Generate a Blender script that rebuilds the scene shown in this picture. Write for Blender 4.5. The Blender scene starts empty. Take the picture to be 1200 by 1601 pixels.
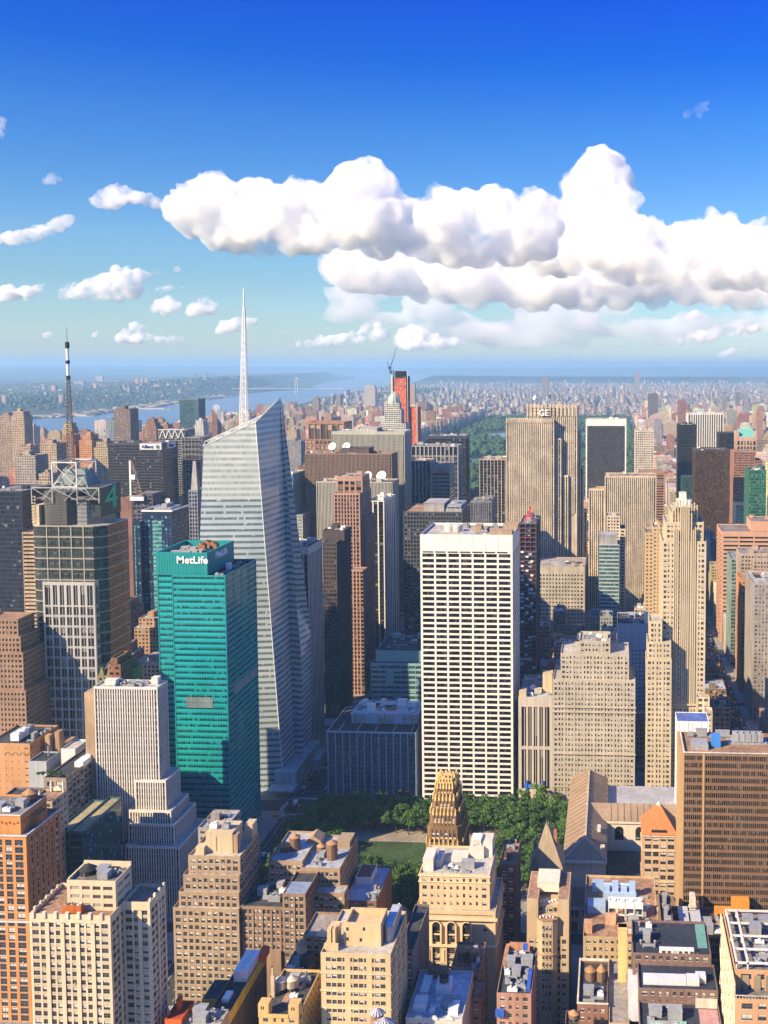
import bpy, bmesh, math, random
import numpy as np
from mathutils import Vector, Matrix, noise
from mathutils.bvhtree import BVHTree
R = math.radians
SC = bpy.context.scene
COL = SC.collection
random.seed(7)

# ---------------------------------------------------------------- camera
cd = bpy.data.cameras.new('camera'); CAM = bpy.data.objects.new('camera', cd); COL.objects.link(CAM)
CAM.location = (0, 0, 309)
CAM.rotation_euler = (R(90 - 3.907), 0, R(3.203))
cd.sensor_fit = 'VERTICAL'; cd.sensor_height = 24; cd.lens = 1640 / 1601 * 24
cd.shift_x = (600 - 865) / 1601; cd.shift_y = -(800.5 - 684) / 1601
cd.clip_start = 1; cd.clip_end = 200000
SC.camera = CAM

# ---------------------------------------------------------------- light, sky, exposure
SKY_TINT = ((0, (0.425, 0.451, 0.524)), (0.03, (0.383, 0.42, 0.482)), (0.08, (0.327, 0.383, 0.425)), (0.115, (0.34, 0.401, 0.463)), (0.217, (0.155, 0.309, 0.512)), (0.271, (0.041, 0.219, 0.556)), (0.32, (0.026, 0.173, 0.606)), (0.5, (0.33, 0.56, 0.92)))      # clear-air tint by height: a polarised deep blue above
SUN_A, SUN_EL = 50, 33            # degrees west of the grid's south, elevation
WORLD = bpy.data.worlds.new('World'); SC.world = WORLD; WORLD.use_nodes = True
wn, wl = WORLD.node_tree.nodes, WORLD.node_tree.links
wn.clear()
sky = wn.new('ShaderNodeTexSky'); sky.sky_type = 'NISHITA'; sky.sun_disc = False
sky.sun_elevation = R(SUN_EL); sky.sun_rotation = R(180 + SUN_A)
sky.altitude = 300; sky.air_density = 1.0; sky.dust_density = 0.6; sky.ozone_density = 3.0
hs = wn.new('ShaderNodeHueSaturation'); hs.inputs['Saturation'].default_value = 1.25
bg = wn.new('ShaderNodeBackground'); bg.inputs['Strength'].default_value = 0.15
wo = wn.new('ShaderNodeOutputWorld')
tc = wn.new('ShaderNodeTexCoord'); sx = wn.new('ShaderNodeSeparateXYZ'); wl.new(tc.outputs['Generated'], sx.inputs[0])
rp = wn.new('ShaderNodeValToRGB'); wl.new(sx.outputs[2], rp.inputs[0])
for i_, (ps, cc) in enumerate(SKY_TINT):
    e_ = rp.color_ramp.elements[i_] if i_ < 2 else rp.color_ramp.elements.new(ps)
    e_.position = ps; e_.color = (*cc, 1)
tm = wn.new('ShaderNodeMix'); tm.data_type = 'RGBA'; tm.blend_type = 'MULTIPLY'; tm.inputs[0].default_value = 1
wl.new(sky.outputs[0], hs.inputs['Color']); wl.new(hs.outputs[0], tm.inputs[6]); wl.new(rp.outputs[0], tm.inputs[7]); wl.new(tm.outputs[2], bg.inputs[0]); wl.new(bg.outputs[0], wo.inputs[0])
sl = bpy.data.lights.new('sun', 'SUN'); sl.energy = 5.0; sl.angle = R(0.5); sl.color = (1.0, 0.78, 0.47)
SUN = bpy.data.objects.new('sun', sl); COL.objects.link(SUN)
sd = Vector((-math.sin(R(SUN_A)) * math.cos(R(SUN_EL)), -math.cos(R(SUN_A)) * math.cos(R(SUN_EL)), math.sin(R(SUN_EL))))
SUN.rotation_euler = sd.to_track_quat('Z', 'Y').to_euler(); SUN.location = (0, 0, 900)
SC.view_settings.view_transform = 'Standard'; SC.view_settings.look = 'None'
SC.view_settings.exposure = 1.1; SC.view_settings.gamma = 1
SC.render.engine = 'CYCLES'
SC.cycles.use_denoising = True
SC.cycles.max_bounces = 24; SC.cycles.diffuse_bounces = 3; SC.cycles.glossy_bounces = 3
SC.cycles.volume_bounces = 20; SC.cycles.transparent_max_bounces = 12
SC.cycles.caustics_reflective = False; SC.cycles.caustics_refractive = False

# ---------------------------------------------------------------- materials
MATS = {}
def mat_new(name):
    m = bpy.data.materials.new(name); m.use_nodes = True
    nt = m.node_tree; nt.nodes.clear()
    o = nt.nodes.new('ShaderNodeOutputMaterial'); p = nt.nodes.new('ShaderNodeBsdfPrincipled')
    nt.links.new(p.outputs[0], o.inputs[0])
    return m, nt, p
def nd(nt, t, **k):
    n = nt.nodes.new(t)
    for a, b in k.items(): setattr(n, a, b)
    return n
def mth(nt, op, a, b=None, c=None):
    n = nt.nodes.new('ShaderNodeMath'); n.operation = op
    for i, x in enumerate((a, b, c)):
        if x is None: continue
        if isinstance(x, (int, float)): n.inputs[i].default_value = x
        else: nt.links.new(x, n.inputs[i])
    return n.outputs[0]
def mixc(nt, f, a, b, mode='MIX'):
    n = nt.nodes.new('ShaderNodeMix'); n.data_type = 'RGBA'; n.blend_type = mode
    for i, x in ((0, f), (6, a), (7, b)):
        if isinstance(x, (int, float)): n.inputs[i].default_value = x
        elif isinstance(x, tuple): n.inputs[i].default_value = (*x[:3], 1)
        else: nt.links.new(x, n.inputs[i])
    return n.outputs[2]
def noise_tex(nt, scale, detail=3, vec=None, rough=.55):
    n = nt.nodes.new('ShaderNodeTexNoise'); n.inputs['Scale'].default_value = scale
    n.inputs['Detail'].default_value = detail; n.inputs['Roughness'].default_value = rough
    if vec is not None: nt.links.new(vec, n.inputs['Vector'])
    return n.outputs['Fac']
def pos(nt): return nt.nodes.new('ShaderNodeNewGeometry').outputs['Position']
def scaled(nt, v, s):
    n = nt.nodes.new('ShaderNodeVectorMath'); n.operation = 'MULTIPLY'
    nt.links.new(v, n.inputs[0]); n.inputs[1].default_value = s
    return n.outputs[0]
def rng(nt, f, lo, hi):
    n = nt.nodes.new('ShaderNodeMapRange'); nt.links.new(f, n.inputs[0])
    n.inputs[1].default_value = .3; n.inputs[2].default_value = .7; n.inputs[3].default_value = lo; n.inputs[4].default_value = hi
    return n.outputs[0]
def wall(rgb, rough=.85, var=.3, tint=False, name='masonry', metal=0.0):
    """weathered masonry, metal or stone of one colour: rain streaks, blotches, fine grain"""
    key = ('wall', rgb, rough, var, tint, metal)
    if key in MATS: return MATS[key]
    m, nt, p = mat_new(name)
    P = pos(nt)
    base = nd(nt, 'ShaderNodeObjectInfo').outputs['Color'] if tint else rgb
    streak = noise_tex(nt, 1, 3, scaled(nt, P, (.5, .5, .03)))
    blotch = noise_tex(nt, .06, 4, P)
    grain = noise_tex(nt, 1.6, 2, P)
    f = mth(nt, 'MULTIPLY', mth(nt, 'MULTIPLY', rng(nt, streak, 1 - var, 1 + var * .5), rng(nt, blotch, 1 - var * .8, 1 + var * .6)), rng(nt, grain, 1 - var * .5, 1 + var * .5))
    c = nd(nt, 'ShaderNodeCombineColor')
    for i in range(3): nt.links.new(f, c.inputs[i])
    nt.links.new(mixc(nt, 1.0, base, c.outputs[0], 'MULTIPLY'), p.inputs['Base Color'])
    p.inputs['Roughness'].default_value = rough; p.inputs['Metallic'].default_value = metal
    p.inputs['Specular IOR Level'].default_value = .25
    MATS[key] = m
    return m
def uvcells(nt):
    u = nd(nt, 'ShaderNodeUVMap').outputs[0]
    s = nd(nt, 'ShaderNodeSeparateXYZ'); nt.links.new(u, s.inputs[0])
    fx, fy = mth(nt, 'FRACT', s.outputs[0]), mth(nt, 'FRACT', s.outputs[1])
    cx, cy = mth(nt, 'FLOOR', s.outputs[0]), mth(nt, 'FLOOR', s.outputs[1])
    oi = nd(nt, 'ShaderNodeObjectInfo').outputs['Random']
    c = nd(nt, 'ShaderNodeCombineXYZ'); nt.links.new(cx, c.inputs[0]); nt.links.new(cy, c.inputs[1]); nt.links.new(mth(nt, 'MULTIPLY', oi, 97), c.inputs[2])
    w = nd(nt, 'ShaderNodeTexWhiteNoise'); w.noise_dimensions = '3D'; nt.links.new(c.outputs[0], w.inputs[0])
    w2 = nd(nt, 'ShaderNodeTexWhiteNoise'); w2.noise_dimensions = '3D'
    v = nd(nt, 'ShaderNodeVectorMath'); v.operation = 'ADD'; v.inputs[1].default_value = (31.7, 11.3, 5.1)
    nt.links.new(c.outputs[0], v.inputs[0]); nt.links.new(v.outputs[0], w2.inputs[0])
    return fx, fy, w.outputs['Value'], w2.outputs['Value']
def glass(rgb=(.02, .025, .032), blind=.3, bcol=(.20, .19, .175), rough=.12, spec=.7, name='glazing'):
    """window glass behind the piers: one cell per window, some with blinds part way down"""
    key = ('glass', rgb, blind, bcol, rough, spec)
    if key in MATS: return MATS[key]
    m, nt, p = mat_new(name)
    fx, fy, r1, r2 = uvcells(nt)
    has = mth(nt, 'LESS_THAN', r1, blind)
    drop = mth(nt, 'GREATER_THAN', fy, mth(nt, 'SUBTRACT', 1.0, mth(nt, 'MULTIPLY', r2, .75)))
    bm = mth(nt, 'MULTIPLY', has, drop)
    v = mth(nt, 'ADD', .55, mth(nt, 'MULTIPLY', r2, .9))
    c = nd(nt, 'ShaderNodeCombineColor')
    for i in range(3): nt.links.new(v, c.inputs[i])
    dark = mixc(nt, 1.0, rgb, c.outputs[0], 'MULTIPLY')
    nt.links.new(mixc(nt, bm, dark, bcol), p.inputs['Base Color'])
    p.inputs['Roughness'].default_value = rough; p.inputs['Specular IOR Level'].default_value = spec
    MATS[key] = m
    return m
def curtain(sp, gl, sf=.45, mull=.06, mcol=None, blind=.3, rough=.15, bcol=(.4, .42, .42), name='curtain_wall', lit=0, spr=.3, vr=1.0):
    """flush curtain wall: spandrel band, vision band, thin mullions, per-cell glass and blinds"""
    key = ('curt', sp, gl, sf, mull, mcol, blind, bcol, rough, spr, vr)
    if key in MATS: return MATS[key]
    m, nt, p = mat_new(name)
    fx, fy, r1, r2 = uvcells(nt)
    issp = mth(nt, 'LESS_THAN', fy, sf)
    ismu = mth(nt, 'LESS_THAN', fx, mull)
    has = mth(nt, 'LESS_THAN', r1, blind)
    dn = mth(nt, 'GREATER_THAN', fy, mth(nt, 'SUBTRACT', 1.0, mth(nt, 'MULTIPLY', r2, .5)))
    v = mth(nt, 'ADD', 1 - vr / 2, mth(nt, 'MULTIPLY', r2, vr))
    c = nd(nt, 'ShaderNodeCombineColor')
    for i in range(3): nt.links.new(v, c.inputs[i])
    g = mixc(nt, 1.0, gl, c.outputs[0], 'MULTIPLY')
    g = mixc(nt, mth(nt, 'MULTIPLY', has, dn), g, bcol)
    P = pos(nt)
    big = rng(nt, noise_tex(nt, .04, 3, P), .85, 1.12)
    cb = nd(nt, 'ShaderNodeCombineColor')
    for i in range(3): nt.links.new(big, cb.inputs[i])
    s = mixc(nt, 1.0, sp, cb.outputs[0], 'MULTIPLY')
    k = mixc(nt, issp, g, s)
    k = mixc(nt, ismu, k, mcol or sp)
    nt.links.new(k, p.inputs['Base Color'])
    nt.links.new(mth(nt, 'ADD', rough, mth(nt, 'MULTIPLY', mth(nt, 'MAXIMUM', issp, ismu), spr - rough)), p.inputs['Roughness'])
    p.inputs['Specular IOR Level'].default_value = .6
    MATS[key] = m
    return m
def far_masonry(attr=False, name='masonry_with_windows'):
    """punched windows over a wall of the object's own colour, for towers far away"""
    key = ('far', attr)
    if key in MATS: return MATS[key]
    m, nt, p = mat_new(name)
    fx, fy, r1, r2 = uvcells(nt)
    if attr:
        base = nd(nt, 'ShaderNodeVertexColor', layer_name='tint').outputs['Color']
    else: base = nd(nt, 'ShaderNodeObjectInfo').outputs['Color']
    w = mth(nt, 'MULTIPLY', mth(nt, 'LESS_THAN', mth(nt, 'ABSOLUTE', mth(nt, 'SUBTRACT', fx, .5)), .27), mth(nt, 'LESS_THAN', mth(nt, 'ABSOLUTE', mth(nt, 'SUBTRACT', fy, .5)), .28))
    P = pos(nt)
    big = mth(nt, 'MULTIPLY', rng(nt, noise_tex(nt, .05, 3, P), .8, 1.15), rng(nt, noise_tex(nt, 1, 2, scaled(nt, P, (.3, .3, .02))), .85, 1.1))
    cb = nd(nt, 'ShaderNodeCombineColor')
    for i in range(3): nt.links.new(big, cb.inputs[i])
    b = mixc(nt, 1.0, base, cb.outputs[0], 'MULTIPLY')
    wc = mixc(nt, mth(nt, 'GREATER_THAN', r1, .8), (.03, .035, .045), (.22, .22, .21))
    nt.links.new(mixc(nt, w, b, wc), p.inputs['Base Color'])
    nt.links.new(mth(nt, 'SUBTRACT', .85, mth(nt, 'MULTIPLY', w, .6)), p.inputs['Roughness'])
    MATS[key] = m
    return m
GRAVEL = wall((.20, .185, .17), .95, .5, name='roof_gravel')
TAR = wall((.055, .058, .065), .9, .5, name='roof_tar')
SILVER = wall((.36, .38, .42), .7, .35, name='roof_silver_coat')
TERRA = wall((.33, .20, .13), .9, .4, name='roof_paver')
PALEROOF = wall((.42, .40, .37), .9, .35, name='roof_pale')
STEEL = wall((.30, .31, .33), .5, .2, name='galvanised_steel')
WHITEM = wall((.72, .72, .70), .5, .08, name='white_paint')
DARKM = wall((.03, .03, .033), .6, .2, name='dark_metal')
WOOD = wall((.20, .115, .06), .85, .35, name='weathered_wood')
WOODLID = wall((.36, .20, .10), .8, .3, name='weathered_lid')

# ---------------------------------------------------------------- mesh building
WL = {}                                                          # world location of every parent
def setp(o, label=None, cat=None, group=None, kind=None):
    if label: o['label'] = label
    if cat: o['category'] = cat
    if group: o['group'] = group
    if kind: o['kind'] = kind
    return o
def thing(name, label, cat, loc, group=None, rz=0):
    o = bpy.data.objects.new(name, None); COL.objects.link(o); o.location = loc; o.rotation_euler = (0, 0, rz)
    o.empty_display_size = 2
    WL[o.name] = Vector(loc)
    return setp(o, label, cat, group)
class MB:
    def __init__(s): s.v = []; s.f = []; s.uv = []; s.mi = []
    def add(s, vs, fs, uvs=None, mi=0):
        n = len(s.v); s.v += [tuple(p) for p in vs]
        for i, f in enumerate(fs):
            s.f.append(tuple(n + k for k in f)); s.uv.append(uvs[i] if uvs else None); s.mi.append(mi)
    def quad(s, a, b, c, d, uv=None, mi=0): s.add((a, b, c, d), ((0, 1, 2, 3),), [uv], mi)
    def box(s, x0, x1, y0, y1, z0, z1, mi=0):
        s.add(((x0, y0, z0), (x1, y0, z0), (x1, y1, z0), (x0, y1, z0), (x0, y0, z1), (x1, y0, z1), (x1, y1, z1), (x0, y1, z1)),
              ((0, 3, 2, 1), (4, 5, 6, 7), (0, 1, 5, 4), (1, 2, 6, 5), (2, 3, 7, 6), (3, 0, 4, 7)), None, mi)
    def prism(s, poly, z0, z1, top=True, bay=None, fl=3.8, mi=0, poly1=None):
        n = len(poly); p1 = poly1 or poly; acc = 0
        for i in range(n):
            a, b = poly[i], poly[(i + 1) % n]; c, d = p1[i], p1[(i + 1) % n]
            L = math.hypot(b[0] - a[0], b[1] - a[1])
            uv = None
            if bay: uv = ((acc / bay, z0 / fl), ((acc + L) / bay, z0 / fl), ((acc + L) / bay, z1 / fl), (acc / bay, z1 / fl))
            acc += L
            s.quad((*a, z0), (*b, z0), (*d, z1), (*c, z1), uv, mi)
        if top: s.add([(*p, z1) for p in p1], (tuple(range(n)),), None, mi)
    def lathe(s, cx, cy, prof, n=16, mi=0):
        vs = [(cx + r * math.cos(2 * math.pi * k / n), cy + r * math.sin(2 * math.pi * k / n), z) for r, z in prof for k in range(n)]
        fs = [(j * n + k, j * n + (k + 1) % n, (j + 1) * n + (k + 1) % n, (j + 1) * n + k) for j in range(len(prof) - 1) for k in range(n)]
        s.add(vs, fs, None, mi)
    def bar(s, p, q, r, n=4, r1=None, mi=0):
        p, q = Vector(p), Vector(q); d = (q - p).normalized()
        a = d.cross(Vector((0, 0, 1)) if abs(d.z) < .9 else Vector((1, 0, 0))).normalized(); b = d.cross(a)
        r1 = r if r1 is None else r1
        vs = [c + (a * math.cos(2 * math.pi * (k + .5) / n) + b * math.sin(2 * math.pi * (k + .5) / n)) * rr for c, rr in ((p, r), (q, r1)) for k in range(n)]
        s.add(vs, [(k, n + k, n + (k + 1) % n, (k + 1) % n) for k in range(n)] + [tuple(range(n)), tuple(range(2 * n - 1, n - 1, -1))], None, mi)
    def build(s, name, mat, parent=None, kind=None, smooth=False):
        if not s.v: return None
        off = WL[parent.name] if parent else Vector((0, 0, 0))
        me = bpy.data.meshes.new(name)
        me.from_pydata([(x - off[0], y - off[1], z - off[2]) for x, y, z in s.v], [], s.f)
        if any(s.uv):
            ul = me.uv_layers.new(name='UVMap')
            arr = np.zeros((len(me.loops), 2), np.float32); i = 0
            for f, u in zip(s.f, s.uv):
                if u: arr[i:i + len(f)] = u
                i += len(f)
            ul.data.foreach_set('uv', arr.ravel())
        for m in (mat if isinstance(mat, (list, tuple)) else [mat]): me.materials.append(m)
        if any(s.mi): me.polygons.foreach_set('material_index', s.mi)
        if smooth: me.polygons.foreach_set('use_smooth', [True] * len(me.polygons))
        me.update()
        o = bpy.data.objects.new(name, me); COL.objects.link(o)
        if parent: o.parent = parent
        WL[o.name] = off.copy()
        if kind: o['kind'] = kind
        return o
def part(parent, name, mat, fn, **k):
    m = MB(); fn(m); return m.build(name, mat, parent, **k)
def boxes(parent, name, mat, bs):
    for q in bs: part(parent, name, mat, lambda b: b.box(*q))
def solo(name, mat, fn, label, cat, loc, group=None, **k):
    """a thing that is one mesh with its origin at its base"""
    m = MB(); fn(m)
    m.v = [(x - loc[0], y - loc[1], z - loc[2]) for x, y, z in m.v]
    o = m.build(name, mat, None, **k); o.location = loc; WL[o.name] = Vector(loc)
    return setp(o, label, cat, group)
def text_mesh(body, size, extrude=.3, bold=.0, shear=0.0):
    cu = bpy.data.curves.new('lettering', 'FONT'); cu.body = body; cu.size = size; cu.extrude = extrude; cu.offset = bold; cu.shear = shear
    cu.align_x = 'CENTER'; cu.align_y = 'CENTER'; cu.resolution_u = 4
    o = bpy.data.objects.new('lettering', cu); COL.objects.link(o)
    bpy.context.view_layer.update()
    dg = bpy.context.evaluated_depsgraph_get()
    me = bpy.data.meshes.new_from_object(o.evaluated_get(dg))
    COL.objects.unlink(o); bpy.data.objects.remove(o); bpy.data.curves.remove(cu)
    return me
def sign_text(parent, body, size, loc, side, mat, name='sign_lettering', bold=0.0, sx=1.0, shear=0.0, ext=.3):
    me = text_mesh(body, size, ext, bold, shear); me.materials.clear(); me.materials.append(mat)
    o = bpy.data.objects.new(name, me); COL.objects.link(o)
    rz = {'S': 0, 'E': 90, 'W': -90}[side]
    o.rotation_euler = (R(90), 0, R(rz)); o.scale = (sx, 1, 1)
    o.parent = parent; o.location = Vector(loc) - WL[parent.name]
    return o

# ---------------------------------------------------------------- facades
def fmap(side, p):
    return {'S': lambda a, d, z: (a, p - d, z), 'N': lambda a, d, z: (a, p + d, z), 'E': lambda a, d, z: (p + d, a, z), 'W': lambda a, d, z: (p - d, a, z)}[side]
def strip(mb, F, flip, a0, a1, d0, d1, z0, z1, faces):
    vs = [F(a0, d0, z0), F(a1, d0, z0), F(a1, d1, z0), F(a0, d1, z0), F(a0, d0, z1), F(a1, d0, z1), F(a1, d1, z1), F(a0, d1, z1)]
    T = {'o': (3, 2, 6, 7), 'l': (0, 3, 7, 4), 'r': (2, 1, 5, 6), 't': (7, 6, 5, 4), 'b': (0, 1, 2, 3), 'i': (1, 0, 4, 5)}
    fs = [T[c] if not flip else T[c] for c in faces]
    mb.add(vs, fs)
def facade(M, side, a0, a1, p, z0, z1, st):
    g = st.get
    F = fmap(side, p); rec = g('rec', .4); flip = side in 'SE'
    if g('solid'):
        strip(M['wall'], F, flip, a0, a1, -rec, 0, z0, z1, 'otbilr'); return
    cw, top, base = g('cw', .8), g('top', 1.2), g('base', 0.0)
    zt, zb = z1 - top, z0 + base
    bay, fl = g('bay', 3.0), g('fl', 3.8)
    b0, b1 = a0 + cw, a1 - cw
    nb = max(1, round((b1 - b0) / bay)); bw = (b1 - b0) / nb
    nf = max(1, round((zt - zb) / fl)); fh = (zt - zb) / nf
    q = [F(a0, -rec, zb), F(a1, -rec, zb), F(a1, -rec, zt), F(a0, -rec, zt)]
    sh = g('sh', 1.2)
    u0, u1 = -cw / bw, nb + cw / bw; v0 = -sh / fh * .0
    gu = g('gbay', bw)
    uv = [(u0 * bw / gu, 0), (u1 * bw / gu, 0), (u1 * bw / gu, nf), (u0 * bw / gu, nf)]
    M['glazing'].quad(*q, uv)
    W, S = M['wall'], M['spandrel']
    if top > 0: strip(W, F, flip, a0, a1, -rec, 0, zt, z1, 'otbilr')
    if base > 0: strip(W, F, flip, a0, a1, -rec, 0, z0, zb, 'ot')
    if cw > 0:
        strip(W, F, flip, a0, b0, -rec, 0, zb, zt, 'olr'); strip(W, F, flip, b1, a1, -rec, 0, zb, zt, 'olr')
    pw, pp = g('pw', 1.0), g('pp', 0.0)
    mk, mw, mp = g('mk', 0), g('mw', 1.5), g('mp', .15)
    if pw > 0 or mk:
        for k in range(1, nb):
            a = b0 + k * bw; w, d = (mw, mp) if (mk and k % mk == 0) else (pw, pp)
            if w > 0: strip(W, F, flip, a - w / 2, a + w / 2, -rec, d, zb, zt, 'olr')
    if sh > 0:
        so = g('so', .07)
        for k in range(nf):
            z = zb + k * fh
            if g('skip') and k % g('skip') == g('skipo', 0): continue
            strip(S, F, flip, b0, b1, -rec, -so, z, z + sh, 'otb')
    if g('sm', 0):                                       # secondary mullions
        n2 = g('sm'); r = g('smw', .12)
        for k in range(nb * n2):
            if k % n2 == 0: continue
            a = b0 + k * bw / n2
            strip(W, F, flip, a - r / 2, a + r / 2, -rec, -rec + .18, zb, zt, 'olr')
    if g('cross'):                                        # heavy floor lines every few floors
        for k in range(0, nf, g('cross')):
            z = zb + k * fh
            strip(W, F, flip, b0, b1, -rec, g('cp', .12), z, z + g('ch', .5), 'otb')
    if g('win') and side in g('sides', 'SEW'):
        for k in range(nf):
            for j in range(nb):
                l = b0 + j * bw + (pw / 2 if j else 0); r_ = b0 + (j + 1) * bw - (pw / 2 if j < nb - 1 else 0)
                if mk and j % mk == 0 and j: l = b0 + j * bw + mw / 2
                if mk and (j + 1) % mk == 0 and j < nb - 1: r_ = b0 + (j + 1) * bw - mw / 2
                M['openings'].append((side, p, l, r_, zb + k * fh + sh, zb + (k + 1) * fh, rec))
def newM(): return {'wall': MB(), 'spandrel': MB(), 'glazing': MB(), 'roof': [], 'openings': []}
def tier(M, v0, v1, u0, u1, z0, z1, st, side_st=None, roof=True, sides='SEWN'):
    rec = st.get('rec', .4)
    ss = side_st or (st if st.get('win') or st.get('solid') else dict(st, rec=min(st.get('rec', .4), .24), so=min(st.get('so', .07), .12), mp=min(st.get('mp', .15), .1)))
    r2 = ss.get('rec', .4)
    if 'S' in sides: facade(M, 'S', v0, v1, u0, z0, z1, st)
    if 'N' in sides: facade(M, 'N', v0, v1, u1, z0, z1, dict(st, win=False))
    if 'E' in sides: facade(M, 'E', u0 + rec, u1 - rec, v1, z0, z1, ss)
    if 'W' in sides: facade(M, 'W', u0 + rec, u1 - rec, v0, z0, z1, ss)
    if roof:
        ph = st.get('ph', min(1.0, st.get('top', 1.2) * .8)); zr = z1 - ph; e = min(rec, r2) * .9
        M['roof'].append(MB()); M['roof'][-1].box(v0 + e, v1 - e, u0 + e, u1 - e, zr - .4, zr)
WINC = {}
FRAMEM = wall((.16, .15, .14), .6, .1, name='window_frame')
PANEM = None
def window_mesh(w, h, var, fm):
    key = (round(w, 2), round(h, 2), var, fm.name)
    if key in WINC: return WINC[key]
    m = MB(); f = .09; x, z = w / 2, h / 2
    m.quad((-x, -.06, -z), (x, -.06, -z), (x, -.06, z), (-x, -.06, z), ((0.1, .1), (.9, .1), (.9, .9), (.1, .9)), 1)
    for a in ((-x, -x + f, -z, z), (x - f, x, -z, z), (-x + f, x - f, z - f, z), (-x + f, x - f, -z, -z + f), (-x + f, x - f, -.05, .05)):
        m.box(a[0], a[1], -.14, -.03, a[2], a[3], 0)
    if w > 1.9: m.box(-.05, .05, -.135, -.03, -z + f, z - f, 0)
    if var in (1, 2, 3):
        zz = (z * .35, -.02, -z * .5)[var - 1]
        m.quad((-x + f, -.075, zz), (x - f, -.075, zz), (x - f, -.075, z - f), (-x + f, -.075, z - f), None, 2)
    m.box(-x - .1, x + .1, -.3, -.02, -z - .16, -z - .02, 2)
    if var == 4: m.box(-.38, .38, -.5, -.06, -z + .1, -z + .55, 3)
    me = bpy.data.meshes.new('window'); me.from_pydata(m.v, [], m.f)
    for mm in (fm, glass((.025, .03, .04), 0, rough=.08, name='window_glass'), wall((.55, .53, .48), .8, .1, name='blind'), STEEL): me.materials.append(mm)
    me.polygons.foreach_set('material_index', m.mi); me.update()
    WINC[key] = me
    return me
def place_windows(root, ops, fm, limit, blind=.45, seed=0):
    rr = random.Random(seed)
    S = [o for o in ops if o[0] == 'S']; E = [o for o in ops if o[0] != 'S']
    S.sort(key=lambda o: -o[4]); E.sort(key=lambda o: -o[4])
    ops = S + E
    keep, rest = ops[:limit], ops[limit:]
    off = WL[root.name]
    def var(): return rr.choice((1, 2, 2, 3)) if rr.random() < blind else (4 if rr.random() < .10 else 0)
    def xf(o):
        side, p, l, r_, z0, z1, rec = o
        c = fmap(side, p)((l + r_) / 2, -rec, (z0 + z1) / 2)
        return c, {'S': 0, 'E': 90, 'W': -90}[side], r_ - l, z1 - z0
    for o in keep:
        c, rz, w, h = xf(o)
        ob = bpy.data.objects.new('window', window_mesh(w - .06, h - .04, var(), fm)); COL.objects.link(ob)
        ob.parent = root; ob.location = Vector(c) - off; ob.rotation_euler = (0, 0, R(rz))
    if rest:
        vs, fs, mi = [], [], []
        for o in rest:
            c, rz, w, h = xf(o); me = window_mesh(w - .06, h - .04, var(), fm)
            ca, sa = round(math.cos(R(rz))), round(math.sin(R(rz))); n = len(vs)
            vs += [(c[0] + p.co.x * ca - p.co.y * sa - off[0], c[1] + p.co.x * sa + p.co.y * ca - off[1], c[2] + p.co.z - off[2]) for p in me.vertices]
            fs += [tuple(n + i for i in f.vertices) for f in me.polygons]; mi += [f.material_index for f in me.polygons]
            mats = list(me.materials)
        me = bpy.data.meshes.new('lower_windows'); me.from_pydata(vs, [], fs)
        for mm in mats: me.materials.append(mm)
        me.polygons.foreach_set('material_index', mi); me.update()
        ob = bpy.data.objects.new('lower_windows', me); COL.objects.link(ob); ob.parent = root; ob['kind'] = 'stuff'
def finish(root, M, wm, sm=None, gm=None, rm=None, win=0, fm=None, seed=0):
    M['wall'].build('wall', wm, root); M['spandrel'].build('spandrel', sm or wm, root)
    M['glazing'].build('glazing', gm or glass(), root); [q.build('roof', rm or GRAVEL, root) for q in M['roof']]
    if M['openings']: place_windows(root, M['openings'], fm or FRAMEM, win or 100, seed=seed)
HEROBOX = []
def tower(name, label, tiers, st, wm, sm=None, gm=None, rm=None, cat='tower', group=None, win=0, fm=None, clutter=0, side_st=None, pent=None, seed=None, sides='SEWN'):
    """tiers: (v0, v1, zTop, u0, u1[, z0[, style]]) measured in metres on the street grid"""
    t0 = tiers[0]
    root = thing(name, label, cat, ((t0[0] + t0[1]) / 2, (t0[3] + t0[4]) / 2, 0), group)
    M = newM(); seed = seed if seed is not None else int(abs(t0[0] * 7 + t0[3] * 3))
    for t in tiers:
        v0, v1, z1, u0, u1 = t[:5]; z0 = t[5] if len(t) > 5 else 0
        s = t[6] if len(t) > 6 else st
        tier(M, v0, v1, u0, u1, z0, z1, s, None if len(t) > 6 else side_st, sides=sides)
        HEROBOX.append((v0, v1, u0, u1, z0, z1))
    finish(root, M, wm, sm, gm, rm, win, fm, seed)
    if clutter:
        t = max(tiers, key=lambda t: t[2])
        roof_clutter(root, t[0] + 1.5, t[1] - 1.5, t[3] + 1.5, t[4] - 1.5, t[2] - st.get('ph', min(1.0, st.get('top', 1.2) * .8)), clutter, seed, wm)
    if pent:
        for (v0, v1, u0, u1, z0, z1, m) in pent: part(root, 'penthouse', m, lambda b: (b.box(v0, v1, u0, u1, z0, z1), b.box(v0 - .3, v1 + .3, u0 - .3, u1 + .3, z1, z1 + .5)))
    return root
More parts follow.
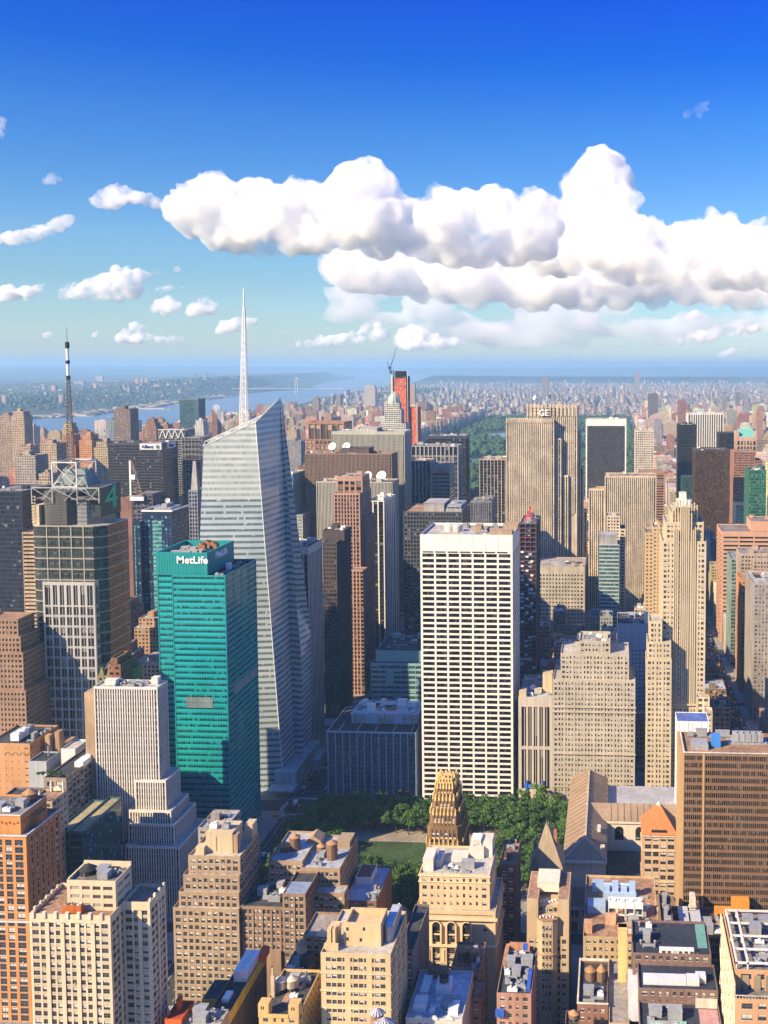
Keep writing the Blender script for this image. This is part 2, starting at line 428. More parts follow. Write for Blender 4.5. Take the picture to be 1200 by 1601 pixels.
def cooling_unit(root, x, y, z, w, d, h, fans=1):
    def f(b):
        b.box(x - w / 2, x + w / 2, y - d / 2, y + d / 2, z + .4, z + h)
        for sx in (-1, 1):
            for sy in (-1, 1): b.box(x + sx * w * .42 - .1, x + sx * w * .42 + .1, y + sy * d * .42 - .1, y + sy * d * .42 + .1, z, z + .4)
        for k in range(4): b.box(x - w / 2 - .03, x + w / 2 + .03, y - d / 2 - .04, y - d / 2, z + .6 + k * (h - .6) / 4, z + .6 + k * (h - .6) / 4 + .12)
    m = random.choice((STEEL, WHITEM, STEEL)); o = part(root, 'cooling_unit', m, f)
    for k in range(fans):
        cx = x - w / 2 + w * (k + .5) / fans; r = min(w / fans, d) * .36
        part(o, 'fan', m, lambda b: b.lathe(cx, y, [(r, z + h), (r * 1.08, z + h + .5), (r * .85, z + h + .5), (r * .85, z + h + .1), (0.01, z + h + .1)], 10))
    return o
def roof_clutter(root, v0, v1, u0, u1, z, n, seed, wm=None):
    r = random.Random(seed); W, D = v1 - v0, u1 - u0
    if W < 3 or D < 3: return
    for k in range(3 if W > 8 else 1):
        w, d = r.uniform(.15, .45) * W, r.uniform(.15, .5) * D; x, y = r.uniform(v0, v1 - w), r.uniform(u0, u1 - d)
        part(root, 'roof_patch', r.choice((TAR, SILVER, GRAVEL, TERRA)), lambda b: b.box(x, x + w, y, y + d, z - .1, z + .02 + k * .012))
    for k in range(2 if W > 8 else 0):
        x, y = r.uniform(v0, v1 - 1), r.uniform(u0, u1 - 1); L = r.uniform(.3, .9)
        part(root, 'pipe', STEEL, lambda b: b.bar((x, y, z + .35), (x + (v1 - x) * L * (k % 2), y + (u1 - y) * L * (1 - k % 2), z + .35), .14, 6))
    used = []
    def spot(w, d):
        for _ in range(25):
            x, y = r.uniform(v0 + w / 2, max(v0 + w / 2 + .1, v1 - w / 2)), r.uniform(u0 + d / 2, max(u0 + d / 2 + .1, u1 - d / 2))
            if all(abs(x - a) > (w + c) / 2 + .5 or abs(y - b) > (d + e) / 2 + .5 for a, b, c, e in used):
                used.append((x, y, w, d)); return x, y
    for k in range(int(n * 1.5)):
        t = r.random()
        if t < .16 or k == 0:
            w, d, h = min(W * .4, r.uniform(3, 7)), min(D * .4, r.uniform(3, 5)), r.uniform(2.6, 4.2); s = spot(w, d)
            if s:
                x, y = s
                part(root, 'bulkhead', wm or STEEL, lambda b: (b.box(x - w / 2, x + w / 2, y - d / 2, y + d / 2, z, z + h), b.box(x - w / 2 - .15, x + w / 2 + .15, y - d / 2 - .15, y + d / 2 + .15, z + h, z + h + .25), b.box(x - .5, x + .5, y - d / 2 - .06, y - d / 2 + .05, z + .1, z + 2.1)))
        elif t < .62:
            w, d, h = min(W * .35, r.uniform(1.8, 4.6)), min(D * .35, r.uniform(1.4, 2.8)), r.uniform(1.2, 2.3); s = spot(w, d)
            if s: cooling_unit(root, s[0], s[1], z, w, d, h, max(1, int(w / 2)))
        elif t < .82:
            L = r.uniform(3, max(3.5, min(W, 12))); s = spot(min(L, W * .8), 1)
            if s:
                x, y = s; L = min(L, W * .8)
                part(root, 'duct', STEEL, lambda b: (b.box(x - L / 2, x + L / 2, y - .45, y + .45, z + .5, z + 1.3), b.box(x - L / 2, x - L / 2 + .8, y - .4, y + .4, z, z + .5), b.box(x + L / 2 - .8, x + L / 2, y - .4, y + .4, z, z + .5)))
        else:
            s = spot(1, 1)
            if s: part(root, 'vent_pipe', STEEL, lambda b: b.lathe(s[0], s[1], [(.3, z), (.3, z + 1.4), (.55, z + 1.4), (.55, z + 1.9), (0.02, z + 2.2)], 8))
def water_tank(v, u, z, r, h, label, legs=2.5, lid=None, wood=None, cone=.45):
    t = thing('water_tank', label, 'water tank', (v, u, z), 'rooftop water tanks')
    part(t, 'barrel', wood or WOOD, lambda b: [b.lathe(v, u, [(0.05, z + legs), (r, z + legs), (r * .96, z + legs + h)], 20)] + [b.lathe(v, u, [(r * 1.0, z + legs + h * k), (r * 1.03, z + legs + h * k + .05), (r * 1.03, z + legs + h * k + .15), (r * .99, z + legs + h * k + .2)], 20) for k in (.12, .3, .5, .7, .88)])
    part(t, 'lid', lid or WOODLID, lambda b: b.lathe(v, u, [(r * .9, z + legs + h - .05), (r * 1.1, z + legs + h), (0.05, z + legs + h + r * cone * 1.6), (0.01, z + legs + h + r * cone * 1.6)], 20))
    def st(b):
        for k in range(6):
            a = k * math.pi / 3; b.bar((v + r * .8 * math.cos(a), u + r * .8 * math.sin(a), z), (v + r * .8 * math.cos(a), u + r * .8 * math.sin(a), z + legs), .18)
            b.bar((v + r * .8 * math.cos(a), u + r * .8 * math.sin(a), z + .2), (v + r * .8 * math.cos(a + 1.047), u + r * .8 * math.sin(a + 1.047), z + legs), .08)
        b.lathe(v, u, [(0.02, z + legs - .3), (r * .95, z + legs - .3), (r * .95, z + legs - .02)], 16)
    part(t, 'stand', DARKM, st)
    part(t, 'ladder', STEEL, lambda b: [b.bar((v + dx, u - r * 1.06, z + .2), (v + dx, u - r * 1.06, z + legs + h), .05) for dx in (-.25, .25)] + [b.bar((v - .25, u - r * 1.06, z + .4 + k * .5), (v + .25, u - r * 1.06, z + .4 + k * .5), .04) for k in range(int((legs + h - .4) / .5))])
    return t
def dish(v, u, z, r, label, az=0.0, el=35):
    t = thing('satellite_dish', label, 'satellite dish', (v, u, z), 'rooftop satellite dishes')
    part(t, 'mount', STEEL, lambda b: (b.lathe(v, u, [(r * .35, z), (r * .2, z + r * .9), (0.02, z + r * .9)], 8), b.bar((v, u, z + r * .6), (v, u, z + r * 1.2), r * .1)))
    m = MB(); n = 20; prof = [(0.01, 0), (r * .4, r * .05), (r * .75, r * .17), (r, r * .32)]
    m.lathe(0, 0, prof + [(r * .98, r * .28), (0.01, -r * .06)], n)
    rot = Matrix.Rotation(R(az), 4, 'Z') @ Matrix.Rotation(R(90 - el), 4, 'X')
    c = Vector((v, u, z + r * 1.3))
    m.v = [tuple(rot @ Vector(p) + c) for p in m.v]; m.build('reflector', WHITEM, t, smooth=True)
    k = MB()
    for a in (0, 2.09, 4.19): k.bar((r * .85 * math.cos(a), r * .85 * math.sin(a), r * .25), (0, 0, r * .85), r * .03)
    k.box(-r * .08, r * .08, -r * .08, r * .08, r * .8, r * .95)
    k.v = [tuple(rot @ Vector(p) + c) for p in k.v]; k.build('feed_horn', STEEL, t)
    return t
# ---------------------------------------------------------------- the setting: ground, water, shores, hills, streets
U42 = 707.0
def st_u(n): return U42 + (n - 42) * 80.5                        # centre line of street n
AV = {'tenth': -1400, 'ninth': -1110, 'eighth': -815, 'seventh': -515, 'sixth': -216, 'fifth': 106, 'madison': 260, 'park': 415, 'lexington': 560, 'third': 745}
def struct(name, mat, fn, **k):
    m = MB(); fn(m); o = m.build(name, mat, None, **k); o['kind'] = 'structure'; return o
GM, nt, p = mat_new('city_ground')
P = pos(nt)
a = noise_tex(nt, .0035, 6, P); b_ = noise_tex(nt, .05, 4, P)
c = mixc(nt, rng(nt, b_, 0, 1), (.055, .056, .06), (.10, .095, .09))
sp = nd(nt, 'ShaderNodeSeparateXYZ'); nt.links.new(P, sp.inputs[0])
far = nd(nt, 'ShaderNodeMapRange'); nt.links.new(sp.outputs[1], far.inputs[0]); far.inputs[1].default_value = 4000; far.inputs[2].default_value = 9000
green = mixc(nt, rng(nt, a, 0, 1), (.03, .055, .025), (.12, .11, .09))
nt.links.new(mixc(nt, far.outputs[0], c, green), p.inputs['Base Color']); p.inputs['Roughness'].default_value = .9
struct('ground', GM, lambda b: b.quad((-70000, -3000, 0), (70000, -3000, 0), (70000, 62000, 0), (-70000, 62000, 0)))
WAT, nt, p = mat_new('river_water')
P = pos(nt)
p.inputs['Base Color'].default_value = (.09, .15, .20, 1); p.inputs['Roughness'].default_value = .3; p.inputs['Specular IOR Level'].default_value = .6
bu = nd(nt, 'ShaderNodeBump'); bu.inputs['Strength'].default_value = .25; bu.inputs['Distance'].default_value = 6
nt.links.new(noise_tex(nt, .02, 5, P), bu.inputs['Height']); nt.links.new(bu.outputs[0], p.inputs['Normal'])
EAST = [(-1830, -3000), (-1850, 2200), (-2150, 4000), (-2290, 5200), (-2270, 7000), (-2420, 7900), (-2830, 10000), (-3090, 12900), (-3300, 15200), (-3300, 17500), (-4600, 26000), (-5400, 31000), (-8000, 43000), (-8600, 46000)]
WEST = [(-3900, -3000), (-3650, 2200), (-3500, 5200), (-3250, 6300), (-3400, 7600), (-3600, 8600), (-3700, 9600), (-4050, 11600), (-4250, 13900), (-5350, 19500), (-6000, 24000), (-7400, 30000), (-11500, 43000), (-12500, 46000)]
def river(b):
    for (e0, e1, w0, w1) in zip(EAST, EAST[1:], WEST, WEST[1:]):
        b.quad((*w0, .6), (*e0, .6), (*e1, .6), (*w1, .6))
struct('river', WAT, river)
# a canyon-side bank of land beyond the river, rising to a plateau, the wooded ridge and the far hills
def terrain_z(x, y):
    wx = np.interp(y, [q[1] for q in WEST], [q[0] for q in WEST])
    d = wx - x
    n = noise.fractal(Vector((x / 1900, y / 1900, 3)), 1, 2.1, 4)
    n2 = noise.fractal(Vector((x / 420, y / 420, 9)), 1, 2.1, 3)
    t = max(0, min(1, (d - 260) / 420)); t = t * t * (3 - 2 * t)
    ridge = max(0, min(1, (y - 9500) / 2500)); cut = 1 - max(0, min(1, (y - 25500) / 1500))
    plat = 58 + 9 * n2 + (95 * ridge * cut) * math.exp(-max(0, d - 700) / 2600) * (1 + .12 * n)
    fall = math.exp(-max(0, d - 2500) / 3500)
    farh = max(0, min(1, (y - 18000) / 14000)) * max(0, min(1, (d - 3000) / 6000)) * (190 + 120 * n)
    return 1.0 + t * (plat * (.35 + .65 * fall) + farh)
LAND, nt, p = mat_new('wooded_land')
P = pos(nt); a = noise_tex(nt, .004, 6, P); b_ = noise_tex(nt, .03, 4, P)
k = mixc(nt, rng(nt, b_, 0, 1), (.018, .035, .018), (.05, .075, .035))
nt.links.new(mixc(nt, rng(nt, a, -.4, .35), k, (.16, .15, .13)), p.inputs['Base Color']); p.inputs['Roughness'].default_value = .95
def far_shore(b):
    ys = list(np.linspace(1500, 14000, 90)) + list(np.linspace(14500, 46000, 80))
    ds = [-20, 60, 160, 260, 330, 400, 480, 560, 640, 760, 900, 1150, 1500, 2000, 2600, 3400, 4400, 5600, 7200, 9500, 13000, 18000, 26000]
    for i, y in enumerate(ys):
        wx = np.interp(y, [q[1] for q in WEST], [q[0] for q in WEST])
        for d in ds: b.v.append((wx - d, y, terrain_z(wx - d, y)))
    n = len(ds)
    for i in range(len(ys) - 1):
        for j in range(n - 1):
            b.f.append((i * n + j, (i + 1) * n + j, (i + 1) * n + j + 1, i * n + j + 1)); b.uv.append(None); b.mi.append(0)
struct('far_shore', LAND, far_shore, smooth=True)
def ridge_fn(y0, h, x0, x1, sd, lim=1e9):
    def f(b):
        xs = np.linspace(x0, x1, 160); n = 5
        for x in xs:
            hh = h * (1 + .35 * noise.fractal(Vector((x / 9000, sd, 0)), 1, 2, 4)) * max(0, min(1, (lim - x) / 4000))
            for dy, k in ((-2500, 0), (-1200, .55), (0, 1), (1800, .8), (4000, 0)): b.v.append((x, y0 + dy, hh * k + .8))
        for i in range(len(xs) - 1):
            for j in range(n - 1): b.f.append((i * n + j, (i + 1) * n + j, (i + 1) * n + j + 1, i * n + j + 1)); b.uv.append(None); b.mi.append(0)
    return f
struct('far_hills', LAND, ridge_fn(41000, 300, -42000, 2000, 1.0, -7000), smooth=True)
struct('low_hills', LAND, ridge_fn(45000, 235, -12000, 30000, 5.0), smooth=True)
struct('hill_slope', LAND, ridge_fn(20500, 95, -3500, 16000, 8.0), smooth=True)

PAVE = wall((.27, .26, .25), .9, .25, name='pavement_concrete')
def pavement(b):
    avs = [-1400, -1110, -815, -515, -216, 106, 260, 415, 560]
    for n in range(33, 58):
        u0, u1 = st_u(n) + (8 if n != 42 else 12), st_u(n + 1) - (8 if n != 41 else 12)
        for a0, a1 in zip(avs, avs[1:]):
            if a0 == -216 and 40 <= n <= 41: continue
            b.box(a0 + 10, a1 - 10, u0 - 3, u1 + 3, -.3, .14)
    b.box(-206, 96, st_u(40) + 5, st_u(42) - 9, -.3, .14)
struct('pavement', PAVE, pavement)
ASPH = wall((.055, .056, .062), .85, .3, name='asphalt')
LINE = wall((.62, .61, .57), .8, .25, name='road_paint')
def avenue(b):
    b.quad((-226, 400, .06), (-206, 400, .06), (-206, 2000, .06), (-226, 2000, .06)); b.quad((96, 400, .06), (116, 400, .06), (116, 4200, .06), (96, 4200, .06))
    for n in (39, 40, 42, 43, 44):
        b.quad((-505, st_u(n) - 5 - 4 * (n == 42), .1), (-226, st_u(n) - 5 - 4 * (n == 42), .1), (-226, st_u(n) + 5 + 4 * (n == 42), .1), (-505, st_u(n) + 5 + 4 * (n == 42), .1))
        b.quad((-206, st_u(n) - 5 - 4 * (n == 42), .1), (96, st_u(n) - 5 - 4 * (n == 42), .1), (96, st_u(n) + 5 + 4 * (n == 42), .1), (-206, st_u(n) + 5 + 4 * (n == 42), .1))
struct('road', ASPH, avenue)
def lines(b):
    for n in range(39, 52):
        for v in (-222.5, -219.3, -216, -212.7, -209.5, 99.5, 103, 106.3, 109.5, 112.7):
            u = st_u(n) + 14
            if v in (-222.5, -209.5): b.quad((v - .1, u, .075), (v + .1, u, .075), (v + .1, u + 52, .075), (v - .1, u + 52, .075)); continue
            while u < st_u(n + 1) - 14:
                b.quad((v - .09, u, .075), (v + .09, u, .075), (v + .09, u + 3, .075), (v - .09, u + 3, .075)); u += 9
        for s in (-1, 1):
            for av in (-216, 106):
                u = st_u(n) + s * (9.5 + 4 * (n == 42))
                for k in range(15): b.quad((av - 9.3 + k * 1.25, u - 1.6, .08), (av - 8.75 + k * 1.25, u - 1.6, .08), (av - 8.75 + k * 1.25, u + 1.6, .08), (av - 9.3 + k * 1.25, u + 1.6, .08))
    for s in (-1, 1):
        for k in range(14): b.quad((-216 + s * 13 - 1.5, 698.5 + k * 1.25, .12), (-216 + s * 13 + 1.5, 698.5 + k * 1.25, .12), (-216 + s * 13 + 1.5, 699.1 + k * 1.25, .12), (-216 + s * 13 - 1.5, 699.1 + k * 1.25, .12))
struct('road_markings', LINE, lines)
# the small park: lawn, gravel and lawn paths
GRASS = wall((.045, .078, .028), .95, .45, name='lawn_grass')
struct('lawn', GRASS, lambda b: b.quad((-165, 604, .165), (-78, 604, .165), (-78, 656, .165), (-165, 656, .165)))
struct('path', wall((.30, .26, .21), .95, .3, name='gravel'), lambda b: (b.quad((-202, 560, .15), (-70, 560, .15), (-70, 692, .15), (-202, 692, .15))))

# ---------------------------------------------------------------- trees
def leaf_mat(rgb, name):
    m, nt, p = mat_new(name)
    P = pos(nt); oi = nd(nt, 'ShaderNodeObjectInfo').outputs['Random']
    f = mth(nt, 'ADD', rng(nt, noise_tex(nt, .5, 3, P), .55, 1.35), mth(nt, 'MULTIPLY', mth(nt, 'SUBTRACT', oi, .5), .5))
    cb = nd(nt, 'ShaderNodeCombineColor')
    for i in range(3): nt.links.new(f, cb.inputs[i])
    nt.links.new(mixc(nt, 1.0, rgb, cb.outputs[0], 'MULTIPLY'), p.inputs['Base Color']); p.inputs['Roughness'].default_value = .7
    p.inputs['Specular IOR Level'].default_value = .2
    return m
LEAF = leaf_mat((.06, .125, .03), 'plane_tree_leaves'); LEAF2 = leaf_mat((.10, .17, .03), 'bright_leaves')
BARK = wall((.09, .07, .05), .95, .3, name='bark')
def crown_mesh(seed, rx, rz, z0, nleaf, size):
    r = np.random.default_rng(seed)
    lobes = [(r.normal(0, rx * .45, 2).tolist() + [z0 + rz * r.uniform(.3, 1.5)], rx * r.uniform(.38, .62)) for _ in range(15)]
    vs, fs = [], []
    for k in range(nleaf):
        c, rad = lobes[r.integers(len(lobes))]
        d = r.normal(0, 1, 3); d /= np.linalg.norm(d)
        if d[2] < -.55: continue
        p = np.array(c) + d * rad * r.uniform(.72, 1.06) * np.array((1, 1, .75))
        nrm = d + r.normal(0, .55, 3); nrm /= np.linalg.norm(nrm)
        t = np.cross(nrm, r.normal(0, 1, 3)); t /= np.linalg.norm(t); s = np.cross(nrm, t)
        w = size * r.uniform(.6, 1.3); n = len(vs)
        vs += [tuple(p + t * w), tuple(p + s * w * .6), tuple(p - t * w), tuple(p - s * w * .6)]; fs.append((n, n + 1, n + 2, n + 3))
    me = bpy.data.meshes.new('crown'); me.from_pydata(vs, [], fs); me.update(); return me
def trunk_mesh(h, seed):
    r = random.Random(seed); m = MB(); m.bar((0, 0, 0), (0, 0, h), .38, 8, .24)
    for k in range(6):
        a = k * 1.05 + r.random(); m.bar((0, 0, h * (.7 + .05 * k)), (2.8 * math.cos(a), 2.8 * math.sin(a), h + 3 + r.random() * 2), .17, 5, .05)
    me = bpy.data.meshes.new('trunk'); me.from_pydata(m.v, [], m.f); me.materials.append(BARK); me.update(); return me
CROWNS = [crown_mesh(i, 5.2, 5.0, 6.0, 1700, .62) for i in range(4)]; TRUNKS = [trunk_mesh(7, i) for i in range(2)]
for me in CROWNS: me.materials.append(LEAF)
def tree(x, y, z, s, label, group, leaf=None, name='plane_tree', k=None):
    rr = random.Random(int(x * 13 + y * 7)); k = rr.randrange(4) if k is None else k
    t = thing(name, label, 'tree', (x, y, z), group, rr.random() * 6.28); t.scale = (s, s, s * rr.uniform(.9, 1.12))
    for nm, me in (('crown', CROWNS[k]), ('trunk', TRUNKS[k % 2])):
        o = bpy.data.objects.new(nm, me); COL.objects.link(o); o.parent = t
        if leaf and nm == 'crown': o.material_slots[0].link = 'OBJECT'; o.material_slots[0].material = leaf
    return t
rr = random.Random(3)
def tree_rows(u0, u1, v0, v1, du, dv, label, group, smin=.85, smax=1.15, leaf=None, skip=None):
    u = u0
    while u <= u1:
        v = v0
        while v <= v1:
            x, y = v + rr.uniform(-1.5, 1.5), u + rr.uniform(-1.5, 1.5)
            if not (skip and skip(x, y)): tree(x, y, .14, rr.uniform(smin, smax), label, group, leaf if not callable(leaf) else leaf(x, y))
            v += dv
        u += du
tree_rows(668, 692, -198, -48, 8, 8.2, 'dense plane tree in the shady double rows north of the small park lawn', 'plane trees north of the park lawn', .95, 1.2)
tree_rows(560, 600, -198, -70, 8, 8.5, 'dense plane tree in the rows south of the small park lawn', 'plane trees south of the park lawn', .9, 1.15)
tree_rows(592, 660, -202, -172, 9, 8.5, 'green plane tree at the avenue end of the park lawn', 'plane trees at the avenue end of the park', .95, 1.2)
tree_rows(596, 690, -68, -32, 9, 9, 'green plane tree on the terrace behind the gabled library', 'plane trees behind the library', .8, 1.05)
for px, (v, u) in enumerate(((-48.6,708.8), (-59.1,700.9), (-37.7,697.0))):
    tree(v, u, .14, 1.25 if px == 0 else 1.05, ('tallest sunlit yellow-green tree standing clear of the park rows', 'smaller sunlit yellow-green tree left of the tallest one at the park corner', 'smaller sunlit yellow-green tree right of the tallest one beside the library roof')[px], 'sunlit trees at the park corner', LEAF2, 'sunlit_tree')

# the big park far off: thousands of crowns that read as one wood
TINTED, nt, p = mat_new('wood_canopy')
vc = nd(nt, 'ShaderNodeVertexColor', layer_name='tint').outputs['Color']
f = rng(nt, noise_tex(nt, .25, 3, pos(nt)), .6, 1.3); cb = nd(nt, 'ShaderNodeCombineColor')
for i in range(3): nt.links.new(f, cb.inputs[i])
nt.links.new(mixc(nt, 1.0, vc, cb.outputs[0], 'MULTIPLY'), p.inputs['Base Color']); p.inputs['Roughness'].default_value = .85
def np_mesh(name, V, F, C=None, mat=None, kind=None, loop_uv=None):
    me = bpy.data.meshes.new(name); nv, nf, k = len(V), len(F), F.shape[1]
    me.vertices.add(nv); me.vertices.foreach_set('co', V.astype(np.float32).ravel())
    me.loops.add(nf * k); me.loops.foreach_set('vertex_index', F.astype(np.int32).ravel())
    me.polygons.add(nf); me.polygons.foreach_set('loop_start', np.arange(0, nf * k, k, dtype=np.int32))
    me.update(calc_edges=True)
    if C is not None:
        ca = me.color_attributes.new('tint', 'FLOAT_COLOR', 'POINT'); a = np.ones((nv, 4), np.float32); a[:, :3] = C; ca.data.foreach_set('color', a.ravel())
    if loop_uv is not None:
        ul = me.uv_layers.new(name='UVMap'); ul.data.foreach_set('uv', loop_uv.astype(np.float32).ravel())
    me.materials.append(mat); me.validate()
    o = bpy.data.objects.new(name, me); COL.objects.link(o)
    if kind: o['kind'] = kind
    return o
def canopy(name, regions, n, seed, rad=(5, 9), col=(.05, .09, .03), clear=None):
    r = np.random.default_rng(seed)
    bm = bmesh.new(); bmesh.ops.create_icosphere(bm, subdivisions=2, radius=1); BV = np.array([v.co[:] for v in bm.verts]); BF = np.array([[v.index for v in f.verts] for f in bm.faces]); bm.free()
    area = np.array([(x1 - x0) * (y1 - y0) for x0, x1, y0, y1, z in regions]); pick = r.choice(len(regions), n, p=area / area.sum())
    Vs, Fs, Cs = [], [], []
    kk = 0
    for i in pick:
        x0, x1, y0, y1, z = regions[i]; x, y = r.uniform(x0, x1), r.uniform(y0, y1)
        if clear and clear(x, y): continue
        s = r.uniform(*rad); sc = np.array((s * r.uniform(.8, 1.2), s * r.uniform(.8, 1.2), s * r.uniform(.8, 1.1)))
        b = BV * (1 + r.normal(0, .13, (len(BV), 1))) * sc + np.array((x, y, z(x, y) if callable(z) else z + s * .9))
        Vs.append(b); Fs.append(BF + kk * len(BV)); Cs.append(np.tile(np.array(col) * r.uniform(.6, 1.5) * np.array((r.uniform(.8, 1.3), 1, 1)), (len(BV), 1))); kk += 1
    return np_mesh(name, np.concatenate(Vs), np.concatenate(Fs), np.concatenate(Cs), TINTED, 'stuff')
CPN, CPS, CPW, CPE = 6180, 2095, -714, 92
ponds = ((-330, 4650, 280), (-420, 3350, 130), (-100, 2180, 70), (20, 5900, 120))
meadow = ((-520, 2650, 120), (-300, 3900, 110), (-260, 5300, 130))
inpond = lambda x, y: any((x - a) ** 2 + ((y - b) * .8) ** 2 < c * c for a, b, c in ponds + meadow)
canopy('park_woods', [(CPW, CPE, CPS, 3600, 5), (CPW, CPE, CPS, 3600, 5), (CPW, CPE, 3600, CPN, 5)], 5600, 11, (7, 12), (.022, .060, .015), clear=inpond)
struct('park_grass', GRASS, lambda b: b.quad((CPW, CPS, .2), (CPE, CPS, .2), (CPE, CPN, .2), (CPW, CPN, .2)))
struct('pond', WAT, lambda b: [b.add([(a + c * .85 * math.cos(t * .4), y + c * .85 * math.sin(t * .4), .5) for t in range(16)], (tuple(range(16)),)) for a, y, c in ponds])
canopy('riverside_woods', [(-2180, -2060, 4200, 7900, 4), (-2350, -2230, 6000, 7900, 4), (-1250, -1050, 6700, 7700, 12), (-2300, -2000, 9500, 12500, 30)], 900, 12, (8, 13))
canopy('far_bank_woods', [(-4200, -3720, 5200, 9800, lambda x, y: terrain_z(x, y) + 3), (-5200, -4100, 9500, 14500, lambda x, y: terrain_z(x, y) + 3), (-6400, -3900, 4500, 9500, lambda x, y: terrain_z(x, y) + 3)], 3600, 13, (10, 18), (.03, .055, .025))
# ---------------------------------------------------------------- named towers of the middle distance
LIME = wall((.53, .45, .34), name='limestone'); LIMEG = wall((.40, .36, .30), name='grey_limestone'); TAN = wall((.36, .26, .165), name='tan_brick')
CREAMB = wall((.52, .42, .28), name='cream_brick'); REDB = wall((.27, .12, .07), name='red_brick'); BROWNB = wall((.17, .115, .085), name='brown_brick')
GREYC = wall((.33, .32, .31), name='grey_concrete'); WHITEC = wall((.70, .67, .61), .7, .1, name='white_travertine'); DARKB = wall((.045, .047, .055), .5, .2, name='dark_cladding')
PINKG = wall((.40, .25, .19), .6, .15, name='pink_granite'); ORANGEB = wall((.46, .21, .08), name='orange_brick'); DGLASS = glass((.014, .016, .02), .16, (.17, .165, .155))
SPDARK = wall((.06, .06, .065), .5, .2, name='dark_spandrel'); SPGREY = wall((.17, .165, .16), .7, .2, name='grey_spandrel'); TEALM = wall((.015, .25, .255), .45, .1, name='teal_panel')
BGLASS = glass((.02, .035, .06), .1, rough=.06, spec=.9)

# the white banded tower by the park
SG = (-134.0,-69.0,191.3)
GA, GB, GZ = SG
t = tower('banded_tower', 'broad white office tower with even dark window bands rising behind the park trees', [(GA, GB, GZ, 722, 777)],
      dict(bay=9.0, fl=3.86, pw=1.3, sh=1.4, cw=1.5, top=13.5, so=.08, rec=.4, gbay=1.5, ph=1.6, base=0), WHITEC, gm=glass((.009, .010, .014), .28, (.06, .055, .05), spec=.4), rm=PALEROOF, win=0)
part(t, 'air_slot', DARKM, lambda b: [b.box(GA + 1.8 + k * 8.72, GA + 9.2 + k * 8.72, 721.94, 722.3, GZ - 12.9, GZ - 11.9) for k in range(7)])
part(t, 'panel_joint', GREYC, lambda b: [b.box(GA + .7 + k * (GB - GA - 1.6) / 7, GA + .85 + k * (GB - GA - 1.6) / 7, 721.93, 722.1, GZ - 11.8, GZ - .1) for k in range(1, 7)])
zr = GZ - 1.6
part(t, 'tank_drum', wall((.5, .49, .45), name='painted_drum'), lambda b: [b.lathe(GA + 17 + k * 5.0, 748, [(4.2, zr), (4.2, zr + 4.0), (3.6, zr + 4.8), (0.02, zr + 5.2)], 18) for k in range(2)])
for bx in ((GA + 48, GA + 64, 728, 742, zr, zr + 3.2), (GA + 55, GA + 66, 752, 770, zr, zr + 4), (GA + 36, GA + 41, 740, 752, zr, zr + 5)): part(t, 'lift_housing', TAN, lambda b: b.box(*bx))
roof_clutter(t, GA + 24, GB - 6, 726, 772, zr, 14, 5, GREYC)

# the low gridded block beside it
a, b_, z = -202.2,-138.2,49.3
t = tower('gridded_block', 'lower slate-blue office block with fine gridded front beside the white banded tower', [(a, b_, z, 722, 776)],
      dict(bay=5.35, fl=3.55, pw=.55, sh=.45, cw=.7, top=1.2, so=.12, rec=.5, sm=5, smw=.14, ph=.9, gbay=1.07), wall((.44, .49, .57), .5, .12, name='blue_grey_metal'), SPGREY, glass((.03, .034, .042), .2), TAR)
part(t, 'penthouse', wall((.44, .49, .57), .5, .12, name='blue_grey_metal'), lambda b: (b.box(a + 13, b_ - 1.5, 741, 770, z - .9, z + 7), b.box(a + 12.4, b_ - 1, 740.4, 741, z + 6, z + 7.6)))
part(t, 'louvre_panel', PALEROOF, lambda b: [b.box(a + 14.5 + k * 6.1, a + 19.5 + k * 6.1, 739.9, 740.7, z + .6 + j * 3.1, z + 3.2 + j * 3.1) for k in (0, 1, 3, 4, 6, 7) for j in (0, 1)])
part(t, 'roof_beam', STEEL, lambda b: [b.box(a + 8 + k * 13, a + 8.6 + k * 13, 723, 741, z - .3, z + .5) for k in range(5)])
roof_clutter(t, a + 15, b_ - 3, 744, 768, z + 7, 12, 8, WHITEM)
# teal stepped block behind
a, b_, z1 = -189.7,-147.5,75.0
a2, b2, z2 = -187.2,-147.6,83.3
tower('teal_block', 'teal glass office block with a blank grey penthouse behind the slate-blue gridded block', [(a, b_, z1, 805, 868), (a2, b2, z2, 812, 860, z1 - 1, dict(bay=8, fl=9, pw=.3, sh=8.6, cw=.6, top=1, rec=.3, so=-.02))],
      dict(bay=5.8, fl=4.1, pw=.5, sh=1.7, cw=.5, top=2, rec=.4, sm=4), wall((.20, .36, .40), .4, .12, name='teal_metal'), wall((.22, .40, .42), .4, .12, name='teal_spandrel'), glass((.03, .05, .055), .35, (.3, .4, .4)), TAR, clutter=9)

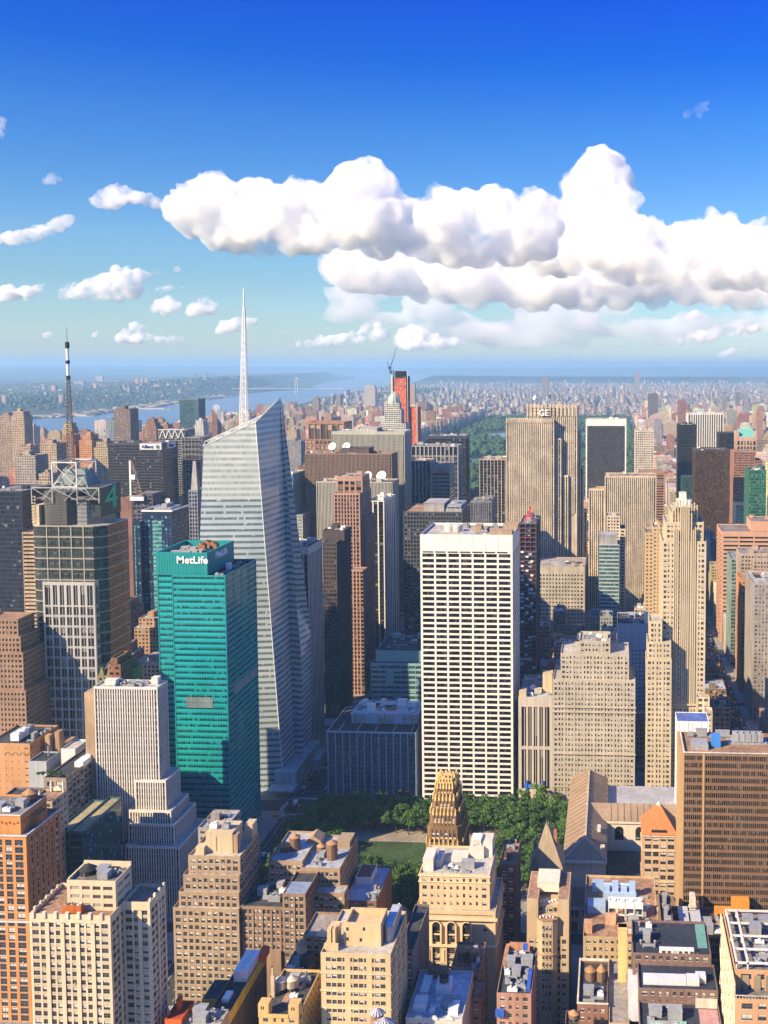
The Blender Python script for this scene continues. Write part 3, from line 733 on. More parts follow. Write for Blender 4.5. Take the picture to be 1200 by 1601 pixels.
# the teal sign tower on the avenue
a, b_, z = -275.4,-241.1,178.3
aL = -287.0
_, bs, zs = -287.2,-254.2,191.7
CT = curtain((.012, .30, .32), (.005, .03, .042), .50, .12, (.02, .30, .32), .30, .10, (.02, .20, .22), spr=.25)
t = thing('sign_tower', 'teal glass office tower with white lettering on its solid rooftop sign block', 'tower', (a + 20, 664, 0))
def sg(b):
    poly = [(aL, 641), (a, 641), (a, 636), (b_, 636), (b_, 692), (aL, 692)]
    b.prism(poly, 0, z - 1.2, False, 1.62, 3.78)
part(t, 'curtain_wall', CT, sg)
part(t, 'roof', TAR, lambda b: b.prism([(aL + .4, 641.4), (a, 641.4), (a, 636.5), (b_ - .5, 636.5), (b_ - .5, 691.5), (aL + .4, 691.5)], z - 2.6, z - 2.0))
part(t, 'parapet', TEALM, lambda b: (b.box(a, b_ + .1, 635.9, 636.4, z - 1.2, z), b.box(b_ - .4, b_ + .1, 636.4, 692.1, z - 1.2, z), b.box(aL - .1, a, 640.9, 641.3, z - 1.2, z), b.box(aL - .1, b_ - .4, 691.7, 692.1, z - 1.2, z)))
part(t, 'column_cover', TEALM, lambda b: [b.box(x - .3, x + .3, u - .25, u + .2, 0, z - 1.2) for x, u in [(a + .3, 636), (b_ - .3, 636), (aL + .3, 641), (a - .35, 641)]] + [b.box(b_ - .1, b_ + .3, u - .3, u + .3, 0, z - 1.2) for u in (636.3, 650, 664, 678, 691.7)])
part(t, 'floor_ledge', TEALM, lambda b: [(b.box(a, b_ + .15, 635.85, 636.05, z - 1.2 - k * 3.78, z - .9 - k * 3.78), b.box(b_ - .05, b_ + .15, 636.05, 692, z - 1.2 - k * 3.78, z - .9 - k * 3.78), b.box(aL, a, 640.85, 641.05, z - 1.2 - k * 3.78, z - .9 - k * 3.78)) for k in range(0, 46)])
part(t, 'sign_block', TEALM, lambda b: (b.box(aL - .15, bs, 640.2, 641, z - 1, zs), b.box(bs - .8, bs, 641, 687, z - 1, zs), b.box(aL - .15, aL + .6, 641, 687, z - 1, zs), b.box(aL + .6, bs - .8, 686.2, 687, z - 1, zs)))
part(t, 'sign_joint', wall((.01, .17, .165), .5), lambda b: [b.box(aL + k * 1.75, aL + .12 + k * 1.75, 640.1, 640.25, z - .5, zs - .3) for k in range(1, 18)] + [b.box(bs - .05, bs + .08, 642 + k * 1.9, 642.15 + k * 1.9, z - .5, zs - .3) for k in range(24)])
part(t, 'sign_roof', TAR, lambda b: b.box(aL + .6, bs - .8, 641, 686.2, zs - 6, zs - 5))
LETTER = wall((.80, .80, .78), .5, .03, name='white_letters')
p0 = (-263.7,640,186.8)
sign_text(t, 'MetLife', 6.4, (p0[0], 640.1, p0[2]), 'S', LETTER, bold=.09, sx=1.05)
sign_text(t, 'MetLife', 6.4, (bs + .1, 664, p0[2] + .5), 'E', LETTER, bold=.09, sx=1.05)
lv = (-259.3,636,97.0)
part(t, 'louvre_panel', wall((.20, .24, .25), .6), lambda b: [b.box(lv[0] - 9, lv[0] + 8.5, 635.8, 636.0, lv[2] - 3.4 + k * .62, lv[2] - 3.0 + k * .62) for k in range(11)])
part(t, 'louvre_band', wall((.25, .32, .36), .6), lambda b: [b.box(b_ + .02, b_ + .25, 646, 690, lv[2] + 2 + k * .7, lv[2] + 2.45 + k * .7) for k in range(9)])
for k in range(3):
    x, u = bs - 14 + (k % 2) * 6, 668 + k * 5
    part(t, 'cooling_tower', wall((.30, .14, .07), .8), lambda b: (b.box(x - 2.4, x + 2.4, u - 2.2, u + 2.2, zs - 5, zs + .3), b.lathe(x, u, [(1.9, zs + .3), (2.0, zs + 1.6), (1.7, zs + 1.6), (1.6, zs + .4), (.02, zs + .4)], 14)))
roof_clutter(t, aL + 2, bs - 9, 643, 684, zs - 5, 26, 3, GREYC)
roof_clutter(t, bs + 3, b_ - 3, 640, 688, z - 2, 8, 4, WHITEM)

# white stepped tower with vertical stripes
STR = dict(bay=1.42, fl=3.7, pw=.62, sh=1.3, cw=.7, top=1.4, so=.22, rec=.45, ph=.9)
WST = wall((.62, .59, .54), .75, .12, name='white_brick_piers')
def T(s, u0, u1, z0=0, st=None): return (s[0], s[1], s[2], u0, u1, z0) + ((st,) if st else ())
blank = dict(solid=True, top=1.0, rec=.3)
ts = [T((-273.4,-242.0,39.2), 560, 597), T((-297.6,-278.3,36.9), 566, 617, 0), T((-273.6,-246.8,49.8), 565, 596), T((-298.8,-278.3,48.9), 575, 617), T((-274.4,-249.8,56.3), 568, 593),
      T((-309.1,-278.8,58.8), 580, 617), T((-271.8,-253.8,72.7), 571, 591), T((-307.9,-277.2,70.6), 583, 617), T((-295.9,-258.6,125.9), 574, 588)]
ts = [t_ if i == 0 or i == 1 else t_ for i, t_ in enumerate(ts)]
t = tower('striped_stepped_tower', 'terraced white tower with close vertical stripes left of the teal sign tower', ts, STR, WST, SPGREY, glass((.03, .033, .04), .35), PALEROOF, clutter=9)
s = -302.7,-296.9,121.5
part(t, 'blank_wall', TAN, lambda b: b.box(s[0], s[1], 576, 588, 0, s[2]))

# glass tower with the big numeral and the lattice mast
a, b_, z = -407.6,-369.4,154.5
t = thing('numeral_tower', 'curved glass tower topped by a white steel cage, tall mast and green numeral', 'tower', (a + 18, 741, 0))
M = newM()
CB = wall((.40, .39, .37), .7, .12, name='grey_granite')
stl = dict(bay=4.95, fl=7.75, pw=1.35, sh=1.7, cw=1.4, top=1.6, so=.05, rec=.6, sm=2, smw=.3)
z2 = 137.3
tier(M, a, b_, 722, 760, 0, z2, dict(stl, top=.8, sh=1.6), roof=False)
tier(M, a, b_, 722, 760, z2, z, dict(stl, fl=30, sh=.3, top=2.4, pw=1.9, bay=4.95))
finish(t, M, CB, wall((.33, .33, .34), .7), glass((.018, .02, .025), .2), PALEROOF)
x0, x1 = -419.6, -364.3
zt = 193.9
def drum(x0, x1, u0, u1, r, n=7):
    return [(x0 + r - r * math.cos(k / (n - 1) * math.pi / 2 + math.pi * 0), u0 + r - r * math.sin(k / (n - 1) * math.pi / 2)) for k in range(n)] + [(x1 - 7, u0), (x1, u0 + 7), (x1, u1), (x0, u1)]
CGL = curtain((.05, .055, .05), (.022, .032, .032), .14, .04, (.15, .13, .10), .25, .06, (.08, .10, .09), spr=.25)
part(t, 'curtain_wall', CGL, lambda b: b.prism(drum(x0, x1, 726.5, 766, 10), 0, zt, True, 2.4, 3.9))
part(t, 'mullion', wall((.34, .31, .26), .5, .1, name='bronze_grey_metal'), lambda b: [b.box(x - .35, x + .35, 726.0, 726.6, z - 2, zt + .6) for x in [x0 + 14 + k * 9 for k in range(4)]] + [b.box(x0 + 9, x1 - 7, 726.1, 726.55, zt - k * 7.8, zt - k * 7.8 + .6) for k in range(6)])
def rings(b):
    pl = drum(x0 - .25, x1 + .2, 726.2, 766, 10)
    for k in range(0, 16): b.prism(pl, zt - k * 7.8 - .3, zt - k * 7.8 + .3, True)
part(t, 'floor_ring', wall((.34, .31, .26), .5, .1, name='bronze_grey_metal'), rings)
x2, x3 = -372.3, -371.0
part(t, 'east_bay', curtain((.30, .20, .12), (.10, .075, .05), .4, .12, (.24, .22, .19), .3, .12, (.42, .25, .10)), lambda b: b.prism([(x2, 734), (x2 + 5, 730), (x3 + 2, 738), (x3 + 2, 768), (x2, 768)], 0, zt - 3, True, 3.0, 4.2))
za, zb = 221.6, zt
LV = wall((.13, .125, .115), .6, .2, name='grey_louvre')
xa, xb = -411.7, -391.8
part(t, 'louvre_drum', LV, lambda b: [b.prism(drum(xa, xb + 7, 729 - .15 * (k % 2), 760, 8), zb + k * (za - zb - 3) / 22, zb + (k + .55) * (za - zb - 3) / 22) for k in range(22)] + [b.prism(drum(xa + .6, xb + 6.4, 729.8, 759, 8), zb, za - 3)])
xc, xd = -392.5, -372.0
part(t, 'rounded_penthouse', wall((.20, .20, .20), .45, .12, name='metal_cladding'), lambda b: [b.prism(drum(xc, xd, 733, 762, 9), zb + k * 3.0, zb + k * 3.0 + 2.6) for k in range(7)] + [b.prism(drum(xc + .4, xd - .4, 733.5, 762, 9), zb, za - 10)])
xe = -417.3
part(t, 'west_fin', CREAMB, lambda b: [b.box(xe, xe + 5, 729, 745, zb, za - 13)] + [b.box(xe - .3, xe + 2.6, 728.6, 729.1, zb + 2 + k * 2.3, zb + 3.2 + k * 2.3) for k in range(9)])
zc = 239.3
def cage(b):
    X = [-405.0, -386.9, -388.7]; c = [(X[0], 735), (X[1], 735), (X[1] + 1, 762), (X[0] + 1, 762)]
    for x, u in c: b.bar((x, u, za - 1), (x, u, zc), .55)
    for i in range(4):
        p, q = c[i], c[(i + 1) % 4]
        b.bar((*p, zc), (*q, zc), .55); b.bar((*p, za), (*q, zc), .28); b.bar((*p, zc), (*q, za), .28); b.bar((*p, za), (*q, za), .4)
part(t, 'steel_cage', wall((.60, .59, .56), .5, .08, name='white_steel'), cage)
def rim(b):
    xs = [-416.8, -401.6, -383.2, -367.1]
    for p, q in zip(xs, xs[1:]): b.bar((p, 728, za), (q, 728, za), .45); b.bar((p, 728, za), (q, 728, za - 9), .25); b.bar((q, 728, za), ((p + q) / 2, 728, za - 9), .25)
    for x in xs: b.bar((x, 728, za), (x, 728, za - 11), .35)
    b.bar((xs[3], 728, za), (x3, 766, za), .4); b.bar((xs[0], 728, za), (xs[0], 766, za), .4); b.bar((xs[0], 766, za), (x3, 766, za), .4)
part(t, 'roof_truss', wall((.40, .40, .38), .5, .08, name='white_steel'), rim)
part(t, 'roof', GRAVEL, lambda b: b.box(xe + 1, x3, 731, 766, za - 9, za - 8))
part(t, 'cooling_vault', wall((.13, .17, .165), .4, .1, name='pale_green_metal'), lambda b: b.prism([(-404.0, 742), (-381.4, 742), (-381.4 + 2, 762), (-404.0, 762)], za - 6, zc - 6, True, poly1=[(-403.3, 747), (-386.9, 747), (-386.9, 758), (-403.3, 758)]))
mx, mu = (-398.7), 750
zm = [232.2, 300.6, 323.0, 337.0]
def mast(b):
    for sgn in ((-1, -1), (1, -1), (1, 1), (-1, 1)): b.bar((mx + sgn[0] * 2.6, mu + sgn[1] * 2.6, za - 6), (mx + sgn[0] * .7, mu + sgn[1] * .7, zm[1]), .28, r1=.16)
    n = 30
    for k in range(n):
        f0, f1 = k / n, (k + 1) / n; w0, w1 = 2.6 - 1.9 * f0, 2.6 - 1.9 * f1; q0, q1 = za - 6 + (zm[1] - za + 6) * f0, za - 6 + (zm[1] - za + 6) * f1
        c0 = [(-w0, -w0), (w0, -w0), (w0, w0), (-w0, w0)]; c1 = [(-w1, -w1), (w1, -w1), (w1, w1), (-w1, w1)]
        for i in range(4):
            j = (i + 1) % 4
            b.bar((mx + c0[i][0], mu + c0[i][1], q0), (mx + c1[j][0], mu + c1[j][1], q1), .11, 3); b.bar((mx + c0[i][0], mu + c0[i][1], q0), (mx + c0[j][0], mu + c0[j][1], q0), .12, 3)
        b.box(mx - w0 - .6, mx - w0 - .1, mu - .4, mu + .4, q0, q0 + 1.6); b.box(mx + w0 + .1, mx + w0 + .6, mu - .4, mu + .4, q0 + .8, q0 + 2.2)
part(t, 'lattice_mast', wall((.12, .11, .10), .6, .2, name='dark_steel'), mast)
part(t, 'mast_tube', wall((.78, .78, .76), .4, .05, name='white_tube'), lambda b: (b.lathe(mx, mu, [(1.05, zm[1]), (1.05, zm[2])], 12), b.lathe(mx, mu, [(.02, zm[2]), (1.05, zm[2])], 12)))
part(t, 'mast_collar', DARKM, lambda b: [b.lathe(mx, mu, [(.02, q - 1.2), (1.5, q - 1.2), (1.5, q + 1.2), (.02, q + 1.2)], 10) for q in (zm[1], (zm[1] + zm[2]) / 2, zm[2], zm[2] + 2.2)])
part(t, 'mast_tip', DARKM, lambda b: b.bar((mx, mu, zm[2]), (mx, mu, zm[3]), .28, 6, .12))
for x, u, q in ((mx - 4, 740, 2), (mx + 6, 741, 1.5), (mx + 12, 748, 2)):
    part(t, 'dish_antenna', WHITEM, lambda b: b.lathe(x, u, [(.02, za + q), (1.4, za + q + .7), (1.3, za + q + .8), (.02, za + q + .2)], 12))
pb0, pb1 = (-364.9,733,221.1), (-366.2,757,197.7)
part(t, 'sign_box', wall((.04, .05, .05), .5), lambda b: b.box(x3 - 7, x3 + 1.5, 735, 766, za - 22, za + .5))
g = wall((.01, .30, .17), .5, .05, name='green_sign'); g_l = sign_text(t, '4', 24, (x3 + 1.6, 751, za - 10), 'E', g, bold=.25, sx=1.75)

# crystal tower with the white lattice spire
CRY = curtain((.38, .45, .48), (.10, .135, .15), .58, .10, (.32, .38, .41), .10, .05, (.36, .38, .37), name='fritted_glass', spr=.12, vr=.4)
t = thing('crystal_tower', 'tall faceted pale glass tower with a slanting crystal top and a white lattice spire', 'tower', (-265, 757, 0))
A1, B1, C1 = (-289.7,728,252.3), (-252.9,731,269.1), (-249.5,776,284.8)
D1 = (-310.7,770,253.4)
A0, B0 = (-304.0, 723, 0), (-238.5, 735, 0)
bm_ = (-249.1,732,174.5)
E0 = (-238.5, 765, 0); N0 = (-238.5, 790, 0); NW0 = (A0[0] - 2, 790, 0)
F1 = (C1[0], 782, C1[2] - 6); NW1 = (D1[0], 784, D1[2] - 2)
def fac(b, pts, bay=1.55, fl=4.28):
    """one flat facet; the floors run level across it"""
    p0, p1 = Vector(pts[0]), Vector(pts[1]); d = Vector((p1.x - p0.x, p1.y - p0.y, 0)).normalized()
    b.add(pts, (tuple(range(len(pts))),), [tuple(((Vector(q) - p0).dot(d) / bay, q[2] / fl) for q in pts)])
Q = (-239.0, 735 + 24, (-255.1,742,230.5)[2])
def crystal(b):
    fac(b, [A0, B0, B1, A1])
    fac(b, [B0, E0, C1, B1])
    fac(b, [E0, N0, F1, C1])
    fac(b, [N0, NW0, NW1, F1]); fac(b, [NW0, A0, A1, NW1])
CRT = curtain((.46, .52, .51), (.30, .34, .34), .5, .10, (.36, .42, .43), .0, .05, (.40, .45, .44), name='clear_crown_glass', spr=.10, vr=.3)
def split(fn, h, up):
    m0 = MB(); fn(m0); out = MB()
    for f, uv in zip(m0.f, m0.uv):
        P_ = [(Vector(m0.v[i]), Vector(t_)) for i, t_ in zip(f, uv)]; Q_ = []
        for (a0_, t0_), (a1_, t1_) in zip(P_, P_[1:] + P_[:1]):
            if (a0_.z >= h) == up: Q_.append((a0_, t0_))
            if (a0_.z - h) * (a1_.z - h) < 0: k = (h - a0_.z) / (a1_.z - a0_.z); Q_.append((a0_.lerp(a1_, k), t0_.lerp(t1_, k)))
        if len(Q_) > 2: out.add([tuple(q) for q, _ in Q_], (tuple(range(len(Q_))),), [tuple(tuple(w) for _, w in Q_)])
    return out
split(crystal, 214, False).build('glass_facet', CRY, t); split(crystal, 214, True).build('crown_facet', CRT, t)
E1, E2 = (-240.2,790,101.9), (-244.6,766,163.5)
def second(b):
    s0 = (-238.6, 765, 0); s1 = (-233, 765, 0); s2 = (-233, 791, 0); s3 = (-238.6, 791, 0)
    zk = E1[2]; zt_ = (-247.2,770,199.7)[2]
    e1, e2, K_ = (-233, 765, zk - 14), (-233, 791, zk), (-251.0,786,159.7)
    fac(b, [s0, s1, e1]); fac(b, [s0, e1, C1]); fac(b, [s1, s2, e2, e1])
    fac(b, [e1, e2, K_]); fac(b, [e1, K_, C1]); fac(b, [K_, F1, C1]); fac(b, [s2, s3, F1, K_, e2])
part(t, 'east_facet', CRY, second)
part(t, 'roof', PALEROOF, lambda b: b.add([(p[0], p[1], p[2] - 9) for p in (A1, B1, C1, F1, NW1)], ((0, 1, 2), (0, 2, 3), (0, 3, 4))))
def edges(b):
    w = .35
    for p, q in ((A1, B1), (B1, C1), (C1, F1), (F1, NW1), (NW1, A1), (B0, B1)): b.bar(p, q, w)
    for k in range(10):
        f = k / 9; p = [A1[i] + (B1[i] - A1[i]) * f for i in range(3)]; q = [NW1[i] + (F1[i] - NW1[i]) * f for i in range(3)]
        b.bar((p[0], p[1], p[2] - 1), (q[0], q[1], q[2] - 1), .22); b.bar((q[0], q[1], q[2] - 9), (q[0], q[1], q[2]), .2)
part(t, 'edge_frame', wall((.62, .64, .62), .4, .06, name='white_steel'), edges)
sx_, su, sz = (-270.8,757,265.3)
tip = 365.8; k1 = 333.3
def spire(b):
    W = 3.6; wt = .75; lo, hi = sz - 16, k1 + 18
    n = 20
    ws = lambda f: W + (wt - W) * f
    off = lambda f: 2.0 * f
    for sg_ in ((-1, -1), (1, -1), (1, 1), (-1, 1)):
        b.bar((sx_ + sg_[0] * W * .8, su + sg_[1] * W * .8, lo), (sx_ + 2.0 + sg_[0] * wt, su + sg_[1] * wt, hi), .34, 5, .22)
    for k in range(n):
        f0, f1 = k / n, (k + 1) / n
        c = lambda f: [(sx_ + off(f) + a_ * (W * .8 + (wt - W * .8) * f), su + b__ * (W * .8 + (wt - W * .8) * f), lo + (hi - lo) * f) for a_, b__ in ((-1, -1), (1, -1), (1, 1), (-1, 1))]
        p, q = c(f0), c(f1)
        for i in range(4): b.bar(p[i], q[(i + 1) % 4], .17, 4); b.bar(p[i], p[(i + 1) % 4], .16, 4); b.bar(p[(i + 1) % 4], q[i], .17, 4)
    b.bar((sx_ + 2, su, hi - 4), (sx_ + 2, su, tip), .75, 8, .35)
part(t, 'spire', wall((.74, .75, .74), .4, .05, name='white_spire_steel'), spire)
part(t, 'wind_screen', wall((.5, .55, .55), .3), lambda b: [b.bar((B1[0] + (C1[0] - B1[0]) * f, B1[1] + (C1[1] - B1[1]) * f, B1[2] + (C1[2] - B1[2]) * f - 8), (B1[0] + (C1[0] - B1[0]) * f, B1[1] + (C1[1] - B1[1]) * f, B1[2] + (C1[2] - B1[2]) * f), .18) for f in [k / 12 for k in range(13)]])
part(t, 'podium', wall((.38, .42, .45), .5), lambda b: (b.box(-243, -227.5, 728, 792, 0, 16), b.box(-236, -222.5, 770, 792, 0, 9), b.box(-245, -226, 716, 728, 6, 7)))

# black tower with white ribs
a, b_, z = -269.7,-238.0,166.8
tower('ribbed_tower', 'dark slab tower with white ribs and pale cap right of the crystal tower', [(a, b_, z, 805, 844)], dict(bay=3.35, fl=3.7, pw=.9, sh=1.2, cw=.9, top=6, so=.35, rec=.6, ph=1), wall((.50, .46, .42), .6, .1, name='pale_ribs'), SPDARK, DGLASS, TAR,
      side_st=dict(bay=3.6, fl=3.7, pw=1.5, sh=1.2, cw=.9, top=6, so=.1, rec=.2), clutter=12, cat='tower')
a, b_, z = -250.6,-238.3,156.1
tower('dark_slab', 'plain dark brown slab with small punched windows left of the pink granite tower', [(a, b_, z, 890, 940), (a - 4, b_ + 3, 164.3, 905, 930, z - 1, dict(blank))],
      dict(bay=2.1, fl=3.7, pw=1.0, sh=2.1, cw=.8, top=1.5, so=.03, rec=.3, ph=.6), wall((.075, .062, .06), .7, .15, name='dark_brown_brick'), None, DGLASS, TAR, clutter=6)
PK = dict(bay=2.9, fl=3.75, pw=1.15, sh=1.3, cw=1.2, top=1.8, so=.12, rec=.5)
a, b_, z = -262.1,-237.0,189.4
a1, b1, z1 = -261.4,-236.7,204.5
al, bl, zl = -245.3,-230.2,119.3
tower('pink_granite_tower', 'slim pink granite tower with tall square top windows and stepped shoulders', [(a, b_, z, 970, 1016, 0), (a1, b1, z1, 980, 1010, z - 1, dict(PK, bay=5.5, fl=7, pw=1.6, sh=2.5, top=5)), (al, bl, zl, 956, 969.9), (b_ + .02, b_ + 3, z - 25, 980, 1018)],
      PK, PINKG, wall((.27, .15, .11), .6, name='red_granite_spandrel'), DGLASS, GRAVEL, clutter=5)
a, b_, z = -248.2,-230.5,172.5
tower('white_striped_tower', 'black glass tower edged with bold white vertical stripes right of the pink granite tower', [(a, b_, z, 1045, 1100)], dict(bay=5.6, fl=3.8, pw=1.3, sh=.6, cw=1.0, top=.9, so=.5, rec=.7), wall((.66, .65, .64), .5, .06, name='white_marble'), DARKB, DGLASS, TAR, side_st=dict(bay=8.4, fl=3.8, pw=3.2, sh=.6, cw=1.5, top=.9, so=.2, rec=.3), clutter=6)
RIB = dict(bay=1.55, fl=3.8, pw=.8, sh=1.3, cw=.8, top=1.2, so=.35, rec=.55)
GREENL = wall((.40, .395, .33), .75, .1, name='greenish_limestone')
a, b_, z = -322.9,-238.8,182.9
t = tower('ribbed_limestone_slab', 'lower greenish limestone slab with fine ribs and two white dishes on its roof', [(a, b_, z, 1125, 1158)], RIB, GREENL, SPDARK, DGLASS, TERRA, clutter=8)
a, b_, z = -359.0,-256.2,207.0
tower('brown_ribbed_slab', 'brown granite slab with fine vertical ribs standing between two pale ribbed slabs', [(a, b_, z, 1205, 1240)], RIB, wall((.24, .165, .125), .7, .12, name='brown_granite'), SPDARK, DGLASS, TERRA, clutter=8, pent=[(a + 42, b_ - 28, 1210, 1236, z - 1, z + 5.5, wall((.10, .08, .07)))])
a, b_, z = -348.5,-256.9,227.8
tower('tall_ribbed_slab', 'tallest pale ribbed slab, its plain stone cap behind the brown ribbed slab', [(a, b_, z, 1285, 1330)], dict(RIB, top=4), GREENL, SPDARK, DGLASS, PALEROOF, clutter=6, pent=[(a + 36, b_ - 36, 1292, 1322, z - 1, z + 3.5, PALEROOF)])
for (v, u, zz), r, l in (((-328.3,1215,208.3), 5.0, 'white satellite dish at the left end of the brown ribbed slab roof'), ((-311.5,1215,208.4), 5.0, 'white satellite dish in the middle of the brown ribbed slab roof'), ((-267.9,1135,181.2), 5.6, 'white satellite dish beside the crown of the pink granite tower'), ((-252.3,1135,181.3), 5.8, 'white satellite dish at the right end of the greenish limestone slab roof')):
    dish(v, u, zz - 1, r, l, az=-15, el=30)
a, b_, z = -430.4,-373.0,230.2
tower('arched_top_tower', 'reddish brown tower with tall pale bays under its roof behind the ribbed slabs', [(a, b_, z - 24, 1450, 1500), (a + 3, b_ - 3, z, 1453, 1497, z - 25, dict(bay=8.2, fl=40, pw=1.2, sh=.5, cw=1.5, top=3, rec=1.2))], dict(bay=6, fl=8, pw=1.6, sh=3, cw=1.5, top=2, so=.1, rec=.8), wall((.31, .17, .115), .7, name='red_granite'), None, glass((.10, .085, .07), .9, (.36, .28, .2)), TERRA)
a, b_, z = -379.5,-366.1,185.2
t = tower('green_capped_tower', 'slim tower with pale green glass cap and blue lettering right of the crystal tower', [(a, b_ + 12, 138.5, 1176, 1236), (a, b_, z, 1180, 1230, 60, dict(bay=1.6, fl=3.8, pw=.15, sh=.25, cw=.3, top=1.2, rec=.3))], dict(bay=2.4, fl=3.8, pw=.9, sh=1.5, cw=.8, top=1.4, rec=.4), wall((.34, .36, .33), .6, name='green_grey_stone'), None, glass((.10, .19, .165), .5, (.16, .27, .23), rough=.15), PALEROOF, clutter=4)
q = (-372.2,1180,179.6)
sign_text(t, 'BARCLAYS', 5.2, (q[0] - 1, 1179.7, q[2]), 'S', wall((.02, .22, .52), .5, .03, name='blue_letters'), bold=.05, sx=.72)
# behind: white domed spire tower, the red netted tower and its crane
a, b_, z = -409.0,-363.4,207.6
DOMEW = wall((.50, .50, .45), .7, .1, name='pale_stone')
t = tower('domed_spire_tower', 'pale stepped tower with a ribbed dome in front of the red netted tower', [(a, b_, z, 1830, 1866), (a + 7, b_ - 9, 232.3, 1834, 1862, z - 1), (a + 10, b_ - 13, 243.5, 1838, 1858, z + 20)], dict(bay=3, fl=3.3, pw=1.1, sh=1.3, cw=1, top=1.5, rec=.4), DOMEW, None, DGLASS, PALEROOF)
dx, dzz = (a + 10 + b_ - 13) / 2, 243.5
part(t, 'dome', wall((.33, .42, .38), .6, .1, name='green_dome'), lambda b: b.lathe(dx, 1848, [(11, dzz - 3), (10.6, dzz + 4), (8.6, dzz + 11), (5, dzz + 16), (.3, dzz + 19), (.05, dzz + 24)], 16))
part(t, 'dome_rib', DOMEW, lambda b: [b.bar((dx + r0 * math.cos(k * .524), 1848 + r0 * math.sin(k * .524), dzz + h0), (dx + r1 * math.cos(k * .524), 1848 + r1 * math.sin(k * .524), dzz + h1), .45) for k in range(12) for r0, h0, r1, h1 in ((11.2, -3, 10.8, 4), (10.8, 4, 8.8, 11), (8.8, 11, 5.2, 16), (5.2, 16, .5, 19))])
a, b_, z = -406.5,-375.6,298.4
NET = curtain((.50, .11, .06), (.40, .10, .06), .25, .08, (.22, .10, .08), .4, .8, (.55, .17, .09), name='red_safety_net', spr=.9)
t = thing('netted_tower', 'unfinished tall tower wrapped in red safety netting with a bare concrete core', 'tower', ((a + b_) / 2, 1930, 0))
HEROBOX.append((a, b_, 1914, 1955, 0, z))
part(t, 'safety_net', NET, lambda b: b.prism([(a + 3.5, 1914), (b_ - 3, 1914), (b_ - 3, 1950), (a + 3.5, 1950)], 0, z - 12, True, 3.2, 3.6))
part(t, 'raw_floors', wall((.06, .05, .05), .9, .3, name='raw_concrete'), lambda b: [b.box(a + 4, b_ - 10 - (k > 3) * 2, 1915, 1949, z - 12 + k * 3, z - 11.2 + k * 3) for k in range(5)] + [b.box(a + 4.2 + i * 4.2, a + 5 + i * 4.2, 1915.4, 1916.2, z - 12, z - .5 - (i > 3) * 5) for i in range(6)] + [b.box(b_ - 10, b_ - 3, 1915, 1949, z - 52, z - 8), b.box(a + 6, b_ - 8, 1922, 1945, z - 12, z + 1)])
part(t, 'hoist_mast', wall((.55, .53, .5), .6, name='pale_hoist'), lambda b: (b.box(a, a + 3.4, 1912, 1916, 0, z + 3), b.box(b_ - 1.2, b_ - .2, 1915, 1916.2, 0, z + 1)))
part(t, 'side_wing', NET, lambda b: b.prism([(b_ - 3, 1920), (b_ + 17, 1920), (b_ + 17, 1950), (b_ - 3, 1950)], 0, 232.6, True, 3.2, 3.6))
part(t, 'wing_hoist', wall((.5, .3, .24), .7), lambda b: b.box(b_ + 14, b_ + 17.4, 1916, 1920, 0, 240.9))
cv, cu, cz = (-407.9,1910,305.5)
t = thing('tower_crane', 'dark tower crane with a raised jib on top of the red netted tower', 'crane', (cv, cu, z))
part(t, 'mast', DARKM, lambda b: b.box(cv - .8, cv + .8, cu - .8, cu + .8, z - 3, cz))
jx, jz = -393.4, 345.2
part(t, 'jib', DARKM, lambda b: (b.bar((cv + 1, cu, cz), (jx, cu, jz), .55, 3, .3), b.bar((cv + 1, cu, cz + 2.2), (jx, cu, jz + .3), .3, 3, .15)))
part(t, 'counter_jib', DARKM, lambda b: (b.bar((cv, cu, cz), (cv - 5, cu, cz + 3), .7), b.bar((cv, cu, cz), (cv - 4, cu, cz + 12), .4), b.bar((cv - 4, cu, cz + 12), (jx, cu, jz), .12, 3), b.bar((cv - 4, cu, cz + 12), (cv - 5, cu, cz + 3), .2)))
part(t, 'cab', DARKM, lambda b: b.box(cv - 2, cv + 2.4, cu - 1.5, cu + 1.5, cz - 2, cz + 1.6))

# avenue towers right of the ribbed slabs
a, b_, z = -277.2,-217.8,205.6
tower('black_ribbed_tower', 'black tower with thin ribs and bright roof rim before the big park', [(a, b_, z, 1545, 1592)], dict(bay=3.0, fl=3.8, pw=.5, sh=1.0, cw=.6, top=5, so=.3, rec=.5), wall((.05, .055, .075), .4, .1, name='blue_black_metal'), DARKB, glass((.012, .014, .022), .05), PALEROOF, clutter=10)
a, b_, z = -281.0,-214.4,197.5
tower('waffle_tower', 'grey waffle-fronted tower with deep square top openings below the black ribbed tower', [(a, b_, z - 14, 1450, 1490), (a, b_, z, 1450, 1490, z - 14.2, dict(bay=5.6, fl=12, pw=1.4, sh=.8, cw=1.2, top=1.2, rec=1.2))], dict(bay=5.6, fl=7.2, pw=1.4, sh=1.2, cw=1.2, top=1, so=.1, rec=.9, sm=2), wall((.34, .34, .34), .7, .12, name='grey_precast'), SPGREY, glass((.03, .033, .04), .2), GRAVEL, clutter=9)
a, b_, z = -265.7,-239.3,184.1
tower('pale_ribbed_tower', 'short brown tower with wide pale ribs left below the grey waffle-fronted tower', [(a, b_, z, 1370, 1405)], dict(bay=5.4, fl=3.8, pw=1.5, sh=1.6, cw=1, top=1.5, so=.4, rec=.7), wall((.45, .40, .35), .7, name='pale_limestone_rib'), SPDARK, DGLASS, TERRA, clutter=3)
a, b_, z = -233.2,-209.1,181.2
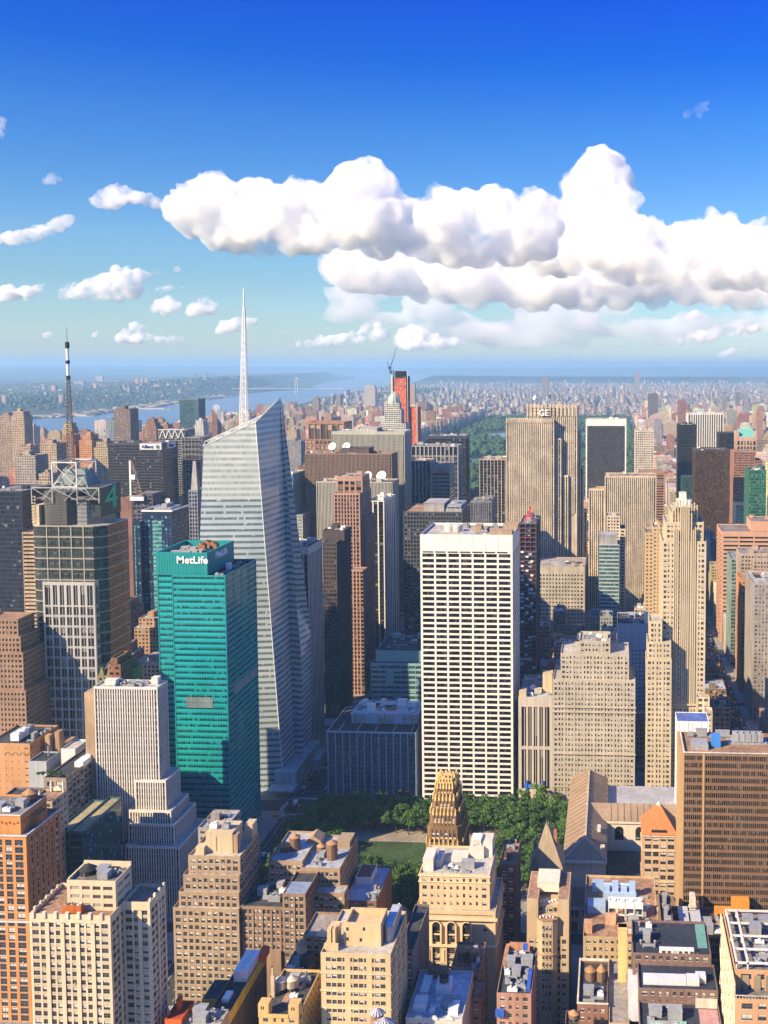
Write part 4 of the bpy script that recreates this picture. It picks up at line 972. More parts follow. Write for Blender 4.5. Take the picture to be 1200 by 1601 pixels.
t = tower('banded_sign_block', 'grey banded block with red rooftop lettering right of the pale ribbed tower', [(a, b_, z, 1340, 1380)], dict(bay=30, fl=5, pw=0, sh=2.4, cw=.8, top=11, so=0.05, rec=.5), wall((.29, .27, .26), .7, name='grey_stone'), None, DGLASS, GRAVEL, clutter=3)
q = (-220.0,1340,172.0)
sign_text(t, 'UBS', 6.5, (q[0], 1339.8, q[2]), 'S', wall((.60, .02, .02), .5, .03, name='red_letters'), bold=.12, sx=1.2)
a, b_, z = -193.8,-138.7,173.8
t = tower('black_grid_tower', 'black gridded tower with grey plant boxes on its roof behind the white banded tower', [(a, b_, z, 960, 1018)], dict(bay=2.75, fl=3.7, pw=.9, sh=1.35, cw=.9, top=1.5, so=.04, rec=.5, ph=1), wall((.075, .08, .09), .45, .1, name='black_metal_grid'), None, glass((.015, .017, .022), .22, (.2, .2, .2)), TERRA)
part(t, 'plant_box', GREYC, lambda b: (b.box(a + 18, a + 37, 968, 1004, z - 1, z + 6.5), b.box(a + 17.5, a + 37.5, 967.5, 1004.5, z + 6.5, z + 7)))
part(t, 'fan_house', STEEL, lambda b: (b.box(a + 39, a + 54, 966, 1008, z - 1, z + 2), b.box(a + 40, a + 53, 968, 1006, z + 3.2, z + 5), b.lathe(a + 46, 985, [(5, z + 5), (5, z + 6.5), (.1, z + 6.5)], 16), [b.box(a + 40 + k * 4, a + 40.6 + k * 4, 967, 967.6, z + 2, z + 3.2) for k in range(4)]))
a, b_, z = -160.9,-136.7,155.7
tower('grey_slit_block', 'low grey block with narrow slit windows beside the black gridded tower', [(a, b_, z, 1180, 1215)], dict(bay=2.2, fl=3.8, pw=1.1, sh=.8, cw=1, top=2, so=.3, rec=.5), wall((.20, .21, .24), .7, name='dark_grey_stone'), SPDARK, DGLASS, TAR, clutter=5)
a, b_, z = -164.4,-131.8,193.4
tower('dark_striped_tower', 'dark tower with pale thin stripes left of the great limestone slab', [(a, b_, z, 1290, 1335)], dict(bay=4.6, fl=3.8, pw=.8, sh=1.2, cw=.8, top=1.2, so=.3, rec=.6), wall((.42, .39, .34), .6, name='pale_stripe'), SPDARK, DGLASS, TERRA, clutter=4)

# the great limestone slab with the roof letters
G30 = dict(bay=2.35, fl=3.75, pw=1.35, sh=1.2, cw=1.3, top=2.2, so=.32, rec=.6)
t3 = []
a, b_, z = -128.0,-69.9,244.3; t3.append((a, b_, z, 1262, 1300))
c, d, zc_ = -103.9,-42.4,259.8; t3.append((c, d, zc_, 1272, 1301))
for (xa_, xb_, zz, uu) in ((-71.6,-61.5,221.6) + (1266,), (-62.4,-53.1,176.2) + (1269,), (-44.1,-37.9,228.0) + (1278,), (-39.5,-34.8,185.3) + (1281,), (-54.7,-43.8,128.8) + (1272,), (-37.9,-30.4,132.0) + (1284,)):
    t3.append((xa_ + .05, xb_ + .05, zz, uu, 1302 - (uu - 1262) * .3, 0))
t = tower('limestone_slab_tower', 'great stepped limestone skyscraper with white letters at its crown', t3, G30, LIME, wall((.10, .09, .08), .7, name='bronze_spandrel'), glass((.03, .03, .034), .3), GRAVEL)
q = (-82.8,1271,251.6)
sign_text(t, 'GE', 10, (q[0], 1270.6, q[2]), 'S', LETTER, bold=.1, sx=.95, ext=.8)
part(t, 'letter_frame', DARKM, lambda b: [b.box(q[0] - 15, q[0] + 15, 1271.0, 1271.3, q[2] + dz, q[2] + dz + .3) for dz in (-6, -2, 2, 6)])
part(t, 'crown_pier', LIME, lambda b: [b.box(c + k * (d - c - 2.2) / 13, c + k * (d - c - 2.2) / 13 + 2.2, 1271.2, 1272, zc_ - 12, zc_ + 3.4) for k in range(14)] + [b.box(d, d + .8, 1274 + k * 4.6, 1276 + k * 4.6, zc_ - 12, zc_ + 3.4) for k in range(6)])
part(t, 'radome', WHITEM, lambda b: b.lathe(c + 9, 1290, [(.1, zc_ + 6), (2.2, zc_ + 7), (3.1, zc_ + 9.5), (2.2, zc_ + 12), (.1, zc_ + 13)], 14))
part(t, 'roof_mast', STEEL, lambda b: [b.bar((c + 22 + k * 7, 1292, zc_ - 1), (c + 22 + k * 7, 1292, zc_ + 14 + 4 * (k % 2)), .3, 5, .12) for k in range(4)])
part(t, 'parapet_pier', LIME, lambda b: [b.box(a + k * (b_ - a - 1.6) / 22, a + k * (b_ - a - 1.6) / 22 + 1.6, 1261.4, 1262, z - 4, z + 1.8) for k in range(23)])
a, b_, z = -84.3,-30.4,80.9
tower('square_window_block', 'flat grey stone block with square windows below the great limestone skyscraper', [(a, b_, z, 1180, 1240)], dict(bay=3.6, fl=4.6, pw=1.9, sh=2.4, cw=2, top=9, so=0.02, rec=.6), LIMEG, None, DGLASS, wall((.33, .27, .25), .9, .2), clutter=7)

# towers by the big park on the right
a, b_, z = -47.7,25.8,212.5
t = tower('black_swooping_tower', 'black glass slab framed by white travertine edges and a white cap', [(a, b_, z, 1900, 1945)], dict(bay=1.9, fl=3.8, pw=.1, sh=.25, cw=2.6, top=12, so=.1, rec=.5), WHITEC, DARKB, glass((.010, .011, .018), .25, (.022, .024, .034), rough=.08), GRAVEL, clutter=6)
a, b_, z = 39.4,72.7,197.8
tower('pale_square_window_tower', 'slender pale stone tower with square windows right of the black slab', [(a, b_, z, 1830, 1866)], dict(bay=3.4, fl=4.0, pw=1.7, sh=2.1, cw=1.6, top=4, so=.03, rec=.5), wall((.50, .45, .36), name='pale_limestone'), None, DGLASS, TERRA, clutter=3)
a, b_, z = -8.7,53.4,177.1
a2, _, z2 = -28.1,-8.7,160.2
tower('limestone_office_slab', 'limestone slab with vertical piers and lower left wing before the white-framed black slab', [(a, b_, z, 1258, 1296), (a2, a - .05, z2, 1268, 1292)], G30, LIME, wall((.10, .09, .08), .7, name='bronze_spandrel'), glass((.03, .03, .034), .3), TERRA, clutter=5)
a, b_, z = 42.6,79.5,146.3
tower('brown_banded_block', 'brown banded office block half hidden behind the limestone office slab', [(a, b_, z, 1600, 1660)], dict(bay=40, fl=4, pw=0, sh=2.0, cw=1, top=4, rec=.5), wall((.30, .17, .11), .7, name='brown_precast'), None, DGLASS, TERRA)
a, b_, z = -13.7,8.2,126.4
t = tower('teal_banded_block', 'slim block with teal glass bands and grey plant room before the limestone slab', [(a, b_, z - 9, 1120, 1150)], dict(bay=2, fl=4.1, pw=.1, sh=1.5, cw=.3, top=1.2, so=.05, rec=.3), wall((.40, .42, .40), .4, .08, name='pale_metal_band'), None, glass((.03, .11, .13), .15, (.1, .25, .27), rough=.06), TAR, pent=[(a, b_ - 2, 1121, 1148, z - 10, z, GREYC)], clutter=0)
a, b_, z = -5.8,9.2,142.9
tower('tan_stepped_block', 'narrow tan stepped block with a dark arched top behind the teal banded block', [(a, b_, z, 1160, 1185), (b_ - .5, b_ + 6, z - 14, 1155, 1185)], dict(bay=3, fl=3.6, pw=1.6, sh=1.7, cw=1.4, top=2, rec=.4), LIME, None, DGLASS, TAR, clutter=2)
a, b_, z = 121.0,145.5,201.4
tower('black_glass_tower', 'plain black glass tower right of the avenue leading to the horizon', [(a, b_ + 9, z, 1930, 1975)], dict(bay=1.9, fl=3.8, pw=.12, sh=.6, cw=.4, top=.8, so=.08, rec=.25), wall((.035, .03, .03), .35, .1, name='black_metal'), DARKB, glass((.012, .011, .012), .3, (.024, .022, .024)), TAR, clutter=4)
a, b_, z = 145.5,214.0,216.9
tower('white_ribbed_tower', 'wide white tower with bold vertical ribs near the big park', [(a, b_, z, 2030, 2080)], dict(bay=4.3, fl=4, pw=1.9, sh=.5, cw=1.6, top=1.5, so=.6, rec=.9), wall((.62, .60, .56), .6, .06, name='white_marble_rib'), DARKB, glass((.05, .05, .055), .1), PALEROOF, side_st=dict(bay=3.4, fl=4, pw=1.7, sh=.5, cw=1.6, top=1.5, so=.6, rec=.9), clutter=7)
a, b_, z = 188.7,214.3,191.5
tower('small_black_tower', 'smaller black glass block standing before the white ribbed tower', [(a, b_, z, 1850, 1890)], dict(bay=2, fl=3.8, pw=.12, sh=.5, cw=.4, top=.8, rec=.25), wall((.035, .03, .03), .35, .1, name='black_metal'), DARKB, glass((.012, .011, .012), .3, (.024, .022, .024)), TAR)
a, b_, z = 207.1,240.9,190.9
t = tower('green_roofed_tower', 'pink stone tower with tall windows under a sloping green copper roof', [(a, b_, z, 1760, 1795)], dict(bay=5, fl=9, pw=2.2, sh=2.5, cw=2, top=7, rec=.6), wall((.44, .30, .22), name='pink_stone'), None, DGLASS, TERRA)
part(t, 'copper_roof', wall((.14, .42, .33), .6, .12, name='copper_patina'), lambda b: b.add([(a + 5, 1761, z), (b_ - 3, 1761, z), (b_ - 3, 1790, z + 12), (a + 5, 1790, z + 12), (a + 5, 1790, z), (b_ - 3, 1790, z)], ((0, 1, 2, 3), (1, 5, 2), (0, 3, 4), (3, 2, 5, 4))))
part(t, 'gable', wall((.44, .30, .22), name='pink_stone'), lambda b: (b.box(a, a + 4.8, 1760.6, 1792, z, z + 9), b.box(b_ - 2.8, b_, 1760.6, 1792, z, z + 9)))
a, b_, z = 189.3,221.8,176.0
tower('red_stepped_tower', 'reddish stepped office tower behind the bronze glass tower', [(a, b_, z, 1640, 1690), (b_ + .1, b_ + 12, z - 14, 1640, 1690)], dict(bay=3, fl=3.8, pw=.8, sh=1.9, cw=1, top=2, rec=.4), wall((.33, .17, .12), .7, name='red_precast'), None, DGLASS, TERRA, clutter=3)
a, b_, z = 121.2,171.1,186.6
tower('bronze_glass_tower', 'dark bronze mirror-glass tower with blotchy reflections', [(a, b_, z, 1530, 1590)], dict(bay=1.7, fl=3.8, pw=.14, sh=.9, cw=.3, top=2, so=.05, rec=.2), wall((.07, .045, .03), .3, .1, name='bronze_metal'), wall((.055, .036, .024), .25, .1, name='bronze_spandrel_glass'), glass((.06, .037, .02), .25, (.15, .09, .045), rough=.08, spec=.9), TAR, clutter=3)
a, b_, z = 161.9,182.9,185.7
tower('green_glass_tower', 'bright green glass tower at the right edge beyond the salmon banded tower', [(a, b_, z, 1250, 1290)], dict(bay=2.6, fl=3.9, pw=.18, sh=.8, cw=.5, top=1.2, so=.05, rec=.25), wall((.05, .15, .10), .35, .1, name='green_metal'), None, glass((.02, .085, .06), .3, (.10, .20, .16), rough=.06), TAR, clutter=4)
a, b_, z = 156.7,168.8,133.7
tower('blue_glass_block', 'small blue glass block wedged between bronze and green glass towers', [(a, b_, z, 1330, 1360)], dict(bay=2, fl=3.8, pw=.12, sh=.4, cw=.3, top=1, rec=.2), wall((.05, .08, .14), .35), None, glass((.02, .04, .08), .1, rough=.06), TAR)
a, b_, z = 122.1,144.3,115.4
tower('dark_green_block', 'small dark green glass block just behind the bronze glass tower', [(a, b_, z, 1830, 1865)], dict(bay=2, fl=3.8, pw=.12, sh=.6, cw=.3, top=1, rec=.2), wall((.04, .09, .08), .35), None, glass((.02, .05, .045), .3, (.12, .16, .14), rough=.06), TAR)
SAL = wall((.50, .29, .19), .7, .1, name='salmon_precast')
a, b_, z = 122.1,193.9,125.6
z2 = 135.6
tower('salmon_banded_tower', 'salmon pink office block with dark horizontal window bands at the right edge', [(a, b_, z, 1165, 1220), (155.6, b_ + 6, z2, 1175, 1215, z - 2, dict(blank))], dict(bay=17.5, fl=4.6, pw=1.4, sh=2.5, cw=2.4, top=6, so=0.02, rec=.6), SAL, None, DGLASS, GRAVEL, clutter=5)
# ---------------------------------------------------------------- left side of the middle distance
a, b_, z = -676.6,-601.9,205.4
t = tower('black_sign_tower', 'broad black tower with a white sign panel near its roof', [(a, b_, z, 1370, 1420)], dict(bay=3.0, fl=3.9, pw=.55, sh=1.3, cw=.6, top=3, so=.25, rec=.5), wall((.05, .052, .06), .5, .1, name='black_metal'), wall((.07, .06, .05), .5, name='dark_bronze_spandrel'), glass((.013, .014, .018), .1), TAR, clutter=9)
q = (-617.4,1369,200.8); q0 = (-632.2,1369,205.1); q1 = (-602.6,1369,197.0)
part(t, 'sign_panel', WHITEM, lambda b: b.box(q0[0], q1[0], 1369, 1369.8, q1[2], q0[2]))
NAVY = wall((.01, .02, .10), .5, .03, name='navy_letters')
sign_text(t, 'Allianz', 6.6, (q[0] - 4, 1368.9, q[2]), 'S', NAVY, bold=.12, sx=.95)
def emblem(b):
    cx, cz = q[0] + 10, q[2]
    for k in range(24):
        a0, a1 = k * .2618, (k + 1) * .2618; b.bar((cx + 2.9 * math.cos(a0), 1368.8, cz + 2.9 * math.sin(a0)), (cx + 2.9 * math.cos(a1), 1368.8, cz + 2.9 * math.sin(a1)), .28)
    for dx in (-1.1, 0, 1.1): b.bar((cx + dx, 1368.8, cz - 1.7), (cx + dx, 1368.8, cz + (1.9 if dx == 0 else 1.3)), .3)
part(t, 'sign_emblem', NAVY, emblem)
part(t, 'side_sign_panel', WHITEM, lambda b: b.box(b_ - .1, b_ + .7, 1385, 1412, q1[2], q0[2]))
sign_text(t, 'Allianz', 6.0, (b_ + .8, 1398, q[2]), 'E', NAVY, bold=.12)
# tower with the zigzag truss edge
a, b_, z = -690.8,-650.0,211.8
ZW = wall((.66, .66, .64), .5, .06, name='white_truss')
t = tower('zigzag_truss_tower', 'grey tower braced by a white zigzag truss along its top and corner', [(a, b_, z, 1560, 1600)], dict(bay=3, fl=3.8, pw=.5, sh=1.4, cw=.8, top=2, rec=.4), wall((.22, .22, .21), .7), None, DGLASS, GRAVEL, clutter=3)
def zig(b):
    n = 8; 
    for k in range(n):
        x0, x1 = a + 2 + k * (b_ - a - 2) / n, a + 2 + (k + 1) * (b_ - a - 2) / n
        b.bar((x0, 1559.5, z - 13 if k % 2 == 0 else z), (x1, 1559.5, z if k % 2 == 0 else z - 13), .8)
    b.bar((a, 1559.5, z + .3), (b_, 1559.5, z + .3), .7)
    y = z
    for k in range(12):
        b.bar((b_ + .6, 1562 + (k % 2) * 22, y), (b_ + .6, 1562 + ((k + 1) % 2) * 22, y - 11), .8); y -= 11
part(t, 'zigzag_truss', ZW, zig)
a, b_, z = -608.1,-582.2,207.9
t = tower('scaffolded_tower', 'grey tower behind builders\' scaffolding and decks beside the crystal tower', [(a, b_, z, 1450, 1490)], dict(bay=4, fl=3.8, pw=.4, sh=.6, cw=.4, top=1, rec=1.2, so=.1), wall((.30, .28, .26), .8), None, glass((.04, .04, .04), .4), GRAVEL)
part(t, 'scaffold', STEEL, lambda b: [b.box(a - 1 + (k % 2) * 3, b_ + 6, 1447.5, 1449.5, z - 4 - k * 7, z - 3.4 - k * 7) for k in range(8)] + [b.box(a + k * 5, a + .5 + k * 5, 1447, 1447.5, z - 70, z + 1) for k in range(7)])
s = (-484.3,1180,198.6)
t = tower('obelisk_tower', 'dark blue gridded tower with a grey obelisk spire close against the crystal tower', [(-488.7, -478.1, 166.0, 1180, 1205)], dict(bay=3.4, fl=4.5, pw=1.2, sh=1.2, cw=.9, top=2, rec=.4), wall((.24, .26, .32), .6), None, DGLASS, GRAVEL)
zo = 166.0
part(t, 'obelisk', wall((.36, .34, .32), .8), lambda b: b.prism([(s[0] - 4, 1186), (s[0] + 4, 1186), (s[0] + 4, 1194), (s[0] - 4, 1194)], zo - 1, s[2], True, poly1=[(s[0] - 1.6, 1188), (s[0] + 1.6, 1188), (s[0] + 1.6, 1191), (s[0] - 1.6, 1191)]))
# blue-black tower with its white framed mast house
a, b_, z = -461.1,-431.5,166.0
NB = wall((.022, .032, .075), .35, .1, name='navy_metal')
t = tower('navy_tower', 'navy blue glass tower with scattered turquoise panes and a white roof rim', [(a, b_, z, 1000, 1040), (-468.4, a - .05, 157.1, 995, 1035)], dict(bay=3.6, fl=4.0, pw=.9, sh=1.3, cw=.9, top=4, so=.05, rec=.3), NB, None, glass((.03, .06, .12), .38, (.10, .30, .32), rough=.08), GRAVEL)
part(t, 'roof_rim', WHITEM, lambda b: (b.box(a - .6, b_ + .6, 999.4, 1000.4, z, z + 1.6), b.box(b_ - .4, b_ + .6, 1000.4, 1040.6, z, z + 1.6), b.box(a - .6, a + .4, 1000.4, 1040.6, z, z + 1.6)))
part(t, 'turquoise_bay', curtain((.10, .34, .35), (.05, .16, .18), .5, .06, (.05, .1, .14), .3, .1), lambda b: [b.prism([(x, 999.75), (x + 9.5, 999.75), (x + 9.5, 999.98), (x, 999.98)], 0, z - 9, False, 3, 4) for x in (a + 10,)] + [b.prism([(-467.7 + .5, 994.8), (a - 5, 994.8), (a - 5, 994.98), (-467.7 + .5, 994.98)], 0, 157.1 - 6, False, 3, 4)])
part(t, 'roof_house', STEEL, lambda b: (b.box(a + 8, b_ - 4, 1008, 1032, z, z + 3), b.box(a + 14, b_ - 10, 1012, 1028, z + 3, z + 6)))
dish(a + 20, 1014, z + 6, 2.4, 'small white dish on the roof of the navy blue glass tower', 10, 30)
a, b_, z = -499.1,-477.3,176.1
t = tower('mast_house', 'low dark tower block carrying a tall white triangular lattice fin', [(a, b_, z, 1060, 1090)], dict(bay=4, fl=4, pw=1, sh=1.5, cw=1, top=2, rec=.5), wall((.10, .10, .12), .6), None, DGLASS, GRAVEL)
f0, f1, f2 = (-497.9,1058,211.0), (-498.9,1058,174.3), (-487.3,1058,174.4)
def fin(b):
    b.bar(f1, f0, .9); b.bar(f2, (f0[0] + .5, f0[1], f0[2]), .5); b.bar(f1, f2, .8)
    for k in range(1, 9):
        f = k / 9; p = (f1[0], 1058, f1[2] + (f0[2] - f1[2]) * f); q = (f2[0] + (f0[0] - f2[0]) * f, 1058, f2[2] + (f0[2] - f2[2]) * f)
        b.bar(p, q, .28); b.bar(p, (f2[0] + (f0[0] - f2[0]) * (f - .1), 1058, f2[2] + (f0[2] - f2[2]) * (f - .1)), .22)
part(t, 'lattice_fin', wall((.30, .22, .16), .6, name='rusty_steel'), fin)
part(t, 'fin_panel', WHITEM, lambda b: (b.box(f1[0] - 1.2, f1[0] + .5, 1057, 1059, f1[2], f0[2]), b.box(f1[0], f1[0] + 5, 1056.6, 1057, f1[2] + 17, f1[2] + 22), b.box(f1[0] - 1, f2[0] + 2, 1056.5, 1059.5, f1[2] - 5, f1[2] - 1)))
a, b_, z = -526.7,-514.0,168.8
tower('plum_block', 'narrow plum brown block squeezed between the numeral tower and the navy tower', [(a, b_, z, 1090, 1125)], dict(blank, top=2), wall((.22, .12, .10), .8), None, DGLASS, TERRA)
a, b_, z = -530.5,-495.5,203.8
tower('left_edge_black_slab', 'plain blue-black glass slab at the left edge of the view', [(a, b_, z, 850, 900)], dict(bay=2.2, fl=3.8, pw=.12, sh=.6, cw=.4, top=1, so=.05, rec=.2), wall((.03, .04, .07), .4, .1, name='blue_black_metal'), DARKB, glass((.014, .02, .035), .06, rough=.08), GRAVEL, clutter=6)
ART = wall((.29, .19, .13), .85, .2, name='brown_stone_brick')
stp = dict(bay=2.6, fl=3.6, pw=1.3, sh=1.8, cw=1.0, top=1.5, rec=.35)
a, b_, z = -438.7,-418.2,130.3
ts = [(a, -404.1, 84.7, 690, 725)]
for xr, y in ((24, 1020), (15, 995), (6, 968)): ts.append((a, -417.1 + (xr - 1) * .42, {1020: 110.5, 995: 120.7, 968: 132.0}[y], {1020: 694, 995: 698, 968: 702}[y], 723))
tower('brown_stepped_tower', 'old brown stone tower stepping up in small terraces at the left edge', ts, stp, ART, None, DGLASS, TERRA)
a, b_, z = -461.1,-446.7,179.1
tower('sandy_balcony_tower', 'sandy striped tower edge showing just left of the curved glass tower', [(a, b_, z, 790, 830)], dict(bay=40, fl=3.1, pw=0, sh=1.6, cw=.6, top=1.6, rec=.8), wall((.46, .34, .22), .8), None, DGLASS, TERRA)
t = thing('video_screen', 'glowing blue and white video screen low beside the old brown stone tower', 'screen', (-429.5, 745, 51.5))
s0 = (-434.4,745,59.8)
em, nt, p = mat_new('screen_glow'); gg = nd(nt, 'ShaderNodeTexCoord').outputs['Generated']; sp = nd(nt, 'ShaderNodeSeparateXYZ'); nt.links.new(gg, sp.inputs[0])
nt.links.new(mixc(nt, sp.outputs[2], (.5, .75, .9), (.02, .25, .75)), p.inputs['Emission Color']); p.inputs['Emission Strength'].default_value = .9; p.inputs['Base Color'].default_value = (.02, .02, .03, 1)
part(t, 'screen', em, lambda b: b.box(s0[0] - 2.6, s0[0] + 2.2, 744.7, 745, s0[2] - 7, s0[2] + 7))
part(t, 'casing', DARKM, lambda b: b.box(s0[0] - 3.1, s0[0] + 2.7, 745, 747, s0[2] - 60, s0[2] + 7.6))
# green roofed gothic block behind the striped tower
a, b_, z = -327.0,-312.7,120.0
t = tower('gothic_block', 'olive stone block with dark pitched roof behind the striped white tower', [(a, b_ + 2, z - 8, 640, 668)], stp, wall((.25, .23, .12), .85, .25, name='olive_stone'), None, DGLASS, TAR)
part(t, 'pitched_roof', wall((.06, .08, .075), .7, .2, name='green_black_slate'), lambda b: b.prism([(a + 1, 641), (b_ + 1, 641), (b_ + 1, 667), (a + 1, 667)], z - 8, z + 2, True, poly1=[(a + 6, 648), (b_ - 3, 648), (b_ - 3, 660), (a + 6, 660)]))
part(t, 'gable_dormer', wall((.25, .23, .12), .85, .25, name='olive_stone'), lambda b: [b.prism([(x, 639.6), (x + 3.4, 639.6), (x + 3.4, 642), (x, 642)], z - 8, z - 3, True, poly1=[(x + 1.2, 639.6), (x + 2.2, 639.6), (x + 2.2, 642), (x + 1.2, 642)]) for x in (a + 1, a + 6, a + 11)])
a, b_, z = -309.1,-301.2,125.9
tower('red_gabled_house', 'narrow red-brown gabled brick top peeking over the striped white tower', [(a, b_, z, 618, 634), (a + 2, b_ - 2, z + 4, 618, 634, z - .5)], stp, REDB, None, DGLASS, TERRA)

# ---------------------------------------------------------------- the row north of 42nd street, right half
WN = dict(bay=2.9, fl=3.75, pw=1.35, sh=1.75, cw=1.5, top=2, so=.02, rec=.35, win=True, sides='S')
a, b_, z = -40.9,16.9,89.5
ts = [(a, b_, 89.5, 722, 760)]
for xl, xr, y, u in ((876, 983, 1018, 726), (906, 953, 1001, 731)): ts.append((a + (xl - 864) * .44, b_ - (993 - xr) * .44, {1018: 107.1, 1001: 114.9}[y], u, 758, z - 2))
SALM = wall((.42, .37, .29), .85, .18, name='buff_stone')
t = tower('buff_office_block', 'big buff stone office block with stepped top facing the park', ts, dict(bay=2.35, fl=3.65, pw=1.05, sh=1.75, cw=1.2, top=2, so=.02, rec=.35, win=True, sides='S', mk=3, mw=1.7, mp=.08), SALM, None, DGLASS, PALEROOF, win=100, clutter=8)
part(t, 'cornice', SALM, lambda b: [b.box(a - .5, b_ + .5, 721.2, 722.0, zz, zz + .9) for zz in (z - 20, z - 23.5, 36, 12)])
a0, b0, z0 = -65.2,-40.9,76.4
t = tower('columned_block', 'pale stone block with tall window columns right of the white banded tower', [(a0, b0 - .1, z0, 722, 776)], dict(bay=4.3, fl=30, pw=1.5, sh=2.2, cw=2.2, top=7, base=8, so=.1, rec=.8, sm=2, smw=.4), wall((.45, .40, .33), .85, .15, name='pale_buff_stone'), None, glass((.02, .022, .028), .35), SILVER, clutter=12)
part(t, 'turret', CREAMB, lambda b: (b.box(b0 - 8, b0 - 1, 735, 745, z0 - 1, z0 + 13), b.box(a0 + .4, a0 + 5.5, 723, 729, z0 - 1, z0 + 4)))
part(t, 'awning', wall((.05, .12, .45), .6, name='blue_canvas'), lambda b: b.box(a0 + 4, b0 - 6, 721.3, 722, 11, 13.5))
part(t, 'banner', wall((.05, .12, .45), .6, name='blue_canvas'), lambda b: [b.box(x, x + 1.2, 720.8, 721.2, 4, 17) for x in (a0 + 5, b0 - 8)])
dish(a0 + 9, 738, z0 - 1, 2.2, 'small white dish on the roof of the columned pale stone block', 20, 30)
a1, b1, z1 = 25.2,41.2,118.9
# tall limestone tower on the corner with its lower wing
F5 = dict(bay=2.35, fl=3.7, pw=1.0, sh=1.75, cw=1.3, top=2, so=.02, rec=.35, win=True, sides='S', mk=2, mw=1.8, mp=.1)
t5 = [(24.4,42.1,105.3) + (722, 742), (25.2,41.7,117.2) + (723, 745, 80), (26.6,35.5,130.9) + (726, 747, 100),
      (35.4,66.2,186.4) + (733, 776, 0), (37.7,64.5,199.6) + (735, 772, 150), (41.4,60.7,206.5) + (738, 768, 170), (42.8,59.4,209.4) + (740, 766, 180)]
a, b_, z = 35.4,66.2,186.4
CRL = wall((.50, .42, .29), .8, .15, name='warm_limestone')
t = tower('corner_limestone_tower', 'tall warm limestone corner tower with fluted crown and a lower wing on its left', t5, F5, CRL, None, DGLASS, PALEROOF, win=100)
w5 = b_ - a
part(t, 'dark_bay', glass((.016, .017, .02), .15), lambda b: [b.quad((a + w5 * f0, 732.95, 72), (a + w5 * f1, 732.95, 72), (a + w5 * f1, 732.95, z + k), (a + w5 * f0, 732.95, z + k), ((0, 0), (4 * (f1 - f0) * 5, 0), (4 * (f1 - f0) * 5, 34), (0, 34))) for f0, f1, k in ((.27, .36, 8), (.42, .60, 24), (.66, .75, 8))])
part(t, 'fluted_pier', CRL, lambda b: [b.box(a + w5 * f - .45, a + w5 * f + .45, 732.2, 733.05, 70, z + k) for f, k in ((.27, 10), (.315, 8), (.36, 20), (.42, 26), (.465, 25), (.51, 25), (.555, 25), (.60, 26), (.66, 20), (.705, 8), (.75, 10))])
part(t, 'bay_spandrel', wall((.12, .115, .11), .6), lambda b: [b.box(a + w5 * f0, a + w5 * f1, 732.75, 732.92, 74 + j * 3.7, 75.3 + j * 3.7) for f0, f1 in ((.27, .36), (.42, .60), (.66, .75)) for j in range(int((z - 76) / 3.7))])
zt5 = 209.4
part(t, 'crown_fin', CRL, lambda b: [b.box(a + 7 + k * 1.9, a + 7.9 + k * 1.9, 737.2, 738.1, zt5 - 14, zt5 + 2 + (k % 3) * .8) for k in range(10)])
part(t, 'penthouse', wall((.55, .58, .52), .6), lambda b: (b.box(a + 11, b_ - 10, 746, 760, zt5 - 1, zt5 + 4), b.box(a + 13, b_ - 13, 749, 758, zt5 + 4, zt5 + 9), [b.box(a + 10.5 + k * 2.4, a + 10.7 + k * 2.4, 745.5, 745.7, zt5 - 1, zt5 + 5.4) for k in range(5)]))
part(t, 'base_cornice', CRL, lambda b: (b.box(a - .3, b_ + .3, 731.8, 732.95, 69, 70.2)))
tower('cream_step', 'small cream stone stepped annex at the right foot of the corner limestone tower', [(59.1,67.9,80.8) + (715, 721.5), (64.0, 69.2, 74.0, 706, 714.5)], dict(bay=2.6, fl=3.8, pw=1.2, sh=1.9, cw=1.2, top=1.2, rec=.3, win=True, sides='S'), CREAMB, None, DGLASS, PALEROOF, win=20)
# building under a white wrap
a, b_, z = 41.5,61.5,85.8
t = tower('wrapped_block', 'square block wrapped in white sheeting under a blue tarpaulin roof', [(a, b_, z, 650, 668)], dict(blank, top=.5), wall((.72, .72, .70), .8, .1, name='white_sheeting'), None, DGLASS, wall((.10, .16, .42), .8, .5, name='blue_tarpaulin'))
part(t, 'sheet_fold', wall((.64, .64, .63), .8, .1, name='white_sheeting'), lambda b: [b.bar((a + 1 + k * 2.7, 649.9, 40), (a + 1.5 + k * 2.7, 649.9, z - .3), .22) for k in range(6)] + [b.bar((a + 1 + k * 2.7, 649.85, z - 6 - j * 5), (a + 3.6 + k * 2.7, 649.85, z - 4 - j * 5), .16) for k in range(5) for j in range(3)])
# blocks between the buff office block and the corner tower
a, b_, z = 5.0,30.1,98.1
tower('slate_fronted_block', 'plain blue-grey rendered block with small windows behind the buff office block', [(a, b_, z, 850, 890)], dict(bay=3, fl=3.5, pw=2.0, sh=2.3, cw=2, top=22, so=0.02, rec=.3), wall((.36, .38, .44), .8, .15, name='pale_blue_grey_render'), None, DGLASS, TAR, clutter=4, pent=[(a + 22, a + 25, 852, 858, z - 1, z + 8, WHITEC)])
a, b_, z = 29.3,44.3,164.6
tower('blank_amber_tower', 'narrow tower with a blank amber side left of the corner limestone tower', [(a, 35.9, z, 905, 935), (35.9 + .05, b_, 169.7, 905, 935)], dict(bay=2.4, fl=3.4, pw=1.6, sh=2.1, cw=.9, top=2, rec=.3), wall((.48, .35, .20), .8, .12, name='amber_brick'), None, DGLASS, GRAVEL, clutter=3)
